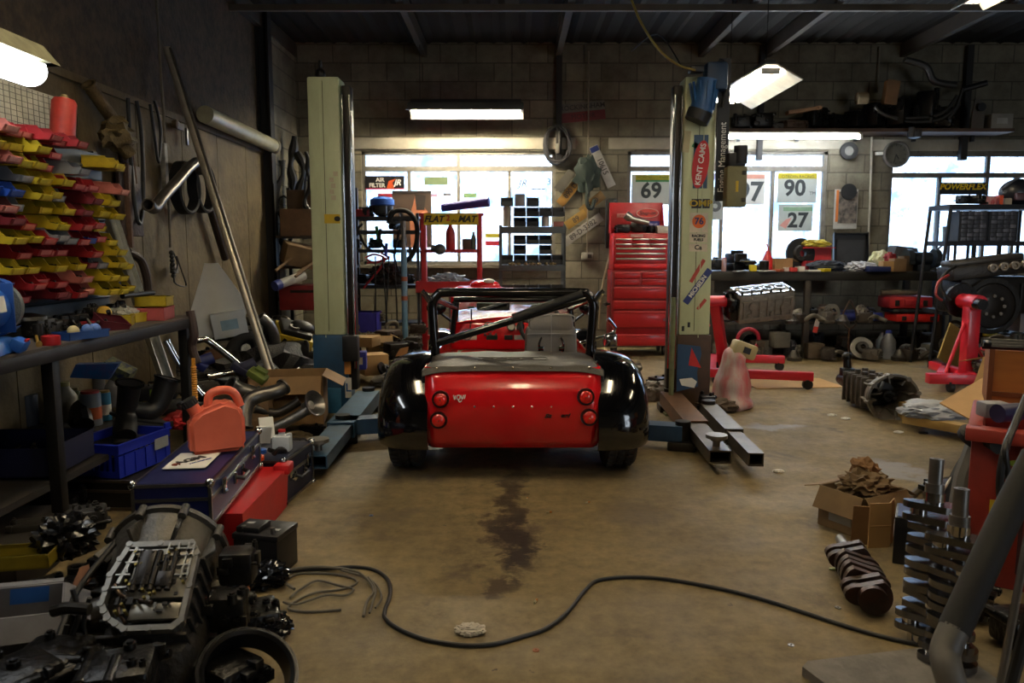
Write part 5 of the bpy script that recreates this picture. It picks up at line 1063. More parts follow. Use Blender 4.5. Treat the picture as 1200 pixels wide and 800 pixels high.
# ---------------------------------------------------------------- cables on the floor
pts = [(330, 672), (345, 668), (380, 666), (415, 664), (440, 668), (455, 680), (457, 697), (451, 715), (452, 725), (468, 737), (495, 748), (520, 753), (548, 756), (580, 754), (610, 746), (640, 736), (665, 717), (685, 692), (700, 680), (730, 676), (770, 677), (810, 683), (860, 693), (910, 707), (950, 720), (1000, 736), (1040, 747), (1078, 755)]
hose('extension_cable', 'long black cable snaking across the concrete floor in front of the car', [Pz(x, y, .008) for x, y in pts], .0075, M('17191c', .5), 'cable', smooth=5, seg=8)
rn = random.Random(4)
for k, ps in enumerate(([(335, 680), (350, 672), (385, 672), (410, 676), (418, 683), (400, 690), (370, 694), (350, 702), (338, 712), (352, 716), (375, 716), (400, 714)], [(340, 700), (352, 690), (372, 680), (398, 686), (414, 690), (405, 697), (382, 697), (365, 702), (345, 708), (332, 705)], [(400, 668), (425, 675), (441, 685), (447, 700), (440, 712)], [(345, 690), (330, 678), (340, 668), (372, 664), (412, 668), (430, 678), (438, 692), (430, 705), (426, 722)], [(432, 676), (440, 690), (436, 708), (433, 718)])):
    b = None; hose('grey_wire', ['grey rope laid in long loops on the floor, biggest loop', 'grey wire looped in front of the battery, lower loop', 'frayed grey wire end beside the black cable bend', 'grey braided wire arching over the rope loops', 'short frayed grey strand beside the wire ends'][k], [Pz(x, y, .006+.004*k) for x, y in ps], .0045 if k != 3 else .006, M('5a554a', .7, dirt=.4), 'wire', smooth=5, seg=6)
# floor litter
crump('crumpled_paper', 'crumpled white tissue lying on the floor in front of the stain', (551, 741, 0), (.045, .035, .014), 51, M('b0a898', .8, dirt=.25, scale=30), 'paper', amp=1.0)
for k, (x, y, a) in enumerate(((617, 585, 1.4), (640, 600, .2), (686, 589, .6), (626, 706, 1.2))):
    t = T('cigarette_end', ['cigarette end nearest the car in the oil stain', 'cigarette end right of the oil stain', 'cigarette end furthest right of the stain', 'cigarette end behind the black cable'][k], 'cigarette end', Pz(x, y, .005), a, 'cigarette ends on the floor')
    b = B(); b.cyl((0, 0, 0), (.016, 0, 0), .0042, seg=10); b.build('paper', M('b0a684', .7), t); b = B(); b.cyl((.016, 0, 0), (.028, 0, 0), .0044, seg=10); b.build('filter', M('b5742c', .7), t)
for k, (x, y, c_, l) in enumerate(((982, 712, STEEL, 'small steel washer on the floor left of the crankshafts'), (927, 756, STEEL, 'steel washer near the floor cable end'), (628, 762, M('8a4c2c', .6), 'tiny rust coloured nut below the cable'), (435, 604, M('5a6a8c', .6), 'tiny blue scrap on the floor left of the stain'))):
    b = B(); b.lathe([(.004, 0), (.011, 0), (.011, .003), (.004, .003)], seg=16, close=True); solo('washer', l, 'washer', b, c_, (Pz(x, y, .0)))
for k, (x, y, l) in enumerate(((991, 491, 'white scrap of tissue near the manual gearbox'), (1053, 507, 'white crumpled scrap in front of the timber'), (1082, 508, 'dark small clod beside the white scrap'), (912, 553, 'pale clod at the tip of the steel lift arm'), (975, 487, 'little tissue shred left of the manual gearbox'))):
    crump('litter_scrap', l, (x, y, 0), (.03, .02, .008), 70+k, PAPER if k != 2 else OIL, 'litter', amp=.9)
# ================================================================ BACK WALL, LEFT WINDOW AREA
def frame_rack(name, label, loc, w, d, h, zs, m_, cat='shelving', post=.035, board=None, rz=0, lip=.03):
    t = T(name, label, cat, loc, rz)
    for sx in (-1, 1):
        for sy in (-1, 1):
            b = B(); b.box((sx*(w/2-post/2), sy*(d/2-post/2), h/2), (post, post*.15, h)); b.box((sx*(w/2-post*.1), sy*(d/2-post/2), h/2), (post*.15, post, h)); b.build('upright', m_, t)
    for z in zs:
        b = B(); b.box((0, 0, z-.01), (w-.01, d-.01, .015)); b.box((0, -d/2+.005, z-lip/2), (w, .01, lip)); b.box((0, d/2-.005, z-lip/2), (w, .01, lip)); b.build('shelf_board', board or m_, t)
    return t
Y1 = 9.25
q = P(450, 300, Y1)
frame_rack('storage_rack', 'open grey steel rack behind the left lift post loaded with cables', (PX(452, Y1, 1), Y1, 0), .86, .4, 1.7, (.42, .86, 1.28, 1.5, 1.66), M('5a6068', .5, .5, .4), board=M('34363a', .5, .4, .4), lip=.04)
for k, (x, y, w_, l) in enumerate(((418, 290, .12, 'dark casting at the left end of the cable rack shelf'), (440, 288, .16, 'black pump on the cable rack between red leads'), (468, 288, .14, 'dark bracket on the cable rack right end'), (425, 336, .15, 'dark gearbox part on the low cable rack shelf'), (452, 332, .22, 'brown cable heap lump on the low cable rack shelf'), (478, 336, .14, 'black canister on the low cable rack shelf'), (430, 258, .14, 'black flat tool under the red block'), (462, 262, .12, 'black socket head under the hose loops'))):
    q = P(x, y, Y1); zz = min((.42, .86, 1.28, 1.5, 1.66), key=lambda a: abs(a-q.z+.03)); lump('rack_part', l, V((q.x, Y1, zz)), (w_, .16, .13), 200+k, OIL if k % 2 else M('2e2c2a', .5, .4, .4), k*.4)
b = B(); b.box((0, 0, .045), (.16, .14, .09), b=.006); solo('red_block', 'small dark red box on top of the cable rack', 'box', b, M('8e1a22', .5), V((PX(426, Y1, 1.7), Y1, 1.66)))
t = T('face_shield', 'black welding mask with a bright blue visor band on top of the cable rack', 'mask', V((PX(449, Y1, 1.7), Y1-.05, 1.66)))
b = B(); b.sph((0, 0, .12), .13, (1, .8, .95), 18); b.box((.0, -.1, .08), (.14, .05, .12), b=.02); b.build('mask_shell', M('1b1f20', .4), t)
b = B(); b.lathe([(.13, .13), (.145, .14), (.14, .2), (.09, .23), (0, .24), (0, .235), (.12, .19)], seg=24, close=False); b.build('blue_band', M('1f56b4', .45), t)
b = B(); b.lathe([(.06, 0), (.09, -.0), (.09, .05), (.06, .05)], o=(.16, -.08, .0), rot=(pi/2, 0, .3), seg=20, close=True); b.build('filter_ring', BLK, t)
for k, ps in enumerate(([(455, 262), (462, 248), (478, 248), (488, 262), (488, 285), (482, 300), (474, 306)], [(446, 268), (445, 280), (452, 292), (464, 296)], [(425, 262), (420, 270), (430, 290), (445, 296)], [(470, 262), (466, 280), (462, 300), (468, 318)])):
    hose('air_hose', ['thick black hose looping over the right end of the cable rack', 'black hose drooping under the welding mask', 'black lead sagging at the left of the cable rack', 'thin black lead hanging beside the striped prop'][k], [P(x, y, Y1-.22) for x, y in ps], (.028, .018, .014, .012)[k], RUB)
for k, ps in enumerate(([(428, 302), (438, 298), (450, 302), (440, 308), (430, 304)], [(452, 302), (445, 315), (432, 330), (426, 338)], [(430, 308), (445, 306), (455, 302), (446, 296)])):
    hose('red_lead', ['red jump lead coiled on the cable rack', 'red lead trailing down from the cable rack', 'short red lead on top of the red coil'][k], [P(x, y, Y1-.24) for x, y in ps], .012, M('a81c24', .5), 'cable')
hose('blue_lead', 'short blue tube standing among the red leads', [P(453, 285, Y1-.24), P(452, 300, Y1-.24)], .018, M('2c3aa8', .5), 'tube', smooth=0)
hose('green_lead', 'bright green strap hanging from the cable rack', [P(441, 265, Y1-.2), P(444, 282, Y1-.2)], .02, M('1c7a34', .5), 'strap', smooth=0)
crump('wire_nest', 'tangled brown wire nest on the low shelf of the cable rack', V((PX(455, Y1, .9), Y1-.05, .86)), (.2, .12, .13), 17, M('3a2f28', .6, .3), 'wire', amp=1.1)
for k, (x0, sh) in enumerate(((440, 0), (448, 3), (462, 2), (456, -2))): hose('thin_cable', ['thin cable hanging down the left of the wire nest', 'thin cable hanging through the wire nest', 'thin cable hanging beside the prop foot', 'thin dark cable in the middle of the rack'][k], [P(x0, 300, Y1-.26), P(x0+sh, 340, Y1-.26), P(x0+sh*2, 385, Y1-.27)], .008, BLK, 'cable')
# striped prop
t = T('steel_prop', 'pale blue steel prop with rusty bands standing right of the cable rack', 'prop', (PX(474, 8.8, .8), 8.8, 0))
b = B(); b.cyl((0, 0, .02), (0, 0, 1.28), .034, seg=16); b.build('prop_tube', M('6f9ab8', .5, dirt=.35), t)
for z in (.18, .7, .92): b = B(); b.cyl((0, 0, z), (0, 0, z+.05), .037, seg=16); b.build('rust_band', M('a05a3c', .6), t)
b = B(); b.cyl((0, 0, 0), (0, 0, .02), .09, seg=20); b.build('base_plate', DSTEEL, t)
b = B(); b.cyl((0, 0, 1.28), (0, 0, 1.6), .025, seg=14); b.build('inner_tube', STEEL, t)
b = B(); tray(b, .33, .3, .22, .008, .015); solo('plastic_crate', 'violet blue plastic crate on the floor stack behind the left lift post', 'crate', b, M('3a36a8', .45), P(427, 388, 8.6))
q = P(427, 388, 8.6); b = B(); b.box((0, 0, 0), (.16, .01, .05)); solo('white_lettered_tag', 'white lettered strip on the violet blue crate', 'tag', b, WHT, q+V((.02, -.17, .08)))if False else None
for k, (x, y, w_, d_, h_, rz, l) in enumerate(((445, 418, .26, .22, .24, .3, 'brown cardboard box below the violet crate, right one'), (425, 405, .3, .25, .1, -.2, 'crushed cardboard carton directly under the violet crate'), (438, 438, .24, .2, .2, .5, 'torn cardboard box nearest the blue lift base'))):
    q = P(x, y, 8.2-k*.4); carton('cardboard_box', l, V((q.x, q.y, max(0, q.z))), w_, d_, h_, rz, M('8a6d44', .8, dirt=.35) if k != 2 else CARD2, open_=(k == 0))
carton('blue_carton', 'blue and yellowed small carton beside the lift switch box', P(422, 432, 6.9), .12, .12, .16, .1, M('28309a', .5), lab=M('c9bfa0', .6))
for k, (x, y, Y, l, d_) in enumerate(((405, 395, 8.3, 'dark scrap behind the left lift post foot', (.3, .3, .2)), (470, 415, 8.0, 'dark scrap pile right of the cardboard boxes', (.4, .3, .2)), (455, 400, 8.4, 'black oily lump under the rack', (.3, .25, .2)), (488, 418, 7.8, 'dark casting beside the silver foil', (.3, .2, .12)))):
    q = P(x, y, Y); lump('scrap_casting', l, V((q.x, q.y, max(0, q.z-.05))), d_, 240+k, OIL if k % 2 else M('3a2c22', .6, .3), k*.5)
crump('foil_sheet', 'silver grey crumpled sheet lying beyond the left rear wing', V((-1.0, 7.2, 0)), (.28, .2, .08), 19, M('7d7a74', .35, .6, .5), 'sheet')
t = T('wooden_chip', 'orange brown broken wooden offcut near the silver sheet', 'timber', P(463, 418, 7.6)); b = B(); b.prism([(0, 0), (.12, .02), (.14, .1), (.05, .08)], .02, rot=(pi/2-.3, 0, .2)); b.build('offcut', M('9a6a3a', .7), t)
# faded poster
q = P(483, 257, YB-.04); t = T('faded_poster', 'faded brown poster with a pale figure shape standing before the left window', 'poster', q)
b = B(); b.box((0, 0, 0), (.5, .012, .72)); b.build('print', M('4a3a30', .5, dirt=.3, scale=2), t)
b = B(); b.prism([(-.02, -.36), (.12, -.36), (.16, -.1), (.2, .1), (.12, .2), (.1, .3), (.04, .3), (.02, .2), (-.03, .05)], .003, o=(0, -.008, 0), rot=(pi/2, 0, 0)); b.build('figure_shape', M('a8684a', .6, dirt=.3), t)
b = B(); b.prism([(.04, .12), (.14, .12), (.16, .3), (.02, .32)], .003, o=(.02, -.0115, 0), rot=(pi/2, 0, 0)); b.prism([(-.25, .33), (.25, .33), (.25, .36), (-.25, .36)], .003, o=(0, -.0115, 0), rot=(pi/2, 0, 0)); b.build('dark_hair_shape', M('241c18', .6), t)
# red stand FLAT the MAT
RS = M('b0202a', .45, dirt=.3); YS = 9.0; x0, x1 = PX(497, YS, 1.2), PX(562, YS, 1.2); cx = (x0+x1)/2; W = x1-x0
zt, zm, zl = P(530, 257, YS).z, P(530, 294, YS).z, P(530, 336, YS).z
t = T('red_stand', 'red steel workshop stand with a yellow lettered banner before the left window', 'stand', (cx, YS, 0))
for sx in (-1, 1): b = B(); b.box((sx*W/2, 0, (zt+.07)/2), (.06, .09, zt+.07), b=.006); b.build('upright', RS, t)
b = B(); b.box((0, 0, zt+.055), (W+.1, .07, .03)); b.build('top_rail', RS, t)
b = B(); b.box((0, 0, zm), (W, .09, .04), b=.004); b.build('middle_rail', RS, t)
b = B(); tray(b, W+.16, .4, .13, .006, c=(0, 0, zl-.06)); b.build('tray', RS, t)
b = B(); b.box((0, 0, .25), (W, .05, .05)); b.build('lower_rail', RS, t)
for sx in (-1, 1): b = B(); b.box((sx*W/2, 0, .03), (.08, .7, .06), b=.006); b.build('foot', RS, t)
b = B(); b.box((0, -.05, zt), (W-.02, .01, .13)); bn = b.build('banner', M('d0b81e', .5, dirt=.15), t)
text('FLAT', .1, INK, bn, (-.2, -.0565, zt), bold=.004, shear=.3); text('2', .09, M('b82420', .5), bn, (-.035, -.0565, zt+.01), bold=.003); text('the', .05, INK, bn, (.03, -.0565, zt-.02), bold=.001, shear=.3); text('MAT', .1, INK, bn, (.18, -.0565, zt), bold=.004, shear=.3)
a, c = P(518, 247, YS), P(573, 240, YS-.1); d_ = c-a; b = B(); b.cyl((0, 0, 0), d_, .045, .055, seg=20); t = solo('rolled_mat', 'rolled violet sheet lying on top of the red stand', 'roll', b, M('3c2f8c', .5), a+V((0, 0, .035)))
can('red_bottle', 'red bottle standing on the middle rail of the red stand', 'bottle', V((PX(528, YS, 1.3), YS, zm+.02)), 11, 31, M('a02028', .45), M('7a1a1e', .5), 'bottle')
can('blue_tin', 'small dark bottle with orange top on the red stand', 'bottle', V((PX(555, YS, 1.3), YS, zm+.02)), 6, 20, M('5a6a5c', .5), M('c8702a', .5), 'bottle')
b = B(); b.box((0, 0, .06), (.1, .08, .12), b=.004); solo('brown_box', 'small dark brown box beside the red bottle on the stand', 'box', b, M('3c2a22', .6), V((PX(547, YS, 1.3), YS, zm+.02)))
b = B(); b.sph((0, 0, .0), .07, (1, .8, .9), 14); b.cyl((0, 0, 0), (-.1, 0, .02), .035, seg=12); solo('spotlight', 'round grey lamp head fixed to the red stand rail', 'lamp', b, M('4a4f52', .5), V((PX(516, YS, 1.3), YS-.06, zm+.02)))
crump('plastic_bag', 'white crumpled plastic sheet in the tray of the red stand', V((PX(525, YS, 1), YS, zl-.05)), (.22, .12, .11), 21, M('8e96a2', .3, dirt=.4), 'bag', amp=.9)
hose('chrome_spanner', 'chrome bar lying in the red stand tray', [V((PX(505, YS, 1), YS-.12, zl+.02)), V((PX(552, YS, 1), YS-.12, zl+.05))], .016, CHROME, 'tool', smooth=0)
# red rounded cover & dome beyond the car
t = T('red_fuel_tank', 'tall glossy red rounded cover standing just beyond the car cockpit', 'tank', (PX(562, 8.1, .7), 8.1, 0)); b = B(); b.box((0, 0, .46), (.64, .35, .88), b=.11); b.build('cover_body', CR, t)
b = B(); b.sph((.06, -.02, .9), .12, (1.35, 1, .6), 18); b.build('cap_dome', CR, t); b = B(); b.sph((.1, -.08, .95), .05, (1.2, 1, .6), 12); b.build('white_mark', WHT, t)
# grey shelving with black bins
GS = M('4d5458', .5, .3, .3); x0, x1 = PX(585, Y1, 1.2), PX(662, Y1, 1.2); cx = (x0+x1)/2; z1_, z2_ = P(620, 266, Y1).z, P(620, 310, Y1).z
fr = frame_rack('bin_shelving', 'grey steel shelving full of small black bins beneath the left window', (cx, Y1, 0), x1-x0, .35, z1_+.02, (.3, .62, z2_, z1_), GS, board=GS, lip=.07)
pb = {}; cells = [(0, 0), (1, 0), (1, 1), (2, 0), (2, 1), (3, 0), (4, 0)]
def blackbin(i, x, z, label, grp='black bins on the grey shelving'):
    if 'p' not in pb:
        t = T('black_bin', label, 'bin', (x, Y1-.02, z), 0, grp); b = B(); pr = [(0, 0), (.2, 0), (.22, .05), (.16, .06), (.14, .115), (0, .115)]
        for y in (-.072, .069): b.prism(pr, .004, o=(y, .11, 0), rot=(pi/2, 0, -pi/2)) if False else b.prism([(-p[0]+.1, p[1]) for p in pr], .004, o=(y, 0, 0), rot=(pi/2, 0, pi/2))
        b.box((0, 0, .002), (.145, .2, .004)); b.box((0, .098, .055), (.145, .004, .11)); b.box((0, -.11, .028), (.145, .004, .055), rot=(-.3, 0, 0)); b.build('bin_body', M('1c1f24', .4), t); pb['p'] = t
    else: dup(pb['p'], (x, Y1-.02, z), label=label)
rn_ = ('on the top of the grey shelving', 'on the upper shelf of the grey shelving', 'on the lower shelf of the grey shelving', 'on the bottom shelf of the grey shelving')
pos = ('leftmost', 'second from left', 'middle', 'second from right', 'rightmost')
for lv, (z, cfg) in enumerate(((z1_+.0, [(0, 2), (1, 1), (1, 0), (2, 0), (2, 1), (2, 2), (3, 1), (4, 1)]), (z2_, [(0, 0), (1, 0), (1, 1), (1, 2), (2, 0), (2, 2), (3, 0), (3, 1), (3, 2), (4, 0)]), (.62, [(0, 0), (1, 0), (2, 0), (3, 0), (4, 0), (0, 1), (2, 1), (3, 1), (4, 1), (1, 1)]), (.3, [(0, 0), (1, 0), (2, 0), (3, 0), (4, 0)]))):
    for c_, r_ in cfg:
        blackbin(0, cx-.3+c_*.152, z+.006+r_*.118, 'black bin %s, %s, %s tier up' % (rn_[lv], pos[c_], ordn(r_)))
for k, (c_, h_, m_, l) in enumerate(((0, .24, M('9a9484', .5), 'tall pale tin standing at the left end on the grey shelving top'), (3, .12, M('b0a8a0', .5), 'white tin with red band between black bins on top'), (4, .08, M('8a4a44', .5), 'reddish flat box under the rightmost top bin'), (1, .2, M('8a9096', .5), 'pale box on top of the second black bin'))):
    b = B(); z_ = z1_+.006+(.236 if k == 3 else 0)
    if k in (0, 1): b.lathe([(.045, 0), (.046, h_*.9), (.03, h_)], seg=16)
    else: b.box((0, 0, h_*.35), (.12, .1, h_*.7), b=.004)
    solo('shelf_tin', l, 'tin', b, m_, (cx-.3+c_*.152+(0 if k else -.0), Y1-.06, z_))
for k in range(7):
    b = B(); b.cyl((0, 0, 0), (0, 0, .03), .015, seg=8); b.cyl((-.04, 0, .012), (.04, 0, .012), .012, seg=8); solo('small_fitting', 'small brass fitting along the front lip of the lower grey shelf', 'fitting', b, M('8a7a58', .5, .5), (cx-.24+k*.08, Y1-.155, z2_+.0), k, 'small fittings on the grey shelving')
# things on the wall
YW = YB-.03
q = P(653, 170, YW); coil('cable_coil', 'coil of dark grey cable hanging between the windows', q, .155, .015, 13, M('2c2a2c', .6), rot=(pi/2, 0, 0), sy=1.45, seed=3, spread=.05)
t = T('coil_hook', 'pale plug ends hanging inside the cable coil', 'plug', q+V((0, -.08, 0))); b = B(); b.box((0, 0, -.05), (.05, .03, .12), b=.01); b.box((.02, 0, .06), (.02, .02, .2), b=.005); b.build('plug', M('6a6660', .5), t)
q = P(683, 131, YW); t = T('tin_sign', 'old dark red and white lettered tin sign high on the wall between the windows', 'sign', q, rot=(0, -.1, 0)); b = B(); b.box((0, 0, -.055), (.56, .01, .12)); b.build('red_half', M('6e1c22', .5, dirt=.4), t)
b = B(); b.box((0, 0, .06), (.56, .01, .11)); b.build('white_half', M('6e6a60', .6, dirt=.5), t); text('ROCKINGHAM', .085, M('2a2826', .6), t, (0, -.008, .06), bold=.001); text('MOTOR', .085, M('3a1418', .6), t, (0, -.008, -.055))
t = T('drop_cord', 'thin pale cord hanging down the wall to a double socket', 'cord', P(690, 60, YW-.06)); o = t.location
b = B(); b.tube([V((0, 0, 0)), V((0.01, 0, -1.3)), P(688, 296, YW-.03)-o], .009, 7); b.build('cord', M('7d7260', .6), t)
q = P(688, 300, YW)-o; b = B(); b.box(q, (.15, .05, .09), b=.008); b.build('socket_box', M('8a857a', .5), t); b = B(); b.box(q+V((.03, -.035, 0)), (.05, .03, .05), b=.006); b.build('plug', M('2a2826', .5), t)
for k, (x, y, a, L, m_, s, l) in enumerate(((706, 195, -1.12, .56, M('a8a49c', .5, dirt=.3), '10615', 'white number plate slanted steeply beside the right window'), (672, 219, .9, .56, M('8a6424', .6, dirt=.5), '890 D 12', 'orange number plate slanted up left of the hanging cord'), (694, 238, .68, .36, M('80602a', .6, dirt=.5), '90 D', 'short orange number plate right of the hanging cord'), (675, 257, .6, .3, M('8a6a26', .6, dirt=.4), '89', 'orange number plate piece below the slanted one'), (683, 269, .62, .58, M('8f8c84', .5, dirt=.4), '89-D-3382', 'pale number plate slanted lowest above the socket'), (662, 212, .9, .3, M('4a463e', .6), '', 'dark plate behind the orange number plate'))):
    q = P(x, y, YW-.01*k); t = T('number_plate', l, 'number plate', q, rot=(0, -a, 0)); b = B(); b.box((0, 0, 0), (L, .006, .115), b=.002); b.build('plate', m_, t)
    if s: text(s, .095, M('2c2724', .6), t, (.0, -.0045, 0), bold=.001, sx=.95)
    if k == 0: b = B(); b.box((-L/2+.04, -.004, 0), (.07, .002, .11)); b.build('blue_band', M('2a3a7a', .5), t)
b = B(); b.crumple((0, 0, 0), (.13, .05, .2), 23, .7, 3, 3, False); b.tube([(.02, 0, -.1), (.0, 0, -.35), (.06, 0, -.42), (.1, 0, -.3)], .025, 8, smooth=4); solo('hanging_glove', 'dark green work gloves hanging from the cord hook', 'glove', b, M('1e2c26', .7), P(688, 205, YW-.1))
hose('leaning_rod', 'thin pale curved rod leaning beside the red tool chest', [P(702, 385, 9.5), P(705, 340, 9.6), P(714, 300, 9.7), P(724, 262, 9.8)], .011, M('8a7a60', .5), 'rod')
b = B(); b.box((0, 0, 0), (.14, .08, .62), b=.02); solo('black_case', 'black tall bag hanging left of the red tool chest', 'bag', b, BLK, P(716, 262, 9.75))
# ================================================================ TOOL CHEST
YT = 9.25; TR = M('b01a20', .35, dirt=.25, coat=.2); x0, x1 = PX(717, YT, 1), PX(786, YT, 1); W = x1-x0; cx = (x0+x1)/2
zz = lambda y: P(750, y, YT).z
t = T('tool_cabinet', 'red steel roll cabinet of wide drawers under the top tool chest', 'tool cabinet', (cx, YT+.22, 0)); F = -.22
ztop = zz(317)
b = B(); b.box((0, 0, (ztop+.12)/2), (W, .44, ztop-.12), b=.006); b.build('cabinet_body', M('8e151b', .4, dirt=.3), t)
dr = [(zz(404), zz(390), 0), (zz(384), zz(364), 1), (zz(362), zz(352), 0), (zz(350), zz(336), 0), (zz(334), zz(327), 2), (zz(326), zz(319), 2)]
for a, c, k in dr:
    if k == 2:
        for s, w_ in ((-.27, .44), (.27, .46)): b = B(); b.box((s*W*.88, F-.012, (a+c)/2), (W*w_*.98, .02, (c-a)*.9), b=.004); d_ = b.build('drawer', TR, t); b = B(); b.box((s*W*.88, F-.028, c-.008), (W*w_*.94, .014, .012), b=.003); b.build('pull_rail', M('d04048', .3), d_)
    else:
        y = F-.012-(.1 if a == dr[0][0] else 0)
        b = B(); b.box((0, y, (a+c)/2), (W*.93, .02, (c-a)*.92), b=.004)
        if y < F-.05: b.box((0, F-.05, (a+c)/2-.02), (W*.9, .11, (c-a)*.7))
        d_ = b.build('drawer', TR, t); b = B(); b.box((0, y-.016, c-.012), (W*.9, .014, .014), b=.003); b.build('pull_rail', M('d8484c', .3), d_)
        if k == 1: b = B(); b.cyl((W*.4, y-.01, (a+c)/2), (W*.4, y-.03, (a+c)/2), .018, seg=14); b.build('lock', CHROME, d_)
for sx in (-1, 1):
    for sy in (-1, 1): b = B(); b.cyl((sx*W*.42-.015, sy*.17, .055), (sx*W*.42+.015, sy*.17, .055), .055, seg=18); b.box((sx*W*.42, sy*.17, .1), (.05, .05, .05)); b.build('castor', BLK, t)
for sx in (-1, 1): b = B(); b.tube([(sx*(W/2), -.1, .62), (sx*(W/2+.05), -.1, .6), (sx*(W/2+.05), .1, .6), (sx*(W/2), .1, .62)], .012, 8); b.build('side_handle', DSTEEL, t)
z0 = ztop+.006; zc = zz(273); W2 = W*.93
t = T('top_tool_chest', 'red top tool chest with shiny drawer rails and an open lettered lid', 'tool chest', (cx-.01, YT+.22, z0)); H_ = zc-z0
b = B(); b.box((0, 0, H_/2), (W2, .4, H_), b=.006); b.build('chest_body', TR, t)
def rail(y0_, y1_, xa, xb, m_=CHROME, big=False):
    za, zb = zz(y1_)-z0, zz(y0_)-z0; b = B(); b.box(((xa+xb)/2*W2, -.21, (za+zb)/2), ((xb-xa)*W2*.97, .02, (zb-za)*.9), b=.003); d_ = b.build('drawer', M('a5161c', .35), t)
    b = B(); b.box(((xa+xb)/2*W2, -.226, zb-.012), ((xb-xa)*W2*.95, .016, .018), b=.004); b.build('pull_rail', m_, d_)
RLM = M('cfc8bc', .25, .7, .15)
for a, c in ((279, 285), (285, 290)):
    for xa, xb in ((-.47, -.16), (-.16, .16), (.16, .47)): rail(a, c, xa, xb, RLM)
for a, c in ((290, 296), (296, 302), (302, 308)): rail(a, c, -.47, .47, RLM)
b = B(); za, zb = zz(314)-z0, zz(309)-z0; b.box((0, -.212, (za+zb)/2), (W2*.94, .02, zb-za), b=.003); b.build('bottom_strip', M('d01c20', .35), t)
LH = zz(236)-zc-.0; b = B(); b.box((0, .2, H_+LH/2), (W2, .02, LH+.02), b=.004, rot=(-.06, 0, 0)); 
for sx in (-1, 1): b.prism([(0, 0), (.2, 0), (.02, LH)], .01, o=(sx*W2*.495, .2, H_), rot=(pi/2, 0, -pi/2))
lid = b.build('lid', M('b02028', .4, dirt=.3), t)
b = B(); b.prism([(.14*cos(a), .06*sin(a)) for a in [2*pi*i/28 for i in range(28)]], .002, o=(.14, .182, H_+LH*.68), rot=(pi/2, 0, 0)); ov = b.build('oval_badge', M('d8382c', .4), lid); b = B(); b.tube([(.14+.135*cos(a), .178, H_+LH*.68+.056*sin(a)) for a in [2*pi*i/28 for i in range(28)]], .004, 5, closed=True); b.build('oval_outline', M('d8a8a0', .4), ov)
text('Snap-on', .062, M('2a1416', .5), ov, (.14, .178, H_+LH*.68), bold=.001, shear=.2)
b = B(); b.box((.2, .182, H_+LH*.3), (.19, .002, .09)); bl = b.build('blue_sticker', M('28308a', .5), lid); text('Snap-on', .04, WINK, bl, (.2, .179, H_+LH*.32))
b = B(); b.box((-.17, .182, H_+LH*.6), (.14, .002, .05), b=.0); bl = b.build('pale_sticker', M('cc8478', .5), lid); text('SNAP', .035, M('b02028', .5), bl, (-.17, .179, H_+LH*.6))
b = B(); b.box((-.05, -.208, H_-.03), (.15, .003, .035)); b.build('name_sticker', M('c89088', .5), t)
for k, (dx, d_, l, m_) in enumerate(((-.2, (.2, .2, .12), 'heap of black air tools at the left of the top chest', OIL), (0, (.22, .2, .16), 'jumble of dark tools piled in the middle of the open chest', M('35332f', .4, .5)), (.17, (.16, .2, .1), 'dark oily ratchets at the right of the open chest', OIL))):
    lump('tool_pile', l, V((cx+dx, YT+.2, zc+.0)), d_, 260+k, m_, k)
b = B(); b.cyl((0, 0, 0), (.24, 0, -.06), .035, seg=12); b.cyl((.02, 0, 0), (-.04, 0, .04), .05, seg=12); solo('air_gun', 'silver air ratchet on top of the tool jumble', 'tool', b, STEEL, V((cx-.15, YT+.08, zc+.18)))
b = B(); b.box((0, 0, .045), (.22, .15, .09), b=.006); solo('white_carton', 'white carton overhanging the right corner of the tool chest', 'box', b, M('b8b2a8', .6), V((cx+.29, YT+.12, zc)), .15)
b = B(); b.box((0, 0, .09), (.05, .1, .18), b=.02); t = solo('white_bottle', 'white bottle squeezed between tool chest and lift post', 'bottle', b, M('b0aca4', .5), V((cx+W/2+.06, YT+.02, ztop+.0))); b = B(); b.cyl((0, 0, .18), (0, 0, .21), .015, seg=10); b.build('cap', WHT, t)
# ================================================================ WINDOW PAPERS AND NUMBERS
YG = YB+.022
def thin(m):
    k = ('thin', m.name)
    if k in _m: return _m[k]
    n = m.copy(); nt = n.node_tree; b = nt.nodes['Principled BSDF']; tl = nt.nodes.new('ShaderNodeBsdfTranslucent'); mx = nt.nodes.new('ShaderNodeMixShader'); mx.inputs[0].default_value = .35
    nt.links.new(b.inputs['Base Color'].links[0].from_socket, tl.inputs[0]); nt.links.new(b.outputs[0], mx.inputs[1]); nt.links.new(tl.outputs[0], mx.inputs[2]); nt.links.new(mx.outputs[0], nt.nodes['Material Output'].inputs[0]); _m[k] = n; return n
def paper(label, x, y, w_, h_, m_=M('d4d2c8', .7, dirt=.15), name='race_number', cat='race number', rot=0, Y=YG):
    t = T(name, label, cat, P(x, y, Y), rot=(0, rot, 0)); b = B(); b.box((0, 0, 0), (w_, .004, h_)); b.build('paper_sheet', thin(m_), t); return t
k_ = 900/YB
t = paper('race number 69 sheet with a yellow and green heading in the window', 763, 222, .5, .38, M('b9b8ac', .7, dirt=.15)); text('69', .27, M('1a2422', .6), t, (.0, -.004, -.02), bold=.008)
b = B(); b.box((.02, -.003, .15), (.44, .003, .06)); bb = b.build('yellow_heading', thin(M('c8ba28', .6)), t); b = B(); b.box((.02, -.003, .11), (.44, .003, .03)); b.build('green_heading', M('3c7a44', .6), t)
text('MONDELLO PARK', .05, M('3c6a2c', .6), bb, (.02, -.006, .15))
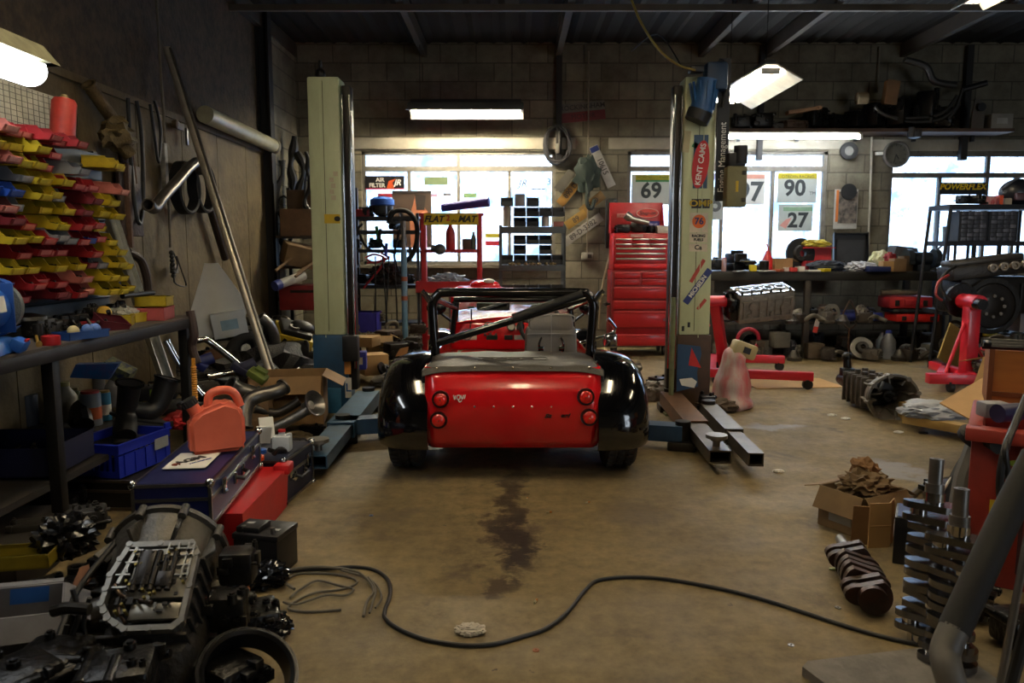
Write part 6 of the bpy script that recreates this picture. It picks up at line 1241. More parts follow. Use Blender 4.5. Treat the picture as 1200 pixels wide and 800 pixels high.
t = paper('race number 90 sheet with yellow heading in the second window', 934, 221, .5, .36, M('aeb2ac', .7, dirt=.15)); text('90', .28, M('22282a', .6), t, (-.03, -.004, .0), bold=.008)
b = B(); b.box((0, -.003, .16), (.5, .003, .07)); bb = b.build('yellow_heading', thin(M('c4b422', .6)), t); text('CITROEN RACING', .05, M('4a4a20', .6), bb, (0, -.006, .15)); text('TM', .06, M('3a4040', .6), t, (.2, -.004, -.06))
t = paper('torn race number 27 sheet below the number 90', 932, 255, .44, .34, M('b4b8b0', .7, dirt=.15)); text('27', .26, M('22282a', .6), t, (.03, -.004, -.04), bold=.008)
b = B(); b.box((.03, -.003, .11), (.38, .003, .05)); b.build('green_heading', M('7a9a7c', .6), t); b = B(); b.prism([(-.2, -.1), (-.12, -.02), (-.05, .0), (-.12, -.14)], .003, o=(0, -.003, 0), rot=(pi/2, 0, 0)); b.build('pink_mark', M('c48a80', .6), t)
t = paper('race number 97 sheet partly behind the electrical box', 877, 221, .42, .4, M('c8c6be', .7, dirt=.15)); text('97', .34, M('2a3032', .6), t, (.02, -.004, -.05), bold=.009)
b = B(); b.box((0, -.003, .15), (.4, .003, .05)); b.build('orange_heading', thin(M('c48a78', .6)), t)
t = paper('old sheet with a number 6 left of the banner', 838, 238, .2, .42, M('a8a8a0', .7, dirt=.2)); text('6', .34, M('3a3c3c', .6), t, (0, -.004, 0), bold=.006)
t = paper('black AIR FILTER banner in the top left window pane', 451, 214, .5, .17, M('1f1c22', .5), 'glass_sticker', 'sticker'); text('AIR', .07, WINK, t, (-.06, -.004, .035), bold=.002); text('FILTER', .07, WINK, t, (-.1, -.004, -.035), bold=.002); text('JR', .1, WINK, t, (.16, -.004, 0), bold=.003, shear=.3)
b = B(); b.prism([(.02, -.08), (.12, -.08), (.1, .0), (.14, .05), (.05, .02)], .002, o=(0, -.003, 0), rot=(pi/2, 0, 0)); b.build('flame_print', M('c8501e', .5), t); b = B(); b.box((0, -.003, -.078), (.5, .002, .014)); b.build('red_stripe', RED, t)
for k, (x, y, w_, h_, c_, l) in enumerate(((452, 229, .2, .05, 'b8303a', 'small red sticker under the AIR FILTER banner'), (511, 212, .3, .1, '6a7a58', 'green landscape sticker high in the second pane'), (524, 228, .1, .04, '8a8a94', 'tiny grey sticker right of the poster'), (508, 229, .1, .04, 'c4a0b8', 'tiny pink sticker over the poster'), (551, 229, .17, .055, '7a9a6c', 'small green sticker in the third pane'), (577, 276, .18, .05, 'c4b428', 'yellow sticker low beside the grey shelving'), (577, 285, .18, .06, 'c43a4c', 'red sticker below the yellow one'), (843, 207, .2, .08, '8a88a8', 'violet striped sticker in the second window'))):
    t = paper(l, x, y, w_, h_, M(c_, .6, dirt=.3, scale=12), 'glass_sticker', 'sticker')
t = T('handwriting', 'black handwritten JR marks on the right pane of the left window', 'writing', P(625, 215, YG)); text('JR', .13, INK, t, (-.14, 0, 0), shear=.3); text('3', .12, INK, t, (.2, 0, .02)); b = B(); b.box((.06, 0, -.07), (.18, .002, .012)); b.box((-.2, 0, -.15), (.08, .002, .01)); b.build('underline', INK, t)
# POWERFLEX banner
t = T('lettered_banner', 'dark POWERFLEX banner with yellow letters across the right window', 'banner', P(1128, 219, YG-.01)); b = B(); b.box((0, 0, -.02), (.6, .008, .15)); b.build('banner_board', M('17181a', .5), t); text('POWERFLEX', .105, M('f0cc20', .5, dirt=.1), t, (0, -.007, .0), bold=.003, shear=.2)
# ================================================================ RIGHT WORKBENCH
YR = 9.0; BZ = P(950, 318, YR).z; MZ = P(950, 377, YR).z
x0, x1 = PX(826, YR, 1), PX(1106, YR, 1)
t = T('workbench', 'long dark steel workbench under the right windows loaded with tools', 'workbench', ((x0+x1)/2, YR+.4, 0)); W = x1-x0
b = B(); b.box((0, 0, BZ-.02), (W, .86, .04)); b.build('bench_top', M('2b2824', .6, dirt=.5, scale=5), t)
b = B(); b.box((0, -.42, BZ-.06), (W, .04, .09), b=.004); b.build('front_rail', M('26241f', .55, .4, .4), t)
b = B(); b.box((0, .02, MZ-.015), (W-.02, .8, .03)); b.build('middle_shelf', M('282420', .7, dirt=.5), t)
for px_ in (832, 945, 1100):
    for y in (-.4, .38): b = B(); b.box((PX(px_, YR, .6)-(x0+x1)/2, y, BZ/2-.02), (.07, .06, BZ-.04), b=.004); b.build('leg', M('3d362e', .6, .3, .5), t)
def RB(px, dy=.1, z=None): return V((PX(px, YR+dy, 1.0), YR+dy, BZ if z is None else z))
v = T('bench_vice', 'heavy black bench vice on the right bench before the window', 'vice', RB(861, .2), .4)
b = B(); b.box((0, 0, .05), (.16, .16, .1), b=.015); b.box((0, .03, .15), (.14, .18, .12), b=.02); b.cyl((0, -.2, .12), (0, .1, .12), .035, seg=14); b.build('vice_body', M('16181c', .4, .5, .4), v)
b = B(); b.box((0, -.1, .16), (.16, .05, .1), b=.01); b.box((0, -.03, .225), (.17, .03, .04), b=.004); b.build('jaw', DSTEEL, v); b = B(); b.cyl((-.1, -.21, .12), (.1, -.21, .12), .01, seg=8); b.build('vice_handle', STEEL, v)
can('glass_jar', 'small reddish glass jar left of the bench vice', 'jar', RB(848, .02), 6, 16, CLEAR('b08a84', .8), M('8a3030', .5))
lump('bench_part', 'dark casting at the left end of the right bench', RB(838, .1), (.16, .16, .16), 300, OIL)
lump('bench_part', 'small black pump right of the bench vice', RB(877, .2), (.14, .14, .14), 301, OIL, .3); b = B(); b.box((0, 0, .04), (.075, .06, .075), b=.006); solo('yellow_tape', 'small yellow box on the right bench edge', 'box', b, M('d0c020', .5), RB(882, -.01))
b = B(); b.lathe([(.05, 0), (.055, .01), (.055, .12), (.03, .13)], seg=18); solo('dark_tin', 'dark oily tin under the red oil can spout', 'tin', b, DSTEEL, RB(895, .0))
oc = T('oil_can', 'bright red oil can with a spout behind the dark tin', 'oil can', RB(899, .12)); b = B(); b.lathe([(.07, 0), (.075, .02), (.07, .12), (.035, .2), (.02, .24)], seg=20); b.build('can_body', M('c0181c', .4), oc); b = B(); b.tube([(0, 0, .22), (0, 0, .28), (-.02, 0, .32)], .008, 7); b.build('spout', M('c0181c', .4), oc)
carton('cardboard_box', 'open brown cardboard box on the right bench by the black disc', RB(914, .1), .22, .18, .15, .1, M('9a7850', .8, dirt=.3), open_=True, flaps=(1, 0, 1, 0))
disc('brake_disc', 'black disc leaning upright behind the red open toolbox', RB(936, .4)+V((0, 0, .2)), .19, .03, M('1d1f22', .5), rot=(pi/2-.1, 0, .2), cat='disc')
for k, (x, dy, w_, h_, c_, l) in enumerate(((921, -.0, .07, .05, 'c8b8b0', 'small white tin on the right bench edge'), (928, -.02, .09, .05, 'd03a34', 'small bright red packet on the right bench edge'), (937, -.0, .08, .06, 'c4c0b8', 'white packet beside the bright red packet'), (952, -.03, .18, .02, 'd2d0c8', 'flat white paper lying on the right bench edge'), (900, -.05, .2, .015, 'aeb0b0', 'flat pale rule lying on the bench edge'), (966, -.02, .12, .035, 'c8b41c', 'yellow tape roll before the blue cloth'), (868, -.05, .2, .012, '9aa0a8', 'flat steel sheet before the bench vice'), (912, -.03, .1, .03, 'b05a3c', 'small orange brown packet under the cardboard box'))):
    b = B(); b.box((0, 0, h_/2), (w_, .09, h_), b=.004); solo('packet', l, 'packet', b, M(c_, .55), RB(x, dy), .1*k)
tb = T('open_toolbox', 'red metal toolbox with open lid on the right bench', 'toolbox', RB(959, .3)); b = B(); tray(b, .38, .22, .12, .006); b.build('toolbox_body', M('9a1c22', .5), tb)
b = B(); b.box((0, .12, .2), (.38, .02, .16), rot=(-.15, 0, 0)); b.box((0, .06, .275), (.38, .14, .012)); b.build('lid', M('c4242a', .45), tb)
crump('yellow_cloth', 'yellow cloth lying on top of the red open toolbox', RB(955, .36)+V((0, 0, .28)), (.15, .09, .05), 33, M('b8a838', .7), 'cloth')
crump('blue_cloth', 'dark blue black cloth in front of the red toolbox', RB(968, .1), (.2, .1, .07), 34, M('1c2230', .7), 'cloth')
t = T('plastic_case', 'black plastic tool case standing open against the back wall', 'case', RB(994, .68), .0); b = B(); tray(b, .42, .42, .06, .01, .015); b.M = Matrix.Identity(4); o_ = b.build('case_shell', M('1a1c20', .45), t); o_.location = (0, 0, .24); o_.rotation_euler = (pi/2-.1, 0, 0)
b = B(); b.box((0, -.02, .22), (.34, .01, .3)); b.build('foam_insert', M('3a3c42', .8), t)
crump('white_bag', 'white crumpled paper on the right bench', RB(1008, .1), (.17, .1, .06), 35, M('b8bac0', .6, dirt=.15), 'paper', amp=.8)
crump('yellow_bag', 'yellow and white bag standing behind the white paper', RB(1030, .4), (.13, .1, .13), 36, M('b0b070', .5, dirt=.5, dcol='c8c8c0'), 'bag')
lump('power_drill', 'dark red power drill body behind the small cartons', RB(1042, .25)+V((0, 0, .1)), (.12, .12, .12), 302, M('8c1a20', .5), .2, 'tool')
t = T('folded_bag', 'grey tented bag beside the red drill before the window', 'bag', RB(1056, .45)); b = B(); b.prism([(-.2, 0), (.2, 0), (.13, .27), (-.12, .3)], .2, o=(0, .1, 0), rot=(pi/2, 0, 0)); b.build('bag_body', M('4a4d54', .6), t)
for k, (x, l, w_, m_) in enumerate(((1038, 'small brown carton on the bench beneath the drill', .13, CARD), (1051, 'second small brown carton beside the black grinder', .15, M('7d6244', .8)), (1060, 'dark brown carton behind the two small cartons', .12, M('55422c', .8)))):
    carton('small_carton', l, RB(x, .0+.12*(k == 2)), w_, .12, .12+.03*k, .1*k, m_)
b = B(); b.box((0, 0, .03), (.26, .16, .06), b=.004); solo('blue_book', 'dark blue flat box lying on the right bench edge', 'box', b, M('1b2756', .5), RB(1027, -.02), .05)
g = T('bench_grinder', 'black double ended bench grinder at the far right of the bench', 'grinder', RB(1079, .15)); b = B(); b.box((0, 0, .04), (.16, .14, .08), b=.01); b.cyl((-.1, 0, .15), (.1, 0, .15), .075, seg=22); b.build('motor', M('1e2224', .45), g)
for sx in (-1, 1): b = B(); b.cyl((sx*.13, 0, .15), (sx*.19, 0, .15), .11, seg=26); b.box((sx*.16, -.1, .1), (.05, .06, .03)); b.build('wheel_guard', M('23282a', .5, .3), g)
b = B(); b.tube([(.16, 0, .24), (.2, -.05, .3), (.28, -.05, .31)], .012, 7); b.build('eye_shield_arm', BLK, g)
rn = random.Random(11)
junk = ['greasy hub', 'dark caliper', 'rusty bracket', 'small motor', 'pulley cluster', 'oily casting', 'brown flange', 'black coupling', 'grey housing', 'dark rocker cover', 'water pump', 'steering box']
wh = ['at the left end', 'left of the hanging tag', 'beside the middle leg', 'right of the middle leg', 'left of the blue roll', 'behind the wire loop', 'beside the red cases', 'under the red cases', 'near the right leg', 'behind the engine block', 'just right of the engine block', 'in the deep shadow']
def scatter(pxs, z, dy, tag_, s0, hmax, cols, place):
    for k, px_ in enumerate(pxs):
        q = V((PX(px_, YR+dy, z+.2), YR+dy+rn.uniform(-.03, .03), z)); m_ = cols[k % len(cols)]
        kind = (k+s0) % 4; l = '%s %s %s' % (junk[(k*5+s0) % 12], tag_, place[k]); 
        if kind == 1:
            b = B(); r_ = rn.uniform(.07, .12); b.lathe([(.0, 0), (r_, 0), (r_, .03), (r_*.6, .035), (r_*.5, .08), (0, .085)], seg=24)
            for j in range(5): b.cyl((r_*.8*cos(j*1.257), r_*.8*sin(j*1.257), .02), (r_*.8*cos(j*1.257), r_*.8*sin(j*1.257), .045), .012, seg=8)
            solo('scrap_hub', l, 'engine part', b, m_, q+V((0, 0, r_*.8)), rot=(1.3, rn.uniform(-.4, .4), rn.uniform(-1, 1)))
        else: lump('scrap_part', l, q, (rn.uniform(.14, .24), rn.uniform(.14, .22), rn.uniform(.08, hmax)), 400+s0*20+k, m_, rn.uniform(-1, 1))
GR = [M('7a766e', .45, .5, .5, 10, .3), OIL, M('5a4a3c', .6, .3, .5), M('36363c', .5), M('8d887e', .5, .4, .5, 10, .3)]
scatter([848, 866, 884, 903, 922, 936, 956, 968, 980, 1008, 1022], MZ, .12, 'on the middle shelf', 0, .2, GR, ['hidden behind the red stand head', 'under the engine block left end', 'under the engine block middle', 'under the engine block right end', 'right of the engine block', 'left of the middle leg', 'right of the middle leg', 'behind the hanging tag', 'left of the wire loop', 'right of the wire loop', 'left of the red cases'])
scatter([850, 872, 893, 915, 935, 960, 978, 992, 1018, 1060, 1090], MZ, .55, 'at the back of the middle shelf', 3, .26, GR, ['above the red ring', 'behind the engine block left part', 'behind the engine block middle', 'behind the engine block right part', 'near the middle leg', 'behind the hub row', 'behind the hanging tag', 'behind the wire loop', 'behind the blue roll', 'behind the red cases', 'by the right leg'])
scatter([845, 865, 888, 925, 938, 972, 985, 1015, 1062, 1092], .0, .1, 'on the floor under the right bench', 5, .24, GR, ['behind the red and white sack', 'behind the red ring', 'left of the concrete block', 'right of the concrete block', 'beside the middle leg', 'left of the bright wheel', 'behind the bright wheel', 'left of the oil jug', 'beside the white tub', 'near the right leg'])
scatter([850, 880, 912, 955, 990, 1025, 1055, 1085], .0, .6, 'at the back of the floor under the bench', 8, .3, GR, ['far left', 'behind the red ring', 'behind the concrete block', 'behind the middle leg', 'behind the wheel', 'behind the oil jug', 'behind the white tub', 'far right'])
b = B(); b.cyl((-.3, 0, .04), (.3, 0, .04), .05, seg=18); t = solo('blue_roll', 'dark blue roll lying on the middle shelf with light tape', 'roll', b, M('1c2a78', .5), V((PX(1003, YR, .5), YR-.0, MZ+.02)), .02); b = B(); b.cyl((.1, 0, .04), (.2, 0, .04), .052, seg=18); b.build('light_band', M('7f93c8', .5), t)
b = B(); b.box((0, 0, .05), (.7, .3, .1), b=.01); solo('blue_tray', 'long dark blue crate under the roll on the middle shelf', 'crate', b, M('16205a', .5), V((PX(1003, YR, .5), YR+.42, MZ)))
def rcase(label, px, z, w_, h_, m_, dy=.12):
    t = T('tool_case', label, 'case', V((PX(px, YR+dy, z+.05), YR+dy, z)), -.05); b = B(); b.box((0, 0, h_/2), (w_, .34, h_), b=.02); b.box((-.0, -.17, h_*.5), (w_*.3, .02, h_*.5), b=.006); b.build('case_shell', m_, t)
    for sx in (-1, 1): b = B(); b.box((sx*w_*.32, -.175, h_*.45), (.05, .014, h_*.5), b=.003); b.build('latch', BLK, t)
rcase('bright red plastic case lying lowest on the middle shelf', 1068, MZ+.0, .5, .1, M('d0241c', .4)); rcase('black case with yellow latches between the two red cases', 1064, MZ+.105, .5, .05, M('18181a', .5)); rcase('large dark red plastic case on top of the black one', 1060, MZ+.16, .5, .14, M('a8222a', .45))
b = B(); b.cyl((-.22, 0, 0), (.2, 0, 0), .035, seg=12); solo('grey_tube', 'grey wrapped tube lying on top of the red case', 'tube', b, M('6a655c', .6), V((PX(1059, YR, .8), YR+.1, MZ+.34)))
hose('wire_loop', 'brown wire loop hanging over the front of the middle shelf', [V((PX(x, YR-.08, .5), YR-.08, P(x, y, YR-.08).z)) for x, y in ((995, 352), (988, 368), (990, 380), (997, 385), (1004, 378), (1003, 366), (996, 352))], .01, M('4a3628', .6), 'wire')
hose('hanging_strap', 'thin rusty rod hanging below the wire loop', [P(995, 385, YR-.08), P(994, 412, YR-.08)], .01, RUST, 'rod', smooth=0)
b = B(); b.box((0, 0, 0), (.05, .01, .16), rot=(0, .2, 0)); t = solo('hanging_tag', 'white tag with red end hanging from the middle shelf', 'tag', b, M('c0b8b0', .5), P(958, 376, YR-.07)); b = B(); b.box((-.02, 0, -.1), (.05, .012, .07), rot=(0, .2, 0)); b.build('red_end', M('d03a24', .5), t)
b = B(); b.lathe([(.05, 0), (.1, .0), (.1, .03), (.05, .03)], seg=26, close=True); solo('ring_washer', 'pale ring hanging on the middle shelf edge beside the tag', 'ring', b, M('6a6862', .5), P(974, 366, YR-.06), rot=(1.4, 0, .2))
can('oil_jug', 'silver plastic oil bottle with blue cap under the right bench', 'bottle', V((PX(1041, YR-.05, .2), YR-.05, 0)), 17, 34, M('8d9096', .35, .3), M('2a3a8c', .4), 'bottle')
can('oil_jug', 'pale bluish bottle half behind the silver oil bottle', 'bottle', V((PX(1033, YR+.12, .2), YR+.12, 0)), 12, 30, M('7d8a9a', .4), None, 'bottle')
disc('alloy_wheel_cover', 'bright finned disc leaning on the floor under the right bench', V((PX(1009, YR-.08, .1), YR-.08, .13)), .13, .03, STEEL, rot=(1.2, .1, -.2), cat='disc')
crump('white_tub', 'crumpled white bag on the floor by the right bench leg', V((PX(1079, YR-.05, .1), YR-.05, 0)), (.09, .08, .07), 38, M('8f8d88', .6), 'bag')
for k, (x, dy, l) in enumerate(((913, .02, 'grey concrete block under the engine block'), (953, -.05, 'brown concrete block on the floor by the middle leg'), (893, .2, 'dark concrete block behind the red ring'))): b = B(); b.box((0, 0, .1), (.2, .16, .18), b=.012); solo('concrete_block', l, 'block', b, M('6d675c' if k != 1 else '5a4c3c', .85, dirt=.4), V((PX(x, YR+dy, .1), YR+dy, .0 if k else .12)), .1)
hose('red_hose_ring', 'red hose ring standing on the floor behind the sack', [V((PX(877, 8.6, .3)+.12*cos(a), 8.6, .27+.12*sin(a))) for a in [i*pi/6 for i in range(12)]], .022, M('a01a30', .45), 'hose')
b = B(); b.box((0, 0, .08), (.2, .2, .16), b=.01); solo('support_block', 'dark timber block carrying the red hose ring', 'block', b, M('2a2420', .7), V((PX(872, 8.75, .1), 8.78, 0)))
# wall items right
t = T('round_clock', 'round grey wall clock between the right windows', 'clock', P(1049, 181, YW)); b = B(); b.lathe([(.135, 0), (.165, 0), (.165, .05), (.15, .06), (.135, .05)], rot=(pi/2, 0, 0), seg=32, close=True); b.build('clock_rim', M('7d7a74', .4, .4), t)
b = B(); b.cyl((0, 0, 0), (0, -.02, 0), .14, seg=32); b.build('clock_face', M('5f5c50', .6), t)
for a, l, w_ in ((2.6, .07, .012), (3.35, .11, .008)): b = B(); b.box((sin(a)*l/2, -.025, cos(a)*l/2), (w_, .003, l), rot=(0, a, 0)); b.build('clock_hand', BLK, t)
b = B()
for k in range(12): a = k*pi/6; b.box((.115*sin(a), -.022, .115*cos(a)), (.006, .003, .02), rot=(0, a, 0))
b.build('hour_marks', BLK, t)
b = B(); b.box((0, 0, 0), (.08, .06, .04)); solo('clock_bracket', 'small white bracket left of the wall clock', 'bracket', b, WHT, P(1030, 180, YW))
b = B(); b.lathe([(.06, 0), (.11, 0), (.11, .04), (.06, .04)], rot=(pi/2, 0, 0), seg=28, close=True); t = solo('ring_gear', 'dark ring hanging on the wall below the batten light', 'ring', b, M('2c2c2c', .5), P(994, 177, YW)); b = B(); b.cyl((0, 0, 0), (0, -.02, 0), .062, seg=20); b.build('pale_centre', M('8a8880', .6), t)
t = T('magazine_calendar', 'magazine style calendar with dark disc hung between windows', 'calendar', P(991, 245, YW)); b = B(); b.box((0, 0, 0), (.3, .01, .5)); b.build('backing_sheet', M('aaa79e', .6), t); b = B(); b.box((.02, -.008, .02), (.24, .006, .4)); b.build('dark_print', M('2b2826', .5, dirt=.7, scale=12, dcol='8a7d70'), t)
b = B(); b.box((-.115, -.012, .04), (.03, .004, .4)); b.build('orange_spine', M('c8702c', .5), t); b = B(); b.cyl((.02, -.014, .22), (.02, -.03, .22), .1, seg=26); b.build('black_disc', BLK, t)
b = B(); b.tube([P(1022, 158, YW)-P(1022, 158, YW), P(1020, 230, YW)-P(1022, 158, YW), P(1017, 300, YW)-P(1022, 158, YW)], .016, 8); solo('conduit_pipe', 'vertical pale conduit pipe between the right windows', 'conduit', b, M('9a9484', .5), P(1022, 158, YW))
b = B(); b.tube([(0, 0, 0), (0, 0, -.55)], .014, 8); solo('conduit_pipe', 'short pale conduit above the high shelf', 'conduit', b, M('77705f', .5), P(1031, 55, YW))
# ================================================================ HIGH SHELF
q = P(1015, 151, 9.6); xa, xb = PX(845, 9.6, 2.7), PX(1186, 9.6, 2.7); SZ = q.z
t = T('high_shelf', 'long wooden shelf high on the back wall carrying dark junk', 'shelf', ((xa+xb)/2, 9.76, SZ)); b = B(); b.box((0, 0, -.02), (xb-xa, .42, .04)); b.build('shelf_plank', M('5a4230', .7, dirt=.5, scale=4), t)
for k in range(5): b = B(); x = -(xb-xa)/2+.3+k*(xb-xa-.6)/4; b.box((x, .15, -.07), (.04, .04, .08)); b.build('shelf_bracket', BLK, t)
def HS(px, dy=0.): return V((PX(px, 9.7+dy, 2.8), 9.7+dy, SZ))
for k, (x, w_, h_, l, m_) in enumerate(((868, .25, .18, 'dark housing at the left end of the high shelf', OIL), (892, .3, .22, 'black air cleaner on the high shelf', OIL), (908, .16, .08, 'small pale drum on the high shelf', M('4a4640', .6)), (930, .4, .12, 'brown flat box pile on the high shelf', M('4c3828', .7)), (955, .3, .3, 'dark engine cover on the high shelf', OIL), (978, .3, .2, 'black bellows on the high shelf', OIL), (1003, .3, .25, 'black gearbox case on the high shelf', OIL), (1024, .3, .35, 'dark seat shell on the high shelf', OIL), (1055, .5, .4, 'large black bumper heap on the high shelf', OIL), (1085, .4, .5, 'tall dark axle heap on the high shelf', OIL), (1105, .3, .3, 'dark fuel filler on the high shelf', OIL))):
    lump('shelf_junk', l, HS(x), (w_, .25, h_), 500+k, m_, .1*k)
b = B(); b.box((0, 0, 0), (.4, .12, .04), rot=(0, -.15, 0)); solo('wooden_strip', 'light brown strip lying across the boxes on the high shelf', 'timber', b, M('7d5c3c', .7), HS(938)+V((0, -.08, .22)))
b = B(); b.cyl((-.06, 0, 0), (.06, 0, 0), .07, seg=16); solo('cream_tin', 'small cream tin on its side on the high shelf', 'tin', b, M('7a6a50', .6), HS(1004)+V((0, -.1, .36)))
b = B(); b.box((0, 0, 0), (.15, .1, .28), rot=(0, .12, 0)); solo('brown_carton', 'upright brown carton on the high shelf heap', 'box', b, M('7a5a38', .7), HS(1036)+V((0, -.12, .42)))
for k, ps in enumerate(([(1025, 125), (1040, 136), (1075, 138), (1105, 132), (1122, 112)], [(1028, 130), (1060, 142), (1100, 140), (1125, 122)], [(1060, 70), (1085, 78), (1095, 95), (1120, 100)], [(1110, 140), (1120, 128), (1128, 104)])):
    hose('hanging_bumper', ['long thin curved trim strip across the high shelf heap', 'second curved trim strip below on the high shelf', 'dark curved pipe rising above the high shelf heap', 'dark curved hose near the right stanchion'][k], [P(x, y, 9.55) for x, y in ps], .02+.02*(k == 2), M('3a3834', .5, .3), 'trim')
hose('black_strap', 'black bar sticking out right of the stanchion', [P(1128, 105, 9.6), P(1157, 97, 9.5)], .035, BLK, 'bar', smooth=0)
b = B(); b.prism([(-.08, 0), (.07, 0), (.09, .2), (.05, .34), (-.03, .36), (-.06, .2)], .02, rot=(pi/2-.1, 0, 0)); t = solo('grey_bracket', 'upright grey plate with dark hole on the high shelf', 'bracket', b, M('5c554a', .6), HS(1138)+V((0, -.12, 0))); b = B(); b.cyl((.02, -.03, .25), (.02, -.05, .25), .05, seg=18); b.build('dark_hole', BLK, t)
t = carton('white_carton', 'white carton at the right end of the high shelf', HS(1169, -.08), .26, .18, .17, .0, M('8f8a80', .7), lab=M('b0aca4', .6))
b = B(); b.box((0, 0, -.07), (.13, .15, .1), b=.03); b.cyl((-.06, -.05, 0), (-.06, -.05, -.12), .035, seg=14); solo('hanging_unit', 'grey pump unit hanging under the high shelf', 'pump', b, M('3e3a38', .5), P(1072, 150, 9.5))
hose('looped_cable', 'yellow cord looping from the roof to the lift power unit', [P(740, 0, 6.0), P(752, 28, 5.95), P(772, 58, 5.9), P(795, 76, 5.85), P(815, 82, 5.85)], .009, M('8a7a34', .5), 'cord')
hose('roof_cable', 'thin dark roof cable running to the right lift post top', [P(740, 60, 9.0), P(770, 40, 7.5), P(800, 80, 6.0)], .006, BLK, 'cable')
# ================================================================ ENGINE STAND WITH BLOCK
ES = M('c81c30', .4, dirt=.15, coat=.3)
f0, f1 = Pz(828, 436, .12), Pz(953, 441, .12); k0, k1 = Pz(832, 419, .12), Pz(919, 421, .12)
t = T('engine_stand', 'red engine stand behind the right lift post holding a bare engine block', 'engine stand', (f0.x, (f0.y+k0.y)/2, 0)); o = t.location
def bar(b, a, c, w_, h_):
    a, c = V(a), V(c); d_ = c-a; b.M = Matrix.Translation(a) @ d_.to_track_quat('X', 'Z').to_matrix().to_4x4(); b.box((d_.length/2, 0, 0), (d_.length, w_, h_), b=.004); b.M = Matrix.Identity(4)
for nm, a, c in (('front_leg', f0, f1), ('rear_leg', k0, k1)):
    b = B(); bar(b, a-o, c-o, .08, .08); b.build(nm, ES, t)
    b = B(); q = (c-o)-V((.05, 0, 0)); b.cyl((q.x, q.y-.02, .045), (q.x, q.y+.02, .045), .045, seg=18); b.box((q.x, q.y, .075), (.05, .06, .03)); b.build('castor', BLK, t)
    b = B(); q = (a-o)+V((.1, 0, 0)); b.cyl((q.x, q.y-.02, .045), (q.x, q.y+.02, .045), .045, seg=18); b.build('castor', BLK, t)
b = B(); bar(b, f0-o+V((.04, -.03, 0)), k0-o+V((.04, .03, 0)), .08, .08); b.build('cross_member', ES, t)
top = P(836, 353, 7.4); b = B(); bar(b, V((.3, 0, .12)), top-o+V((.02, 0, -.02)), .09, .09); b.build('upright', ES, t)
b = B(); bar(b, V((-.1, 0, .12)), (top-o)*.72+V((0, 0, 0)), .03, .06); b.build('brace', ES, t)
b = B(); q = top-o; b.cyl((q.x-.08, q.y, q.z), (q.x+.12, q.y, q.z), .055, seg=20); b.build('pivot_sleeve', ES, t)
b = B(); q = top-o+V((.15, 0, 0)); b.cyl((q.x-.02, q.y, q.z), (q.x, q.y, q.z), .11, seg=20)
for a in range(4): aa = a*pi/2+.6; b.cyl((q.x-.03, q.y+.12*cos(aa), q.z+.12*sin(aa)), (q.x+.05, q.y+.12*cos(aa), q.z+.12*sin(aa)), .018, seg=10); b.box((q.x, q.y+.07*cos(aa), q.z+.07*sin(aa)), (.02, .14, .03), rot=(aa, 0, 0))
b.build('mounting_head', DSTEEL, t)
eb = T('engine_block', 'bare grey four cylinder engine block bolted to the red stand', 'engine', top+V((.2, 0, -.18)), rot=(.25, -.09, .12))
b = B(); b.box((.27, 0, .14), (.54, .26, .28), b=.012)
for k in range(7): b.box((.04+k*.078, -.135, .13+.02*(k % 2)), (.014, .02, .2), b=.003)
b.box((.27, -.135, .05), (.5, .02, .02)); b.box((.27, -.135, .22), (.5, .02, .015)); b.cyl((.45, -.12, .13), (.45, -.155, .13), .05, seg=20); b.cyl((.12, -.12, .17), (.12, -.15, .17), .035, seg=16); b.cyl((.54, 0, .12), (.57, 0, .12), .09, seg=20)
for k in range(4): b.cyl((.1+k*.11, -.12, .08), (.1+k*.11, -.148, .08), .022, seg=12)
b.build('block_casting', M('8a857d', .5, .45, .5, 12, .5), eb)
b = B(); 
for k in range(4): b.lathe([(.038, .278), (.052, .278), (.052, .3), (.038, .3)], o=(.1+k*.115, 0, 0), seg=24, close=True)
b.box((.27, -.115, .285), (.53, .03, .012)); b.box((.27, .115, .285), (.53, .03, .012)); b.box((.01, 0, .285), (.02, .24, .012)); b.box((.53, 0, .285), (.02, .24, .012)); b.build('deck_face', M('a8b4c4', .2, 1, .15), eb)  # window reflection put into the deck's blue-white metal colour
for k in range(6): b = B(); b.cyl((.03+k*.095, -.1, .285), (.03+k*.095, -.1, .315), .012, seg=8); b.build('stud', BLK, eb)
b = B(); b.casting((.1, .24, .26), 77, 18); c_ = b.build('timing_end', OIL, eb); c_.location = (-.03, 0, .0)
# sack
t = T('plastic_sack', 'red and white plastic sack with a cream top standing beside the lift post', 'sack', Pz(858, 475, 0)); 
b = B(); b.tube([(0, 0, .0), (-.01, 0, .08), (0, 0, .2), (.0, 0, .32), (.01, 0, .42), (.03, 0, .47)], lambda f: .225*(1-.68*f**1.3)+.012*sin(f*17), 20, smooth=4, flat=.75)
for v_ in b.bm.verts: n_ = noise.noise(v_.co*9)*.022; v_.co.x += n_; v_.co.y += noise.noise(v_.co*9+V((5, 0, 0)))*.02
b.build('sack_body', M('b8565a', .35, dirt=1., scale=3.2, dcol='b4a8a2', stretch=(2, 2, .5)), t)
b = B(); b.box((.07, -.02, .47), (.2, .12, .12), b=.02, rot=(0, .35, .2)); b.build('cream_top', M('b0a070', .5), t); b = B(); b.box((.08, -.09, .47), (.06, .01, .05), rot=(0, .35, .2)); b.build('black_label', BLK, t)
b = B(); b.box((0, 0, 0), (.85, .5, .006)); solo('cardboard_sheet', 'flat cardboard sheet lying on the floor under the red engine stand', 'cardboard', b, CARD2, Pz(925, 449, .004), .1)
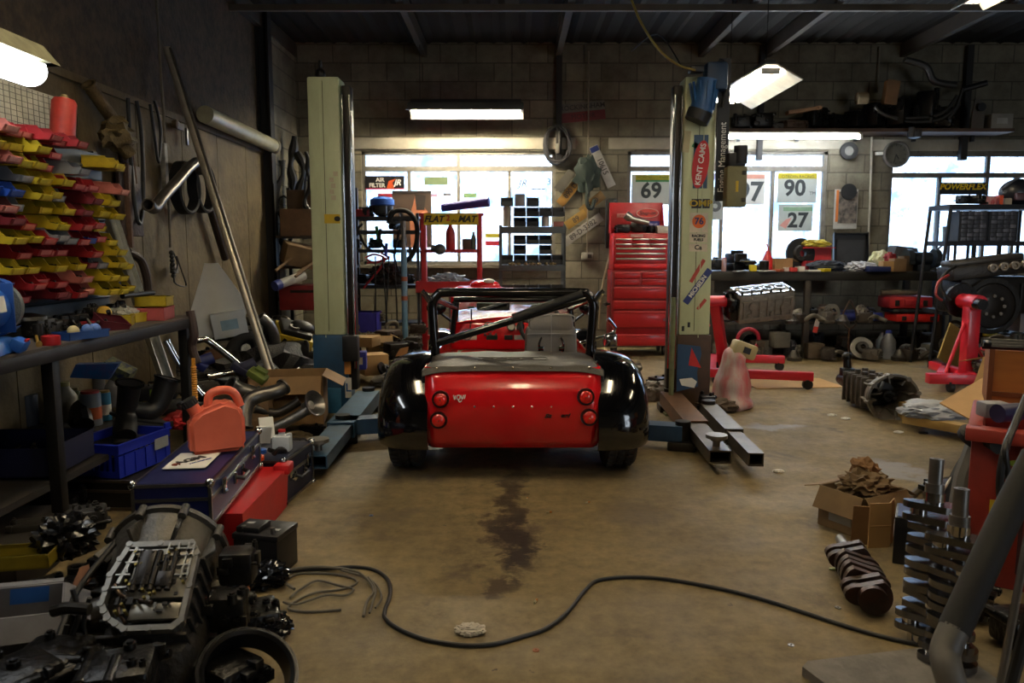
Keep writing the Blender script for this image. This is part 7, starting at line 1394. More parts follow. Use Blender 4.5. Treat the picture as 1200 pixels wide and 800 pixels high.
b = B(); b.crumple((0, 0, .04), (.16, .1, .06), 6, .4, 3, 3); solo('dirty_rag', 'brown dirty rag at the foot of the sack', 'rag', b, M('4a3a28', .8), Pz(838, 482, 0))
crump('grey_rag', 'grey crumpled rag between the rear wing and the right lift post', Pz(768, 468, .0), (.12, .1, .09), 44, M('77716a', .7), 'rag'); lump('small_jack', 'dark trolley jack head behind the grey rag', Pz(772, 455, 0), (.2, .18, .12), 45, OIL, .4, 'jack')
# ================================================================ SECOND ENGINE STAND AND ENGINE
a, c = Pz(1076, 441, .1), Pz(1150, 450, .1)
t = T('engine_stand', 'red engine stand with a diagonal brace carrying the big oily engine', 'engine stand', (PX(1134, 7.1, .2), 7.1, 0)); o = t.location
b = B(); bar(b, V((-.48, -.2, .12)), V((.3, -.26, .12)), .09, .09); b.build('front_leg', ES, t)
b = B(); bar(b, V((-.3, -.1, .12)), V((.05, .45, .12)), .08, .08); b.build('angled_leg', ES, t); b = B(); bar(b, V((.0, -.2, .12)), V((.0, .6, .12)), .08, .08); b.build('centre_leg', ES, t)
b = B(); b.box((0, 0, .46), (.11, .12, .66), b=.008); b.build('upright', ES, t); b = B(); b.tube([(-.06, 0, .6), (-.3, -.16, .14)], .016, 8); b.build('brace', ES, t); b = B(); b.tube([(.06, 0, .4), (.4, .3, .12)], .014, 8); b.build('brace', ES, t)
b = B(); b.cyl((0, -.12, .8), (0, .16, .8), .07, seg=20); b.build('pivot_sleeve', ES, t); b = B(); b.cyl((-.02, -.2, .79), (-.02, -.1, .79), .05, seg=14); b.cyl((0, .16, .8), (0, .2, .8), .16, seg=20); b.build('mounting_head', OIL, t)
for x in (-.28, .22): b = B(); b.cyl((x-.02, -.23, .045), (x+.02, -.23, .045), .045, seg=18); b.box((x, -.23, .085), (.06, .06, .02)); b.build('castor', BLK, t)
en = T('engine', 'large oily inline engine with exhaust ports mounted on the far red stand', 'engine', (PX(1152, 7.5, .9), 7.55, .62))
EM = M('2c2a28', .4, .6, .55, 8, .4)
b = B(); b.box((.12, .1, .22), (.75, .42, .36), b=.03)
for k in range(7): b.box((-.22+k*.11, -.12, .2), (.02, .03, .28), b=.004)
b.build('block_casting', EM, en)
b = B(); b.M = Matrix.Rotation(-.12, 4, 'Y'); b.box((.12, .02, .46), (.82, .3, .13), b=.015); b.build('cylinder_head', M('3a3633', .4, .6, .5, 9, .4), en)
b = B(); b.M = Matrix.Rotation(-.12, 4, 'Y'); b.box((.1, .06, .55), (.72, .2, .06), b=.02); b.cyl((-.25, -.0, .57), (.35, -.0, .57), .02, seg=10); b.build('cam_cover', M('55504a', .4, .6, .5, 9, .3), en)
for k in range(4):
    b = B(); b.M = Matrix.Rotation(-.12, 4, 'Y'); x = .08+k*.105; b.lathe([(.022, 0), (.04, 0), (.04, .03), (.022, .03)], o=(x, -.13, .48), rot=(pi/2, 0, 0), seg=18, close=True); b.box((x, -.135, .48), (.09, .012, .03)); b.build('exhaust_port', M('9a8f80', .4, .6), en)
fw = tag(bpy.data.objects.new('flywheel', None)); C.objects.link(fw); fw.parent = en; fw.location = (.03, -.14, .12)
b = B(); b.lathe([(.0, 0), (.2, 0), (.215, .01), (.215, .035), (.2, .04), (.16, .03), (.08, .05), (0, .05)], rot=(pi/2, 0, 0), seg=44); b.build('flywheel_disc', M('35312e', .35, .8, .4), fw)
b = B(); b.lathe([(.225, 0), (.27, .0), (.27, .03), (.225, .03)], rot=(pi/2, 0, 0), seg=44, close=True); b.build('bell_flange', EM, fw)
for k in range(8): a = k*pi/4; b = B(); b.cyl((.1*cos(a), -.03, .1*sin(a)), (.1*cos(a), -.06, .1*sin(a)), .016, seg=8); b.build('bolt', M('8a8278', .4, .8), fw)
b = B(); b.lathe([(.1, 0), (.14, 0), (.15, .03), (.1, .03)], o=(-.28, -.15, .2), rot=(pi/2, 0, .3), seg=26, close=True); b.cyl((-.28, -.12, .2), (-.3, -.2, .2), .09, seg=22); b.build('starter_housing', M('4a4540', .4, .7, .5), en)
hose('red_hose', 'thin red hose looping off the left side of the oily engine', [P(1112, 322, 7.2), P(1100, 330, 7.15), P(1097, 345, 7.1), P(1104, 352, 7.1)], .012, M('8a2a2c', .5)); hose('black_lead', 'black lead looping down the left side of the oily engine', [P(1120, 312, 7.3), P(1106, 322, 7.2), P(1102, 338, 7.15), P(1114, 352, 7.1)], .014, BLK, 'cable')
b = B(); b.casting((.2, .2, .3), 88, 20); c_ = b.build('accessory_bracket', OIL, en); c_.location = (.52, -.0, .1)
# pile right of second stand
t = carton('cardboard_triangle', 'yellow brown cardboard propped behind the second engine stand', V((PX(1125, 8.1, .3), 8.1, 0)), .6, .02, .42, .2, M('a08448', .8, dirt=.3), cat='cardboard', rot=(-.2, .5))
for k, (x, y, Y, d_, l) in enumerate(((1165, 400, 7.6, (.4, .3, .2), 'dark scrap right of the second stand upright'), (1185, 385, 7.8, (.4, .3, .3), 'black scrap at the right edge under the engine'), (1195, 410, 7.2, (.4, .3, .2), 'dark heap low at the right edge'), (1160, 420, 6.9, (.3, .25, .12), 'small black heap before the cardboard flap'), (1180, 370, 8.4, (.5, .3, .5), 'tall dark scrap stack under the wire rack'), (1130, 400, 8.6, (.4, .3, .4), 'dark scrap deep behind the yellow cardboard'), (1205, 395, 7.0, (.3, .3, .5), 'dark housing cut by the right edge'))):
    q = P(x, y, Y); lump('scrap_casting', l, V((q.x, q.y, max(0, q.z-d_[2]))), d_, 600+k, OIL if k % 2 else M('2a2826', .5, .4, .5, 9, .3), k*.4)
hose('red_bar', 'thin red bar lying across the dark scrap at the right', [P(1150, 408, 6.9), P(1202, 428, 6.4)], .014, M('a01c2c', .45), 'bar', smooth=0)
hose('steel_rod', 'steel rod lying on the dark scrap pile', [P(1152, 412, 7.2), P(1178, 402, 7.4)], .014, STEEL, 'rod', smooth=0)
b = B(); b.box((0, 0, 0), (.3, .2, .3)); solo('metal_box', 'pale grey box at the right edge beside the engine', 'box', b, M('77747a', .6), P(1206, 370, 7.6)+V((0, .0, 0)))
b = B(); b.box((0, 0, 0), (.12, .06, .05), b=.01); solo('yellow_block', 'small yellow block on the dark scrap', 'block', b, M('b0a020', .5), P(1160, 391, 7.7))
# wire rack with drawers
YK = 8.3; WR = M('22252c', .5, .4, .3)
xl, xr = PX(1112, YK, 1.4), PX(1222, YK, 1.4); zt_, zm_ = P(1150, 240, YK).z, P(1150, 283, YK).z; t = T('parts_rack', 'dark steel rack with small drawer cabinets before the far right window', 'rack', ((xl+xr)/2, YK+.2, 0)); W = xr-xl
for sx in (-1, 1):
    for sy in (-1, 1): b = B(); b.tube([(sx*W/2+(-.12 if sx < 0 else 0), sy*.2, 0), (sx*W/2, sy*.2, zt_)], .018, 6); b.build('upright', WR, t)
for z in (zt_, zm_, .62): b = B(); b.box((0, 0, z-.02), (W+.04, .42, .05)); b.build('shelf_board', WR, t)
for x in (-.22, .05): b = B(); b.box((x, -.19, zm_-.14), (.035, .03, .26)); b.build('hanging_strut', WR, t)
for k, dx in enumerate((-.24, .08)):
    w_ = .31; t2 = T('drawer_cabinet', ['small drawer cabinet with clear drawers, left one on the dark rack', 'small drawer cabinet with clear drawers, right one on the dark rack'][k], 'drawer cabinet', ((xl+xr)/2+dx, YK+.1, zm_+.006)); hh = zt_-zm_-.07
    b = B(); b.box((0, .0, hh/2), (w_, .16, hh)); b.build('cabinet_body', M('191b20', .5), t2); nr, nc = 7, 4
    for r_ in range(nr):
        for c_ in range(nc):
            b = B(); b.box((-w_/2+.02+(c_+.5)*(w_-.04)/nc, -.085, (r_+.5)*hh/nr), ((w_-.04)/nc*.9, .014, hh/nr*.82), b=.002); b.build('small_drawer', M('3c3f4a' if (r_*3+c_) % 4 else '5a5d6a', .3), t2)
b = B(); b.lathe([(.07, 0), (.08, .18), (.07, .18), (.06, .01)], seg=18); solo('grey_bucket', 'pale grey tub behind the left post of the dark rack', 'tub', b, M('6c7478', .5), V((PX(1112, 9.45, 1.4), 9.45, P(1105, 283, 8.9).z+.006)))
frame_rack('side_shelf', 'small grey shelf unit between window and dark rack', (PX(1119, 9.45, 1.4), 9.5, 0), .26, .3, 1.75, (P(1105, 283, 8.9).z, P(1105, 238, 8.9).z), M('3d4450', .5, .4, .3), post=.03)
def KR(px, z=zt_+.006): return V((PX(px, YK+.1, 1.7), YK+.1, z))
b = B(); b.box((0, 0, .045), (.12, .1, .09)); solo('striped_box', 'small red and white striped box on the dark rack', 'box', b, M('b03038', .5, dirt=1., scale=14, dcol='c8a8a4', stretch=(3, 1, 1)), KR(1157)); b = B(); b.box((0, 0, .05), (.04, .08, .1)); solo('orange_block', 'orange upright block on the dark rack', 'block', b, M('c84a24', .5), KR(1170))
b = B(); b.box((0, 0, .035), (.08, .08, .07)); solo('beige_box', 'beige small box beside the orange block', 'box', b, M('9a8f80', .5), KR(1178))
t = T('welding_helmet', 'dark rounded welding helmet hung at the top right of the rack', 'helmet', KR(1195)+V((0, .05, 0))); b = B(); b.sph((0, 0, .13), .2, (1, .7, .75), 22); b.build('helmet_shell', M('20222a', .35), t); b = B(); b.box((0, -.12, .08), (.22, .06, .08), b=.01); b.build('visor', M('4a2c34', .4), t); b = B(); b.tube([(-.2, -.03, .16), (-.1, -.1, .27), (.05, -.11, .3), (.2, -.04, .22)], .014, 7, smooth=4); b.build('brim', M('50525c', .4), t)
for k, (x, l) in enumerate(((1128, 'black pump lump at the left end of the rack top'), (1140, 'dark carburettor in the middle of the rack top'), (1148, 'black bracket beside the striped box'))): lump('rack_part', l, KR(x), (.15, .14, .11), 700+k, OIL, k)
for k, (x, l) in enumerate(((1135, 'flat blue folder stack under the dark rack shelf'), (1185, 'dark bag under the right end of the rack shelf'))): b = B(); b.box((0, 0, .04), (.4, .25, .06), b=.01); solo('folder_stack', l, 'folder', b, M('24406e' if not k else '20222a', .5), V((PX(x, YK+.2, 1.0), YK+.2, .626+.0)))
# ================================================================ MANUAL GEARBOX ON THE FLOOR
mg0, mg1 = P(1046, 463, 5.75), P(975, 437, 6.45); d_ = mg1-mg0; L = d_.length
mg = T('gearbox', 'oily manual gearbox with open bell housing lying on the floor by the right', 'gearbox', (mg0.x, mg0.y, .17)); mg.scale = (1.12, 1, 1.0); mg.rotation_euler = (0, 0, math.atan2(d_.y, d_.x)-pi/2-.22)
GM = M('55504a', .45, .5, .55, 9, .4)
b = B(); b.lathe([(.165, -.02), (.18, -.02), (.182, .0), (.165, .02), (.15, .1), (.1, .2), (.09, .2), (.13, .08), (.15, .0)], rot=(-pi/2, 0, 0), seg=36, close=True)
for k in range(8): a = k*pi/4+.2; b.cyl((.17*cos(a), -.03, .17*sin(a)), (.17*cos(a), .03, .17*sin(a)), .018, seg=10); b.box((.135*cos(a), .08, .135*sin(a)), (.05, .16, .01), rot=(0, -a, 0))
b.build('bell_housing', M('6d675d', .45, .5, .5, 9, .4), mg)
b = B(); b.cyl((0, .18, 0), (0, .19, 0), .1, seg=24); b.cyl((0, -.04, 0), (0, .2, 0), .014, seg=10); b.lathe([(.02, 0), (.04, 0), (.045, .05), (.02, .05)], o=(0, .05, 0), rot=(-pi/2, 0, 0), seg=18, close=True); b.tube([(-.1, .1, 0), (0, .08, .02), (.08, .1, 0)], .014, 7); b.build('input_shaft', M('3a3835', .35, .8, .4), mg)
b = B(); b.box((0, .4, -.01), (.2, .42, .22), b=.03); 
for k in range(5): b.box((0, .24+k*.08, -.01), (.23, .018, .24), b=.004)
for k in range(6): b.cyl((-.04+.08*(k % 2), .24+k*.06, .08), (-.04+.08*(k % 2), .24+k*.06, .14), .022, seg=10)
b.build('gear_case', GM, mg)
b = B(); b.cyl((0, .58, 0), (0, .84, 0), .085, .055, seg=20); b.box((0, .75, .05), (.1, .12, .12), b=.02); b.build('tail_housing', OIL, mg); b = B(); b.cyl((0, .76, .08), (0, .78, .2), .03, seg=12); b.sph((0, .78, .2), .04, seg=10); b.build('shift_tower', OIL, mg)
b = B(); b.box((.0, .22, .06), (.03, .1, .12), rot=(0, .3, 0), b=.008); b.build('clutch_lever', M('8a8478', .4, .6), mg)
# timber, plastic, cardboard
b = B(); a, c = Pz(1062, 490, .07), Pz(1155, 512, .1); bar(b, V((0, 0, 0)), c-a+V((.3, -.2, 0)), .1, .06); solo('timber_plank', 'pale yellow timber plank pointing out from under the cardboard', 'timber', b, M('a88a50', .7, dirt=.3), a); b = B(); b.box((0, 0, .07), (.11, .12, .13)); solo('timber_block', 'square timber block end by the gearbox bell', 'timber', b, M('94743c', .7, dirt=.3), Pz(1066, 492, 0), .4)
crump('plastic_sheet', 'white translucent plastic sheet lying over the plank', Pz(1098, 488, .1), (.26, .16, .06), 52, M('9aa0ac', .4), 'sheet', amp=.6)
b = B(); b.prism([(0, 0), (.5, .05), (.45, -.35)], .006); solo('glass_sheet', 'pale blue green triangular sheet corner on the floor', 'sheet', b, M('8aa0a8', .25), Pz(1112, 507, .02), -.1)
b = B(); vs = [P(1101, 473, 4.7), P(1190, 421, 5.5), P(1290, 450, 4.9), P(1215, 520, 4.1), P(1153, 501, 4.3)]; o = vs[0]
up = [b.bm.verts.new(v_-o) for v_ in vs]; f_ = b.bm.faces.new(up); b.bm.normal_update(); bmesh.ops.solidify(b.bm, geom=[f_], thickness=.008); b.tube([P(1143, 487, 4.42)-o+V((0, 0, .01)), P(1152, 478, 4.5)-o+V((0, 0, .01)), P(1158, 472, 4.6)-o+V((0, 0, .01))], .006, 6, flat=.5); solo('cardboard_flap', 'large flattened cardboard box sheet leaning behind the wooden drawer', 'cardboard', b, M('b08a58', .8, dirt=.15), o)
carton('cardboard_box', 'open cardboard box carrying the big cardboard sheet at the right edge', V((3.8, 5.5, 0)), .5, .5, .5, .5, M('a07c4c', .8, dirt=.2), open_=True)
# ================================================================ RIGHT FOREGROUND
RM = M('8e2a1e', .5, dirt=.4, scale=5, dcol='3c1a14')
t = T('steel_cabinet', 'scuffed dark red steel cabinet at the right edge with straps over it', 'cabinet', (2.31, 2.90, 0), -.57)
b = B(); b.box((0, 0, .29), (.9, .6, .58), b=.006); b.build('cabinet_body', RM, t); b = B(); b.box((-.0, -.33, .6), (.94, .08, .05), b=.006); b.box((-.44, -.02, .6), (.05, .6, .05), b=.006); b.build('top_rim', M('9a3428', .5, dirt=.4), t)
b = B(); b.box((.02, -.12, .63), (.86, .03, .12), b=.004, rot=(.06, 0, 0)); b.build('back_panel', M('9c2c22', .5, dirt=.3), t)
for k in range(4): b = B(); b.box((-.34+k*.07, -.306, .32), (.014, .012, .5)); b.build('dark_slot', M('3a1612', .6), t)
b = B(); b.box((-.36, -.31, .3), (.03, .004, .09)); b.build('yellow_sticker', YEL, t); b = B(); b.prism([(0, 0), (.08, .02), (.14, -.03), (.13, -.08), (.06, -.03)], .002, o=(-.34, -.31, .5), rot=(pi/2, 0, 0)); b.build('sticker_arc', M('8a9a30', .5), t); b = B(); b.box((-.17, -.31, .36), (.09, .003, .09), rot=(0, .3, 0)); b.build('torn_label', M('8a8474', .7, dirt=.5), t)
hose('black_strap', 'black rubber strap hanging over the front of the red cabinet', [P(1204, 462, 2.8), P(1188, 500, 2.7), P(1180, 520, 2.62), P(1173, 550, 2.6), P(1172, 580, 2.6), P(1178, 600, 2.6)], .013, BLK, 'strap'); hose('black_strap', 'second black strap looped on the cabinet rim', [P(1186, 505, 2.7), P(1178, 525, 2.6), P(1182, 560, 2.6), P(1190, 600, 2.58)], .011, BLK, 'strap')
hose('rubber_roll', 'black rubber sheet rolled over the corner of the red cabinet', [P(1138, 509, 2.98), P(1150, 512, 2.93), P(1163, 516, 2.86), P(1172, 522, 2.8)], .035, RUB, 'rubber'); 
t = T('wooden_box', 'orange brown wooden drawer box standing above the red cabinet', 'box', (2.54, 3.22, .62), -.5); b = B(); b.box((0, 0, .12), (.9, .3, .24)); b.build('drawer_box', M('a5662a', .5, dirt=.35, scale=3, stretch=(1, 6, 6)), t); b = B(); b.box((0, -.155, .05), (.9, .012, .02)); b.box((-.44, -.155, .12), (.02, .02, .25)); b.build('edge_strip', M('6e3c18', .5), t)
for k in range(3): b = B(); b.cyl((-.48, -.16+k*.05, .255+.008*k), (.45, -.14+k*.06, .255), .012, seg=8); b.box((-.46, -.16+k*.05, .262), (.03, .025, .03), b=.006); b.build('black_slide_rail', BLKG, t)
b = B(); b.box((0, 0, .03), (.1, .07, .06), b=.01); solo('clear_packet', 'clear plastic packet on the cabinet below the drawer', 'packet', b, M('8a8c94', .3), P(1163, 488, 2.95)); b = B(); b.cyl((-.05, 0, .035), (.05, 0, .035), .035, seg=16); solo('tape_roll', 'violet black tape roll beside the clear packet', 'tape', b, M('22204a', .4), P(1180, 494, 2.85), .3)
# crankshafts
CK = M('7f7d7c', .22, .95, .5, 12); 
def crank(name, label, loc, rot, L, m_, web=.062, n=6, seed=0):
    t = T(name, label, 'crankshaft', loc, rot=rot); ph = [0, 2*pi/3, 4*pi/3, 4*pi/3, 2*pi/3, 0] if n == 6 else [0, pi, pi, 0]
    z = .03; b = B(); b.cyl((0, 0, 0), (0, 0, .03), .05, seg=24); b.cyl((0, 0, .02), (0, 0, .05), .036, seg=20); step = (L-.17)/n; tw = step*.2; jm = []
    webs = []
    for i in range(n):
        a = ph[i]; ct, sn = cos(a), sin(a); off = .042
        webs.append((z+tw*.2, a)); webs.append((z+step*.62, a)); 
        b.cyl((0, 0, z), (0, 0, z+tw), .031, seg=20); b.cyl((off*ct, off*sn, z+tw), (off*ct, off*sn, z+step*.7), .026, seg=20); b.cyl((0, 0, z+step*.7), (0, 0, z+step+tw*.3), .031, seg=20); z += step
    b.cyl((0, 0, z), (0, 0, z+.03), .033, seg=20); b.build('journals', CHROME if m_ is CK else m_, t)
    for zz_, a in webs:
        b = B(); poly = [(.055*cos(q_)+.035, .036*sin(q_)) for q_ in [-pi/2+pi*k/8 for k in range(9)]]+[(-.02+web*1.15*cos(q_)*.75, web*1.05*sin(q_)) for q_ in [pi*.62+pi*.76*k/8 for k in range(9)]]
        b.prism(poly, step*.3, o=(0, 0, zz_), rot=(0, 0, a)); b.build('crank_web', m_, t)
    b = B(); b.cyl((0, 0, z+.03), (0, 0, z+.06), .029, seg=20); b.cyl((0, 0, z+.06), (0, 0, z+.14), .022, seg=18); b.lathe([(.012, 0), (.022, 0), (.022, .002), (.012, .002)], o=(0, 0, z+.14), seg=18, close=True); b.build('snout', STEEL, t); b = B(); b.cyl((0, 0, z+.138), (0, 0, z+.1425), .011, seg=12); b.build('bolt_hole', BLK, t)
    return t
q0 = Pz(1082, 752, 0); q1 = P(1098, 538, q0.y+.06); d_ = q1-q0; crank('crankshaft', 'tall machined crankshaft standing upright, left and rearmost of the standing pair', q0, d_.to_track_quat('Z', 'Y').to_euler(), d_.length, CK)
q0 = Pz(1112, 790, 0); q1 = P(1127, 573, q0.y+.04); d_ = q1-q0; crank('crankshaft', 'tall machined crankshaft standing upright, nearer one of the standing pair', q0, d_.to_track_quat('Z', 'Y').to_euler(), d_.length, CK)
q0 = Pz(1024, 708, .055); q1 = Pz(985, 634, .055); d_ = q1-q0; d_.z = 0; crank('crankshaft', 'dirty short crankshaft lying on the floor before the cardboard box', q0+V((0, 0, .01)), d_.to_track_quat('Z', 'Y').to_euler(), min(d_.length+.0, .62), M('3a3430', .45, .7, .5, 9, .3, dcol='5a3420'), web=.06, n=4)
# cartons
t = carton('cardboard_box', 'open cardboard box stuffed with brown packing paper', V((1.64, 3.48, 0)), .30, .24, .19, .5, M('7a6344', .8, dirt=.3), open_=True); b = B(); b.box((-.151, 0, .08), (.003, .12, .08)); b.build('shipping_label', M('9a9a94', .6), t)
b = B(); b.crumple((0, 0, 0), (.12, .1, .06), 61, .5, 4, 4.6, False); o_ = b.build('packing_paper', M('6e583a', .8, dirt=.4), t, 20); o_.location = (.01, .0, .2)
b = B(); b.crumple((0, 0, 0), (.05, .05, .05), 63, .9, 3, 2.6, False); o_ = b.build('packing_paper', M('7d5c38', .8, dirt=.2), t, 20); o_.location = (.06, .04, .25)
b = B(); b.box((0, 0, .1), (.1, .005, .2)); b.box((.07, .03, .1), (.08, .005, .2), rot=(0, 0, .8)); b.box((.0, -.006, .1), (.1, .003, .003)); solo('folded_card', 'folded brown card standing against the packing paper box', 'cardboard', b, CARD2, (1.60, 3.22, 0), .1); b = B(); b.box((0, 0, .09), (.07, .005, .18), rot=(.1, 0, 0)); solo('card_piece', 'narrow brown card leaning left of the folded card', 'cardboard', b, M('82603a', .8), (1.53, 3.25, 0), -.2)
t = T('battery_box', 'black carton with a blue top beside the standing crankshafts', 'box', V((1.70, 3.1, 0)), -.5); b = B(); b.box((0, 0, .1), (.17, .2, .2), b=.004); b.build('carton_body', M('101114', .4), t); b = B(); b.box((0, 0, .201), (.15, .18, .004)); b.build('blue_top', M('2a3c78', .4, dirt=.5), t); text('888', .04, WHT, t, (-.087, 0, .12), (pi/2, 0, -pi/2)); b = B(); b.tube([(-.087, .03*cos(a), .12+.035*sin(a)) for a in [i*pi/8 for i in range(16)]], .002, 5, closed=True); b.build('white_ring_print', WHT, t)
b = B(); b.prism([(0, 0), (.04, .0), (.03, .018), (.005, .015)], .006); solo('green_scrap', 'small green and yellow scrap beside the lying crankshaft', 'litter', b, M('9aa030', .5), Pz(972, 668, .002))
# pipe in the corner
t = T('large_pipe', 'thick pipe with black sleeve leaning across the lower right corner', 'pipe', P(1112, 800, 1.9)); o = t.location
b = B(); b.tube([P(x, y, Y)-o for x, y, Y in ((1118, 738, 1.92), (1150, 668, 1.98), (1180, 603, 2.05), (1215, 535, 2.12))], .04, 20, smooth=4); b.build('black_sleeve', M('121110', .75, dirt=.3), t)
b = B(); b.tube([P(x, y, Y)-o for x, y, Y in ((1128, 850, 1.82), (1120, 815, 1.84), (1110, 782, 1.87), (1108, 762, 1.9), (1119, 735, 1.92))], .037, 20, smooth=5); b.build('steel_bend', M('6a6762', .55, .4, .4), t)
hose('steel_rod', 'thin steel rod leaning beside the thick pipe at the right edge', [P(1170, 815, 2.0), P(1206, 620, 2.1)], .011, M('77726a', .35, .8), 'rod', smooth=0); hose('black_rod', 'black rod leaning at the extreme lower right edge', [P(1182, 815, 1.9), P(1212, 700, 1.95)], .016, BLK, 'rod', smooth=0)
b = B(); b.prism([(-.2, -.25), (.3, -.25), (.25, .1), (-.24, .03), (-.27, .0)], .03); solo('stone_slab', 'flat worn stone slab at the bottom right edge', 'slab', b, M('77726a', .8, dirt=.5, scale=12, bump=.4), Pz(1040, 788, .0), .06)
# tubes behind the cranks
hose('grey_pipe', 'grey dusty pipe leaning between crankshafts and red cabinet', [P(1118, 640, 2.9), P(1132, 560, 2.95), P(1147, 520, 3.0)], .045, M('55534f', .6, .3), 'pipe', smooth=0)
hose('black_pipe', 'black pipe leaning behind the grey dusty pipe', [P(1100, 620, 3.1), P(1122, 560, 3.1), P(1140, 530, 3.1)], .03, BLK, 'pipe'); b = B(); b.lathe([(.03, 0), (.09, .01), (.09, .03), (.03, .04)], seg=26); solo('strut_mount', 'dark round strut mount on top of the grey pipe', 'strut mount', b, DSTEEL, P(1148, 520, 3.0), rot=(.4, .2, 0))
hose('rubber_hose', 'dark hose curving on the floor behind the standing crankshafts', [Pz(1062, 590, .02), Pz(1075, 575, .02), Pz(1095, 565, .02), Pz(1120, 560, .02)], .018, M('4a4030', .6)); hose('white_wire', 'pale thin wire sticking up by the grey pipe', [P(1105, 575, 3.1), P(1115, 560, 3.1), P(1125, 548, 3.1)], .006, WHT, 'wire')
lump('scrap_casting', 'dark casting on the floor behind the standing crankshafts', Pz(1110, 590, 0), (.22, .2, .12), 720, OIL, .3); lump('scrap_casting', 'small dark casting at the foot of the thick pipe', V((1.62, 2.62, 0)), (.2, .2, .12), 721, OIL, .8); lump('scrap_casting', 'black casting between the nearer crankshaft and red cabinet', V((1.66, 2.36, 0)), (.16, .2, .14), 722, OIL, .2)
# ================================================================ MORE LOOSE SCRAP
LT = [M('655f56', .45, .5, .5, 10, .3), M('4e4a44', .4, .6, .5, 10, .3), M('3c332b', .6, .3, .5), M('6c665a', .5, .3, .5), OIL]
def heap(items, s0, colours=LT):
    for k, (x, y, Y, w_, l) in enumerate(items):
        q = P(x, y, Y); z = max(0, q.z-w_*.3); m_ = colours[(k*3+s0) % len(colours)]; kd = (k+s0) % 5
        if kd == 0:
            b = B(); r_ = w_*.35; b.tube([(r_*cos(a), r_*sin(a), .1*w_*sin(a*2)) for a in [i*pi/7 for i in range(11)]], w_*.09, 9, smooth=3); solo('scrap_pipe', l, 'engine part', b, m_, V((q.x, q.y, z+w_*.3)), rot=(.8+.2*k, .4, k))
        elif kd == 2: disc('scrap_disc', l, V((q.x, q.y, z+w_*.2)), w_*.45, .02, m_, rot=(.9, .3*(k % 3), k), cat='disc')
        else: lump('scrap_part', l, V((q.x, q.y, z)), (w_, w_*.7, w_*.6), s0*31+k, m_, k*.9)
heap([(428, 425, 7.6, .22, 'pale bracket on the floor below the lift switch box'), (450, 432, 7.3, .2, 'curved pipe piece before the torn cardboard box'), (470, 428, 7.2, .24, 'grey pump body beside the silver sheet'), (436, 395, 8.4, .2, 'round disc on top of the crushed carton'), (460, 385, 8.5, .22, 'grey metal piece under the low rack shelf'), (485, 400, 8.2, .24, 'dark bracket by the foot of the blue prop'), (412, 432, 6.9, .18, 'pale casting right beside the blue lift base'), (490, 385, 8.6, .22, 'worn disc under the right end of the rack'),
      (440, 372, 8.7, .2, 'grey valve body right of the violet crate'), (455, 444, 6.6, .16, 'small bent tube near the left rear wing')], 1)
heap([(222, 425, 5.6, .2, 'chrome bent tube behind the bench end post'), (240, 455, 5.2, .2, 'grey bracket under the chromed handle bar'), (262, 405, 6.2, .24, 'worn disc below the white carton'), (290, 385, 6.7, .26, 'grey pump body left of the leaning tube'), (300, 428, 6.0, .22, 'silver bracket under the leaning tube'), (335, 415, 6.4, .24, 'curved manifold pipe beside the yellow tray'), (350, 398, 6.9, .22, 'pale casting behind the yellow tray'), (322, 448, 5.8, .2, 'brake disc at the foot of the leaning tube'), (275, 440, 5.6, .2, 'grey link arm casting amid the pipes'), (248, 382, 6.5, .18, 'pale metal piece against the white board'), (352, 455, 6.0, .2, 'small hooked pipe in front of the lift base'), (300, 515, 4.7, .16, 'grey casting behind the smaller flight case'), (212, 450, 5.0, .2, 'grey disc near the foot of the bench'), (340, 375, 7.4, .22, 'grey bracket on the heap under the red steel box'), (232, 480, 4.7, .18, 'silver casting behind the red can spout')], 2)
heap([(1150, 388, 7.8, .24, 'pale bracket in the dark heap beside the second stand'), (1172, 378, 7.9, .22, 'bent pipe in the dark heap under the engine'), (1190, 400, 7.3, .22, 'grey casting in the dark heap at the right edge'), (1168, 398, 7.4, .2, 'worn disc on the heap behind the wooden box'), (1155, 432, 6.6, .18, 'grey link on the floor behind the cardboard flap'), (1180, 415, 7.0, .2, 'pale pump body above the cardboard sheet'), (1120, 385, 8.5, .22, 'brown casting behind the second stand brace'), (1112, 402, 8.6, .2, 'round worn disc by the right bench leg'), (1195, 375, 7.8, .2, 'dark bracket next to the pale metal box')], 4)
def mid(items, z, dy, s0):
    for k, (x, w_, l) in enumerate(items):
        q = V((PX(x, YR+dy, z+.1), YR+dy+.03*(k % 2), z)); m_ = LT[(k+s0) % 4]
        if (k+s0) % 4 == 1: b = B(); b.lathe([(.0, 0), (w_*.4, 0), (w_*.42, w_*.2), (w_*.3, w_*.3), (w_*.15, w_*.6), (0, w_*.6)], seg=20); solo('shelf_part', l, 'engine part', b, m_, q)
        elif (k+s0) % 4 == 3: b = B(); b.tube([(-w_*.6, 0, .04), (-w_*.2, -.03, w_*.5), (w_*.2, 0, w_*.4), (w_*.6, -.04, .04)], .025, 9, smooth=4); solo('shelf_pipe', l, 'pipe', b, m_, q)
        else: lump('shelf_part', l, q, (w_, w_*.8, w_*.8), 900+s0*20+k, m_, k*.6)
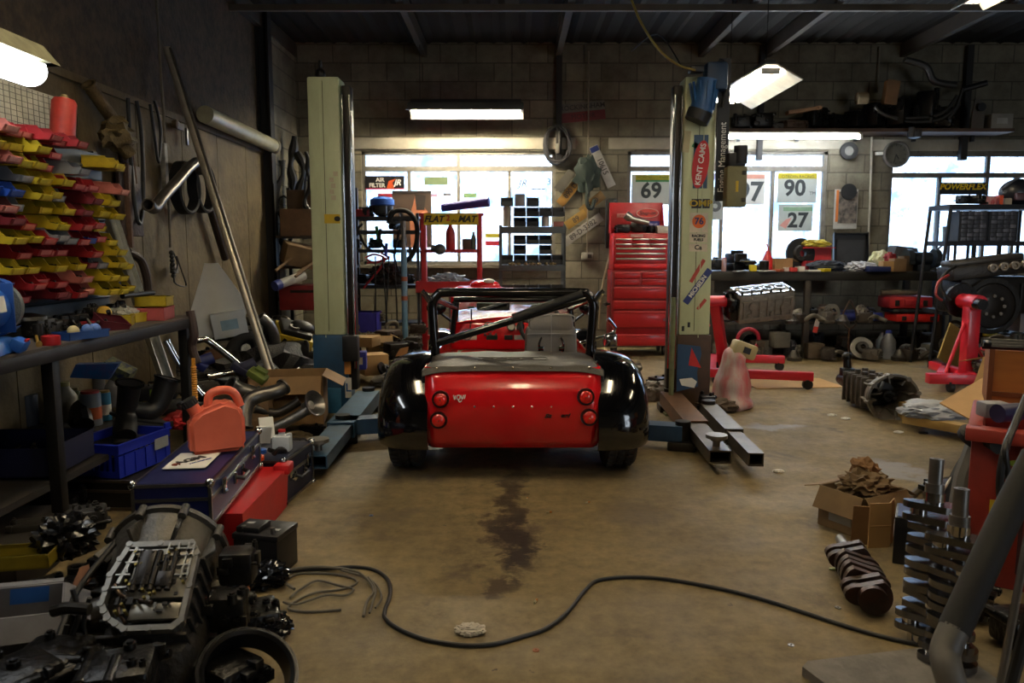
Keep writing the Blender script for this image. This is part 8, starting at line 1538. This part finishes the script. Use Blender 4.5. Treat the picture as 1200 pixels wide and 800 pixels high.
mid([(928, .2, 'pale casting hanging out right of the engine block'), (938, .16, 'grey cone hub left of the middle bench leg'), (955, .2, 'grey lever casting right above the hanging tag'), (970, .2, 'bent pipe lying above the pale ring'), (988, .18, 'pale bracket over the wire loop'), (1014, .18, 'grey cone hub above the blue roll'), (1026, .18, 'pale casting next to the red cases')], MZ+.0, -.26, 1)
mid([(885, .2, 'pale pump body in front of the red ring'), (932, .2, 'bent pipe on the floor left of the middle leg'), (970, .22, 'grey gearbox cover on the floor right of the brown block'), (985, .22, 'grey cone hub beside the bright finned disc'), (1022, .2, 'pale casting just left of the oil bottles'), (1056, .22, 'bent pipe right of the silver oil bottle'), (1066, .2, 'grey bracket before the crumpled white bag'), (1094, .22, 'grey cone hub at the right bench leg foot')], .0, -.22, 0)
mid([(843, .12, 'pale fitting at the left end of the bench top'), (873, .12, 'grey cone fitting right of the bench vice'), (889, .1, 'small pale block by the yellow tape'), (926, .14, 'bent tube behind the packets'), (984, .14, 'pale chuck before the black tool case'), (1065, .14, 'grey cone fitting before the bench grinder'), (1092, .12, 'pale block at the right end of the bench')], BZ, .25, 2)
# foreground left details
for k, (ps, r_, m_, l) in enumerate((([(62, 716), (80, 712), (105, 714)], .016, DSTEEL, 'grey shaft poking from the gearbox over the open carton'), ([(85, 690), (92, 720), (86, 748), (110, 765)], .007, BLK, 'thin black lead drooping left of the gearbox'), ([(105, 700), (98, 730), (104, 755)], .006, BLK, 'second thin black lead beside the gearbox'), ([(60, 770), (110, 760), (160, 772), (200, 765)], .012, BLKG, 'glossy black pipe along the bottom of the gearbox'))):
    hose('loose_lead', l, [P(x, y, 1.9+.02*k) for x, y in ps], r_, m_, 'cable')
for k, (x, y, Y, w_, l) in enumerate(((60, 770, 1.85, .2, 'black engine casting at the bottom left corner'), (20, 790, 1.75, .2, 'oily sump casting under the open carton'), (105, 600, 2.8, .14, 'grey gearbox ear casting behind the bell housing'), (130, 655, 2.45, .12, 'dark bracket left of the bell housing'), (50, 690, 2.3, .16, 'black housing above the open carton'), (140, 785, 1.8, .2, 'black casting at the bottom edge below the gearbox'))):
    q = P(x, y, Y); lump('engine_casting', l, V((q.x, q.y, max(0, q.z-w_*.5))), (w_, w_, w_*.7), 960+k, OIL if k != 2 else CAST, k)
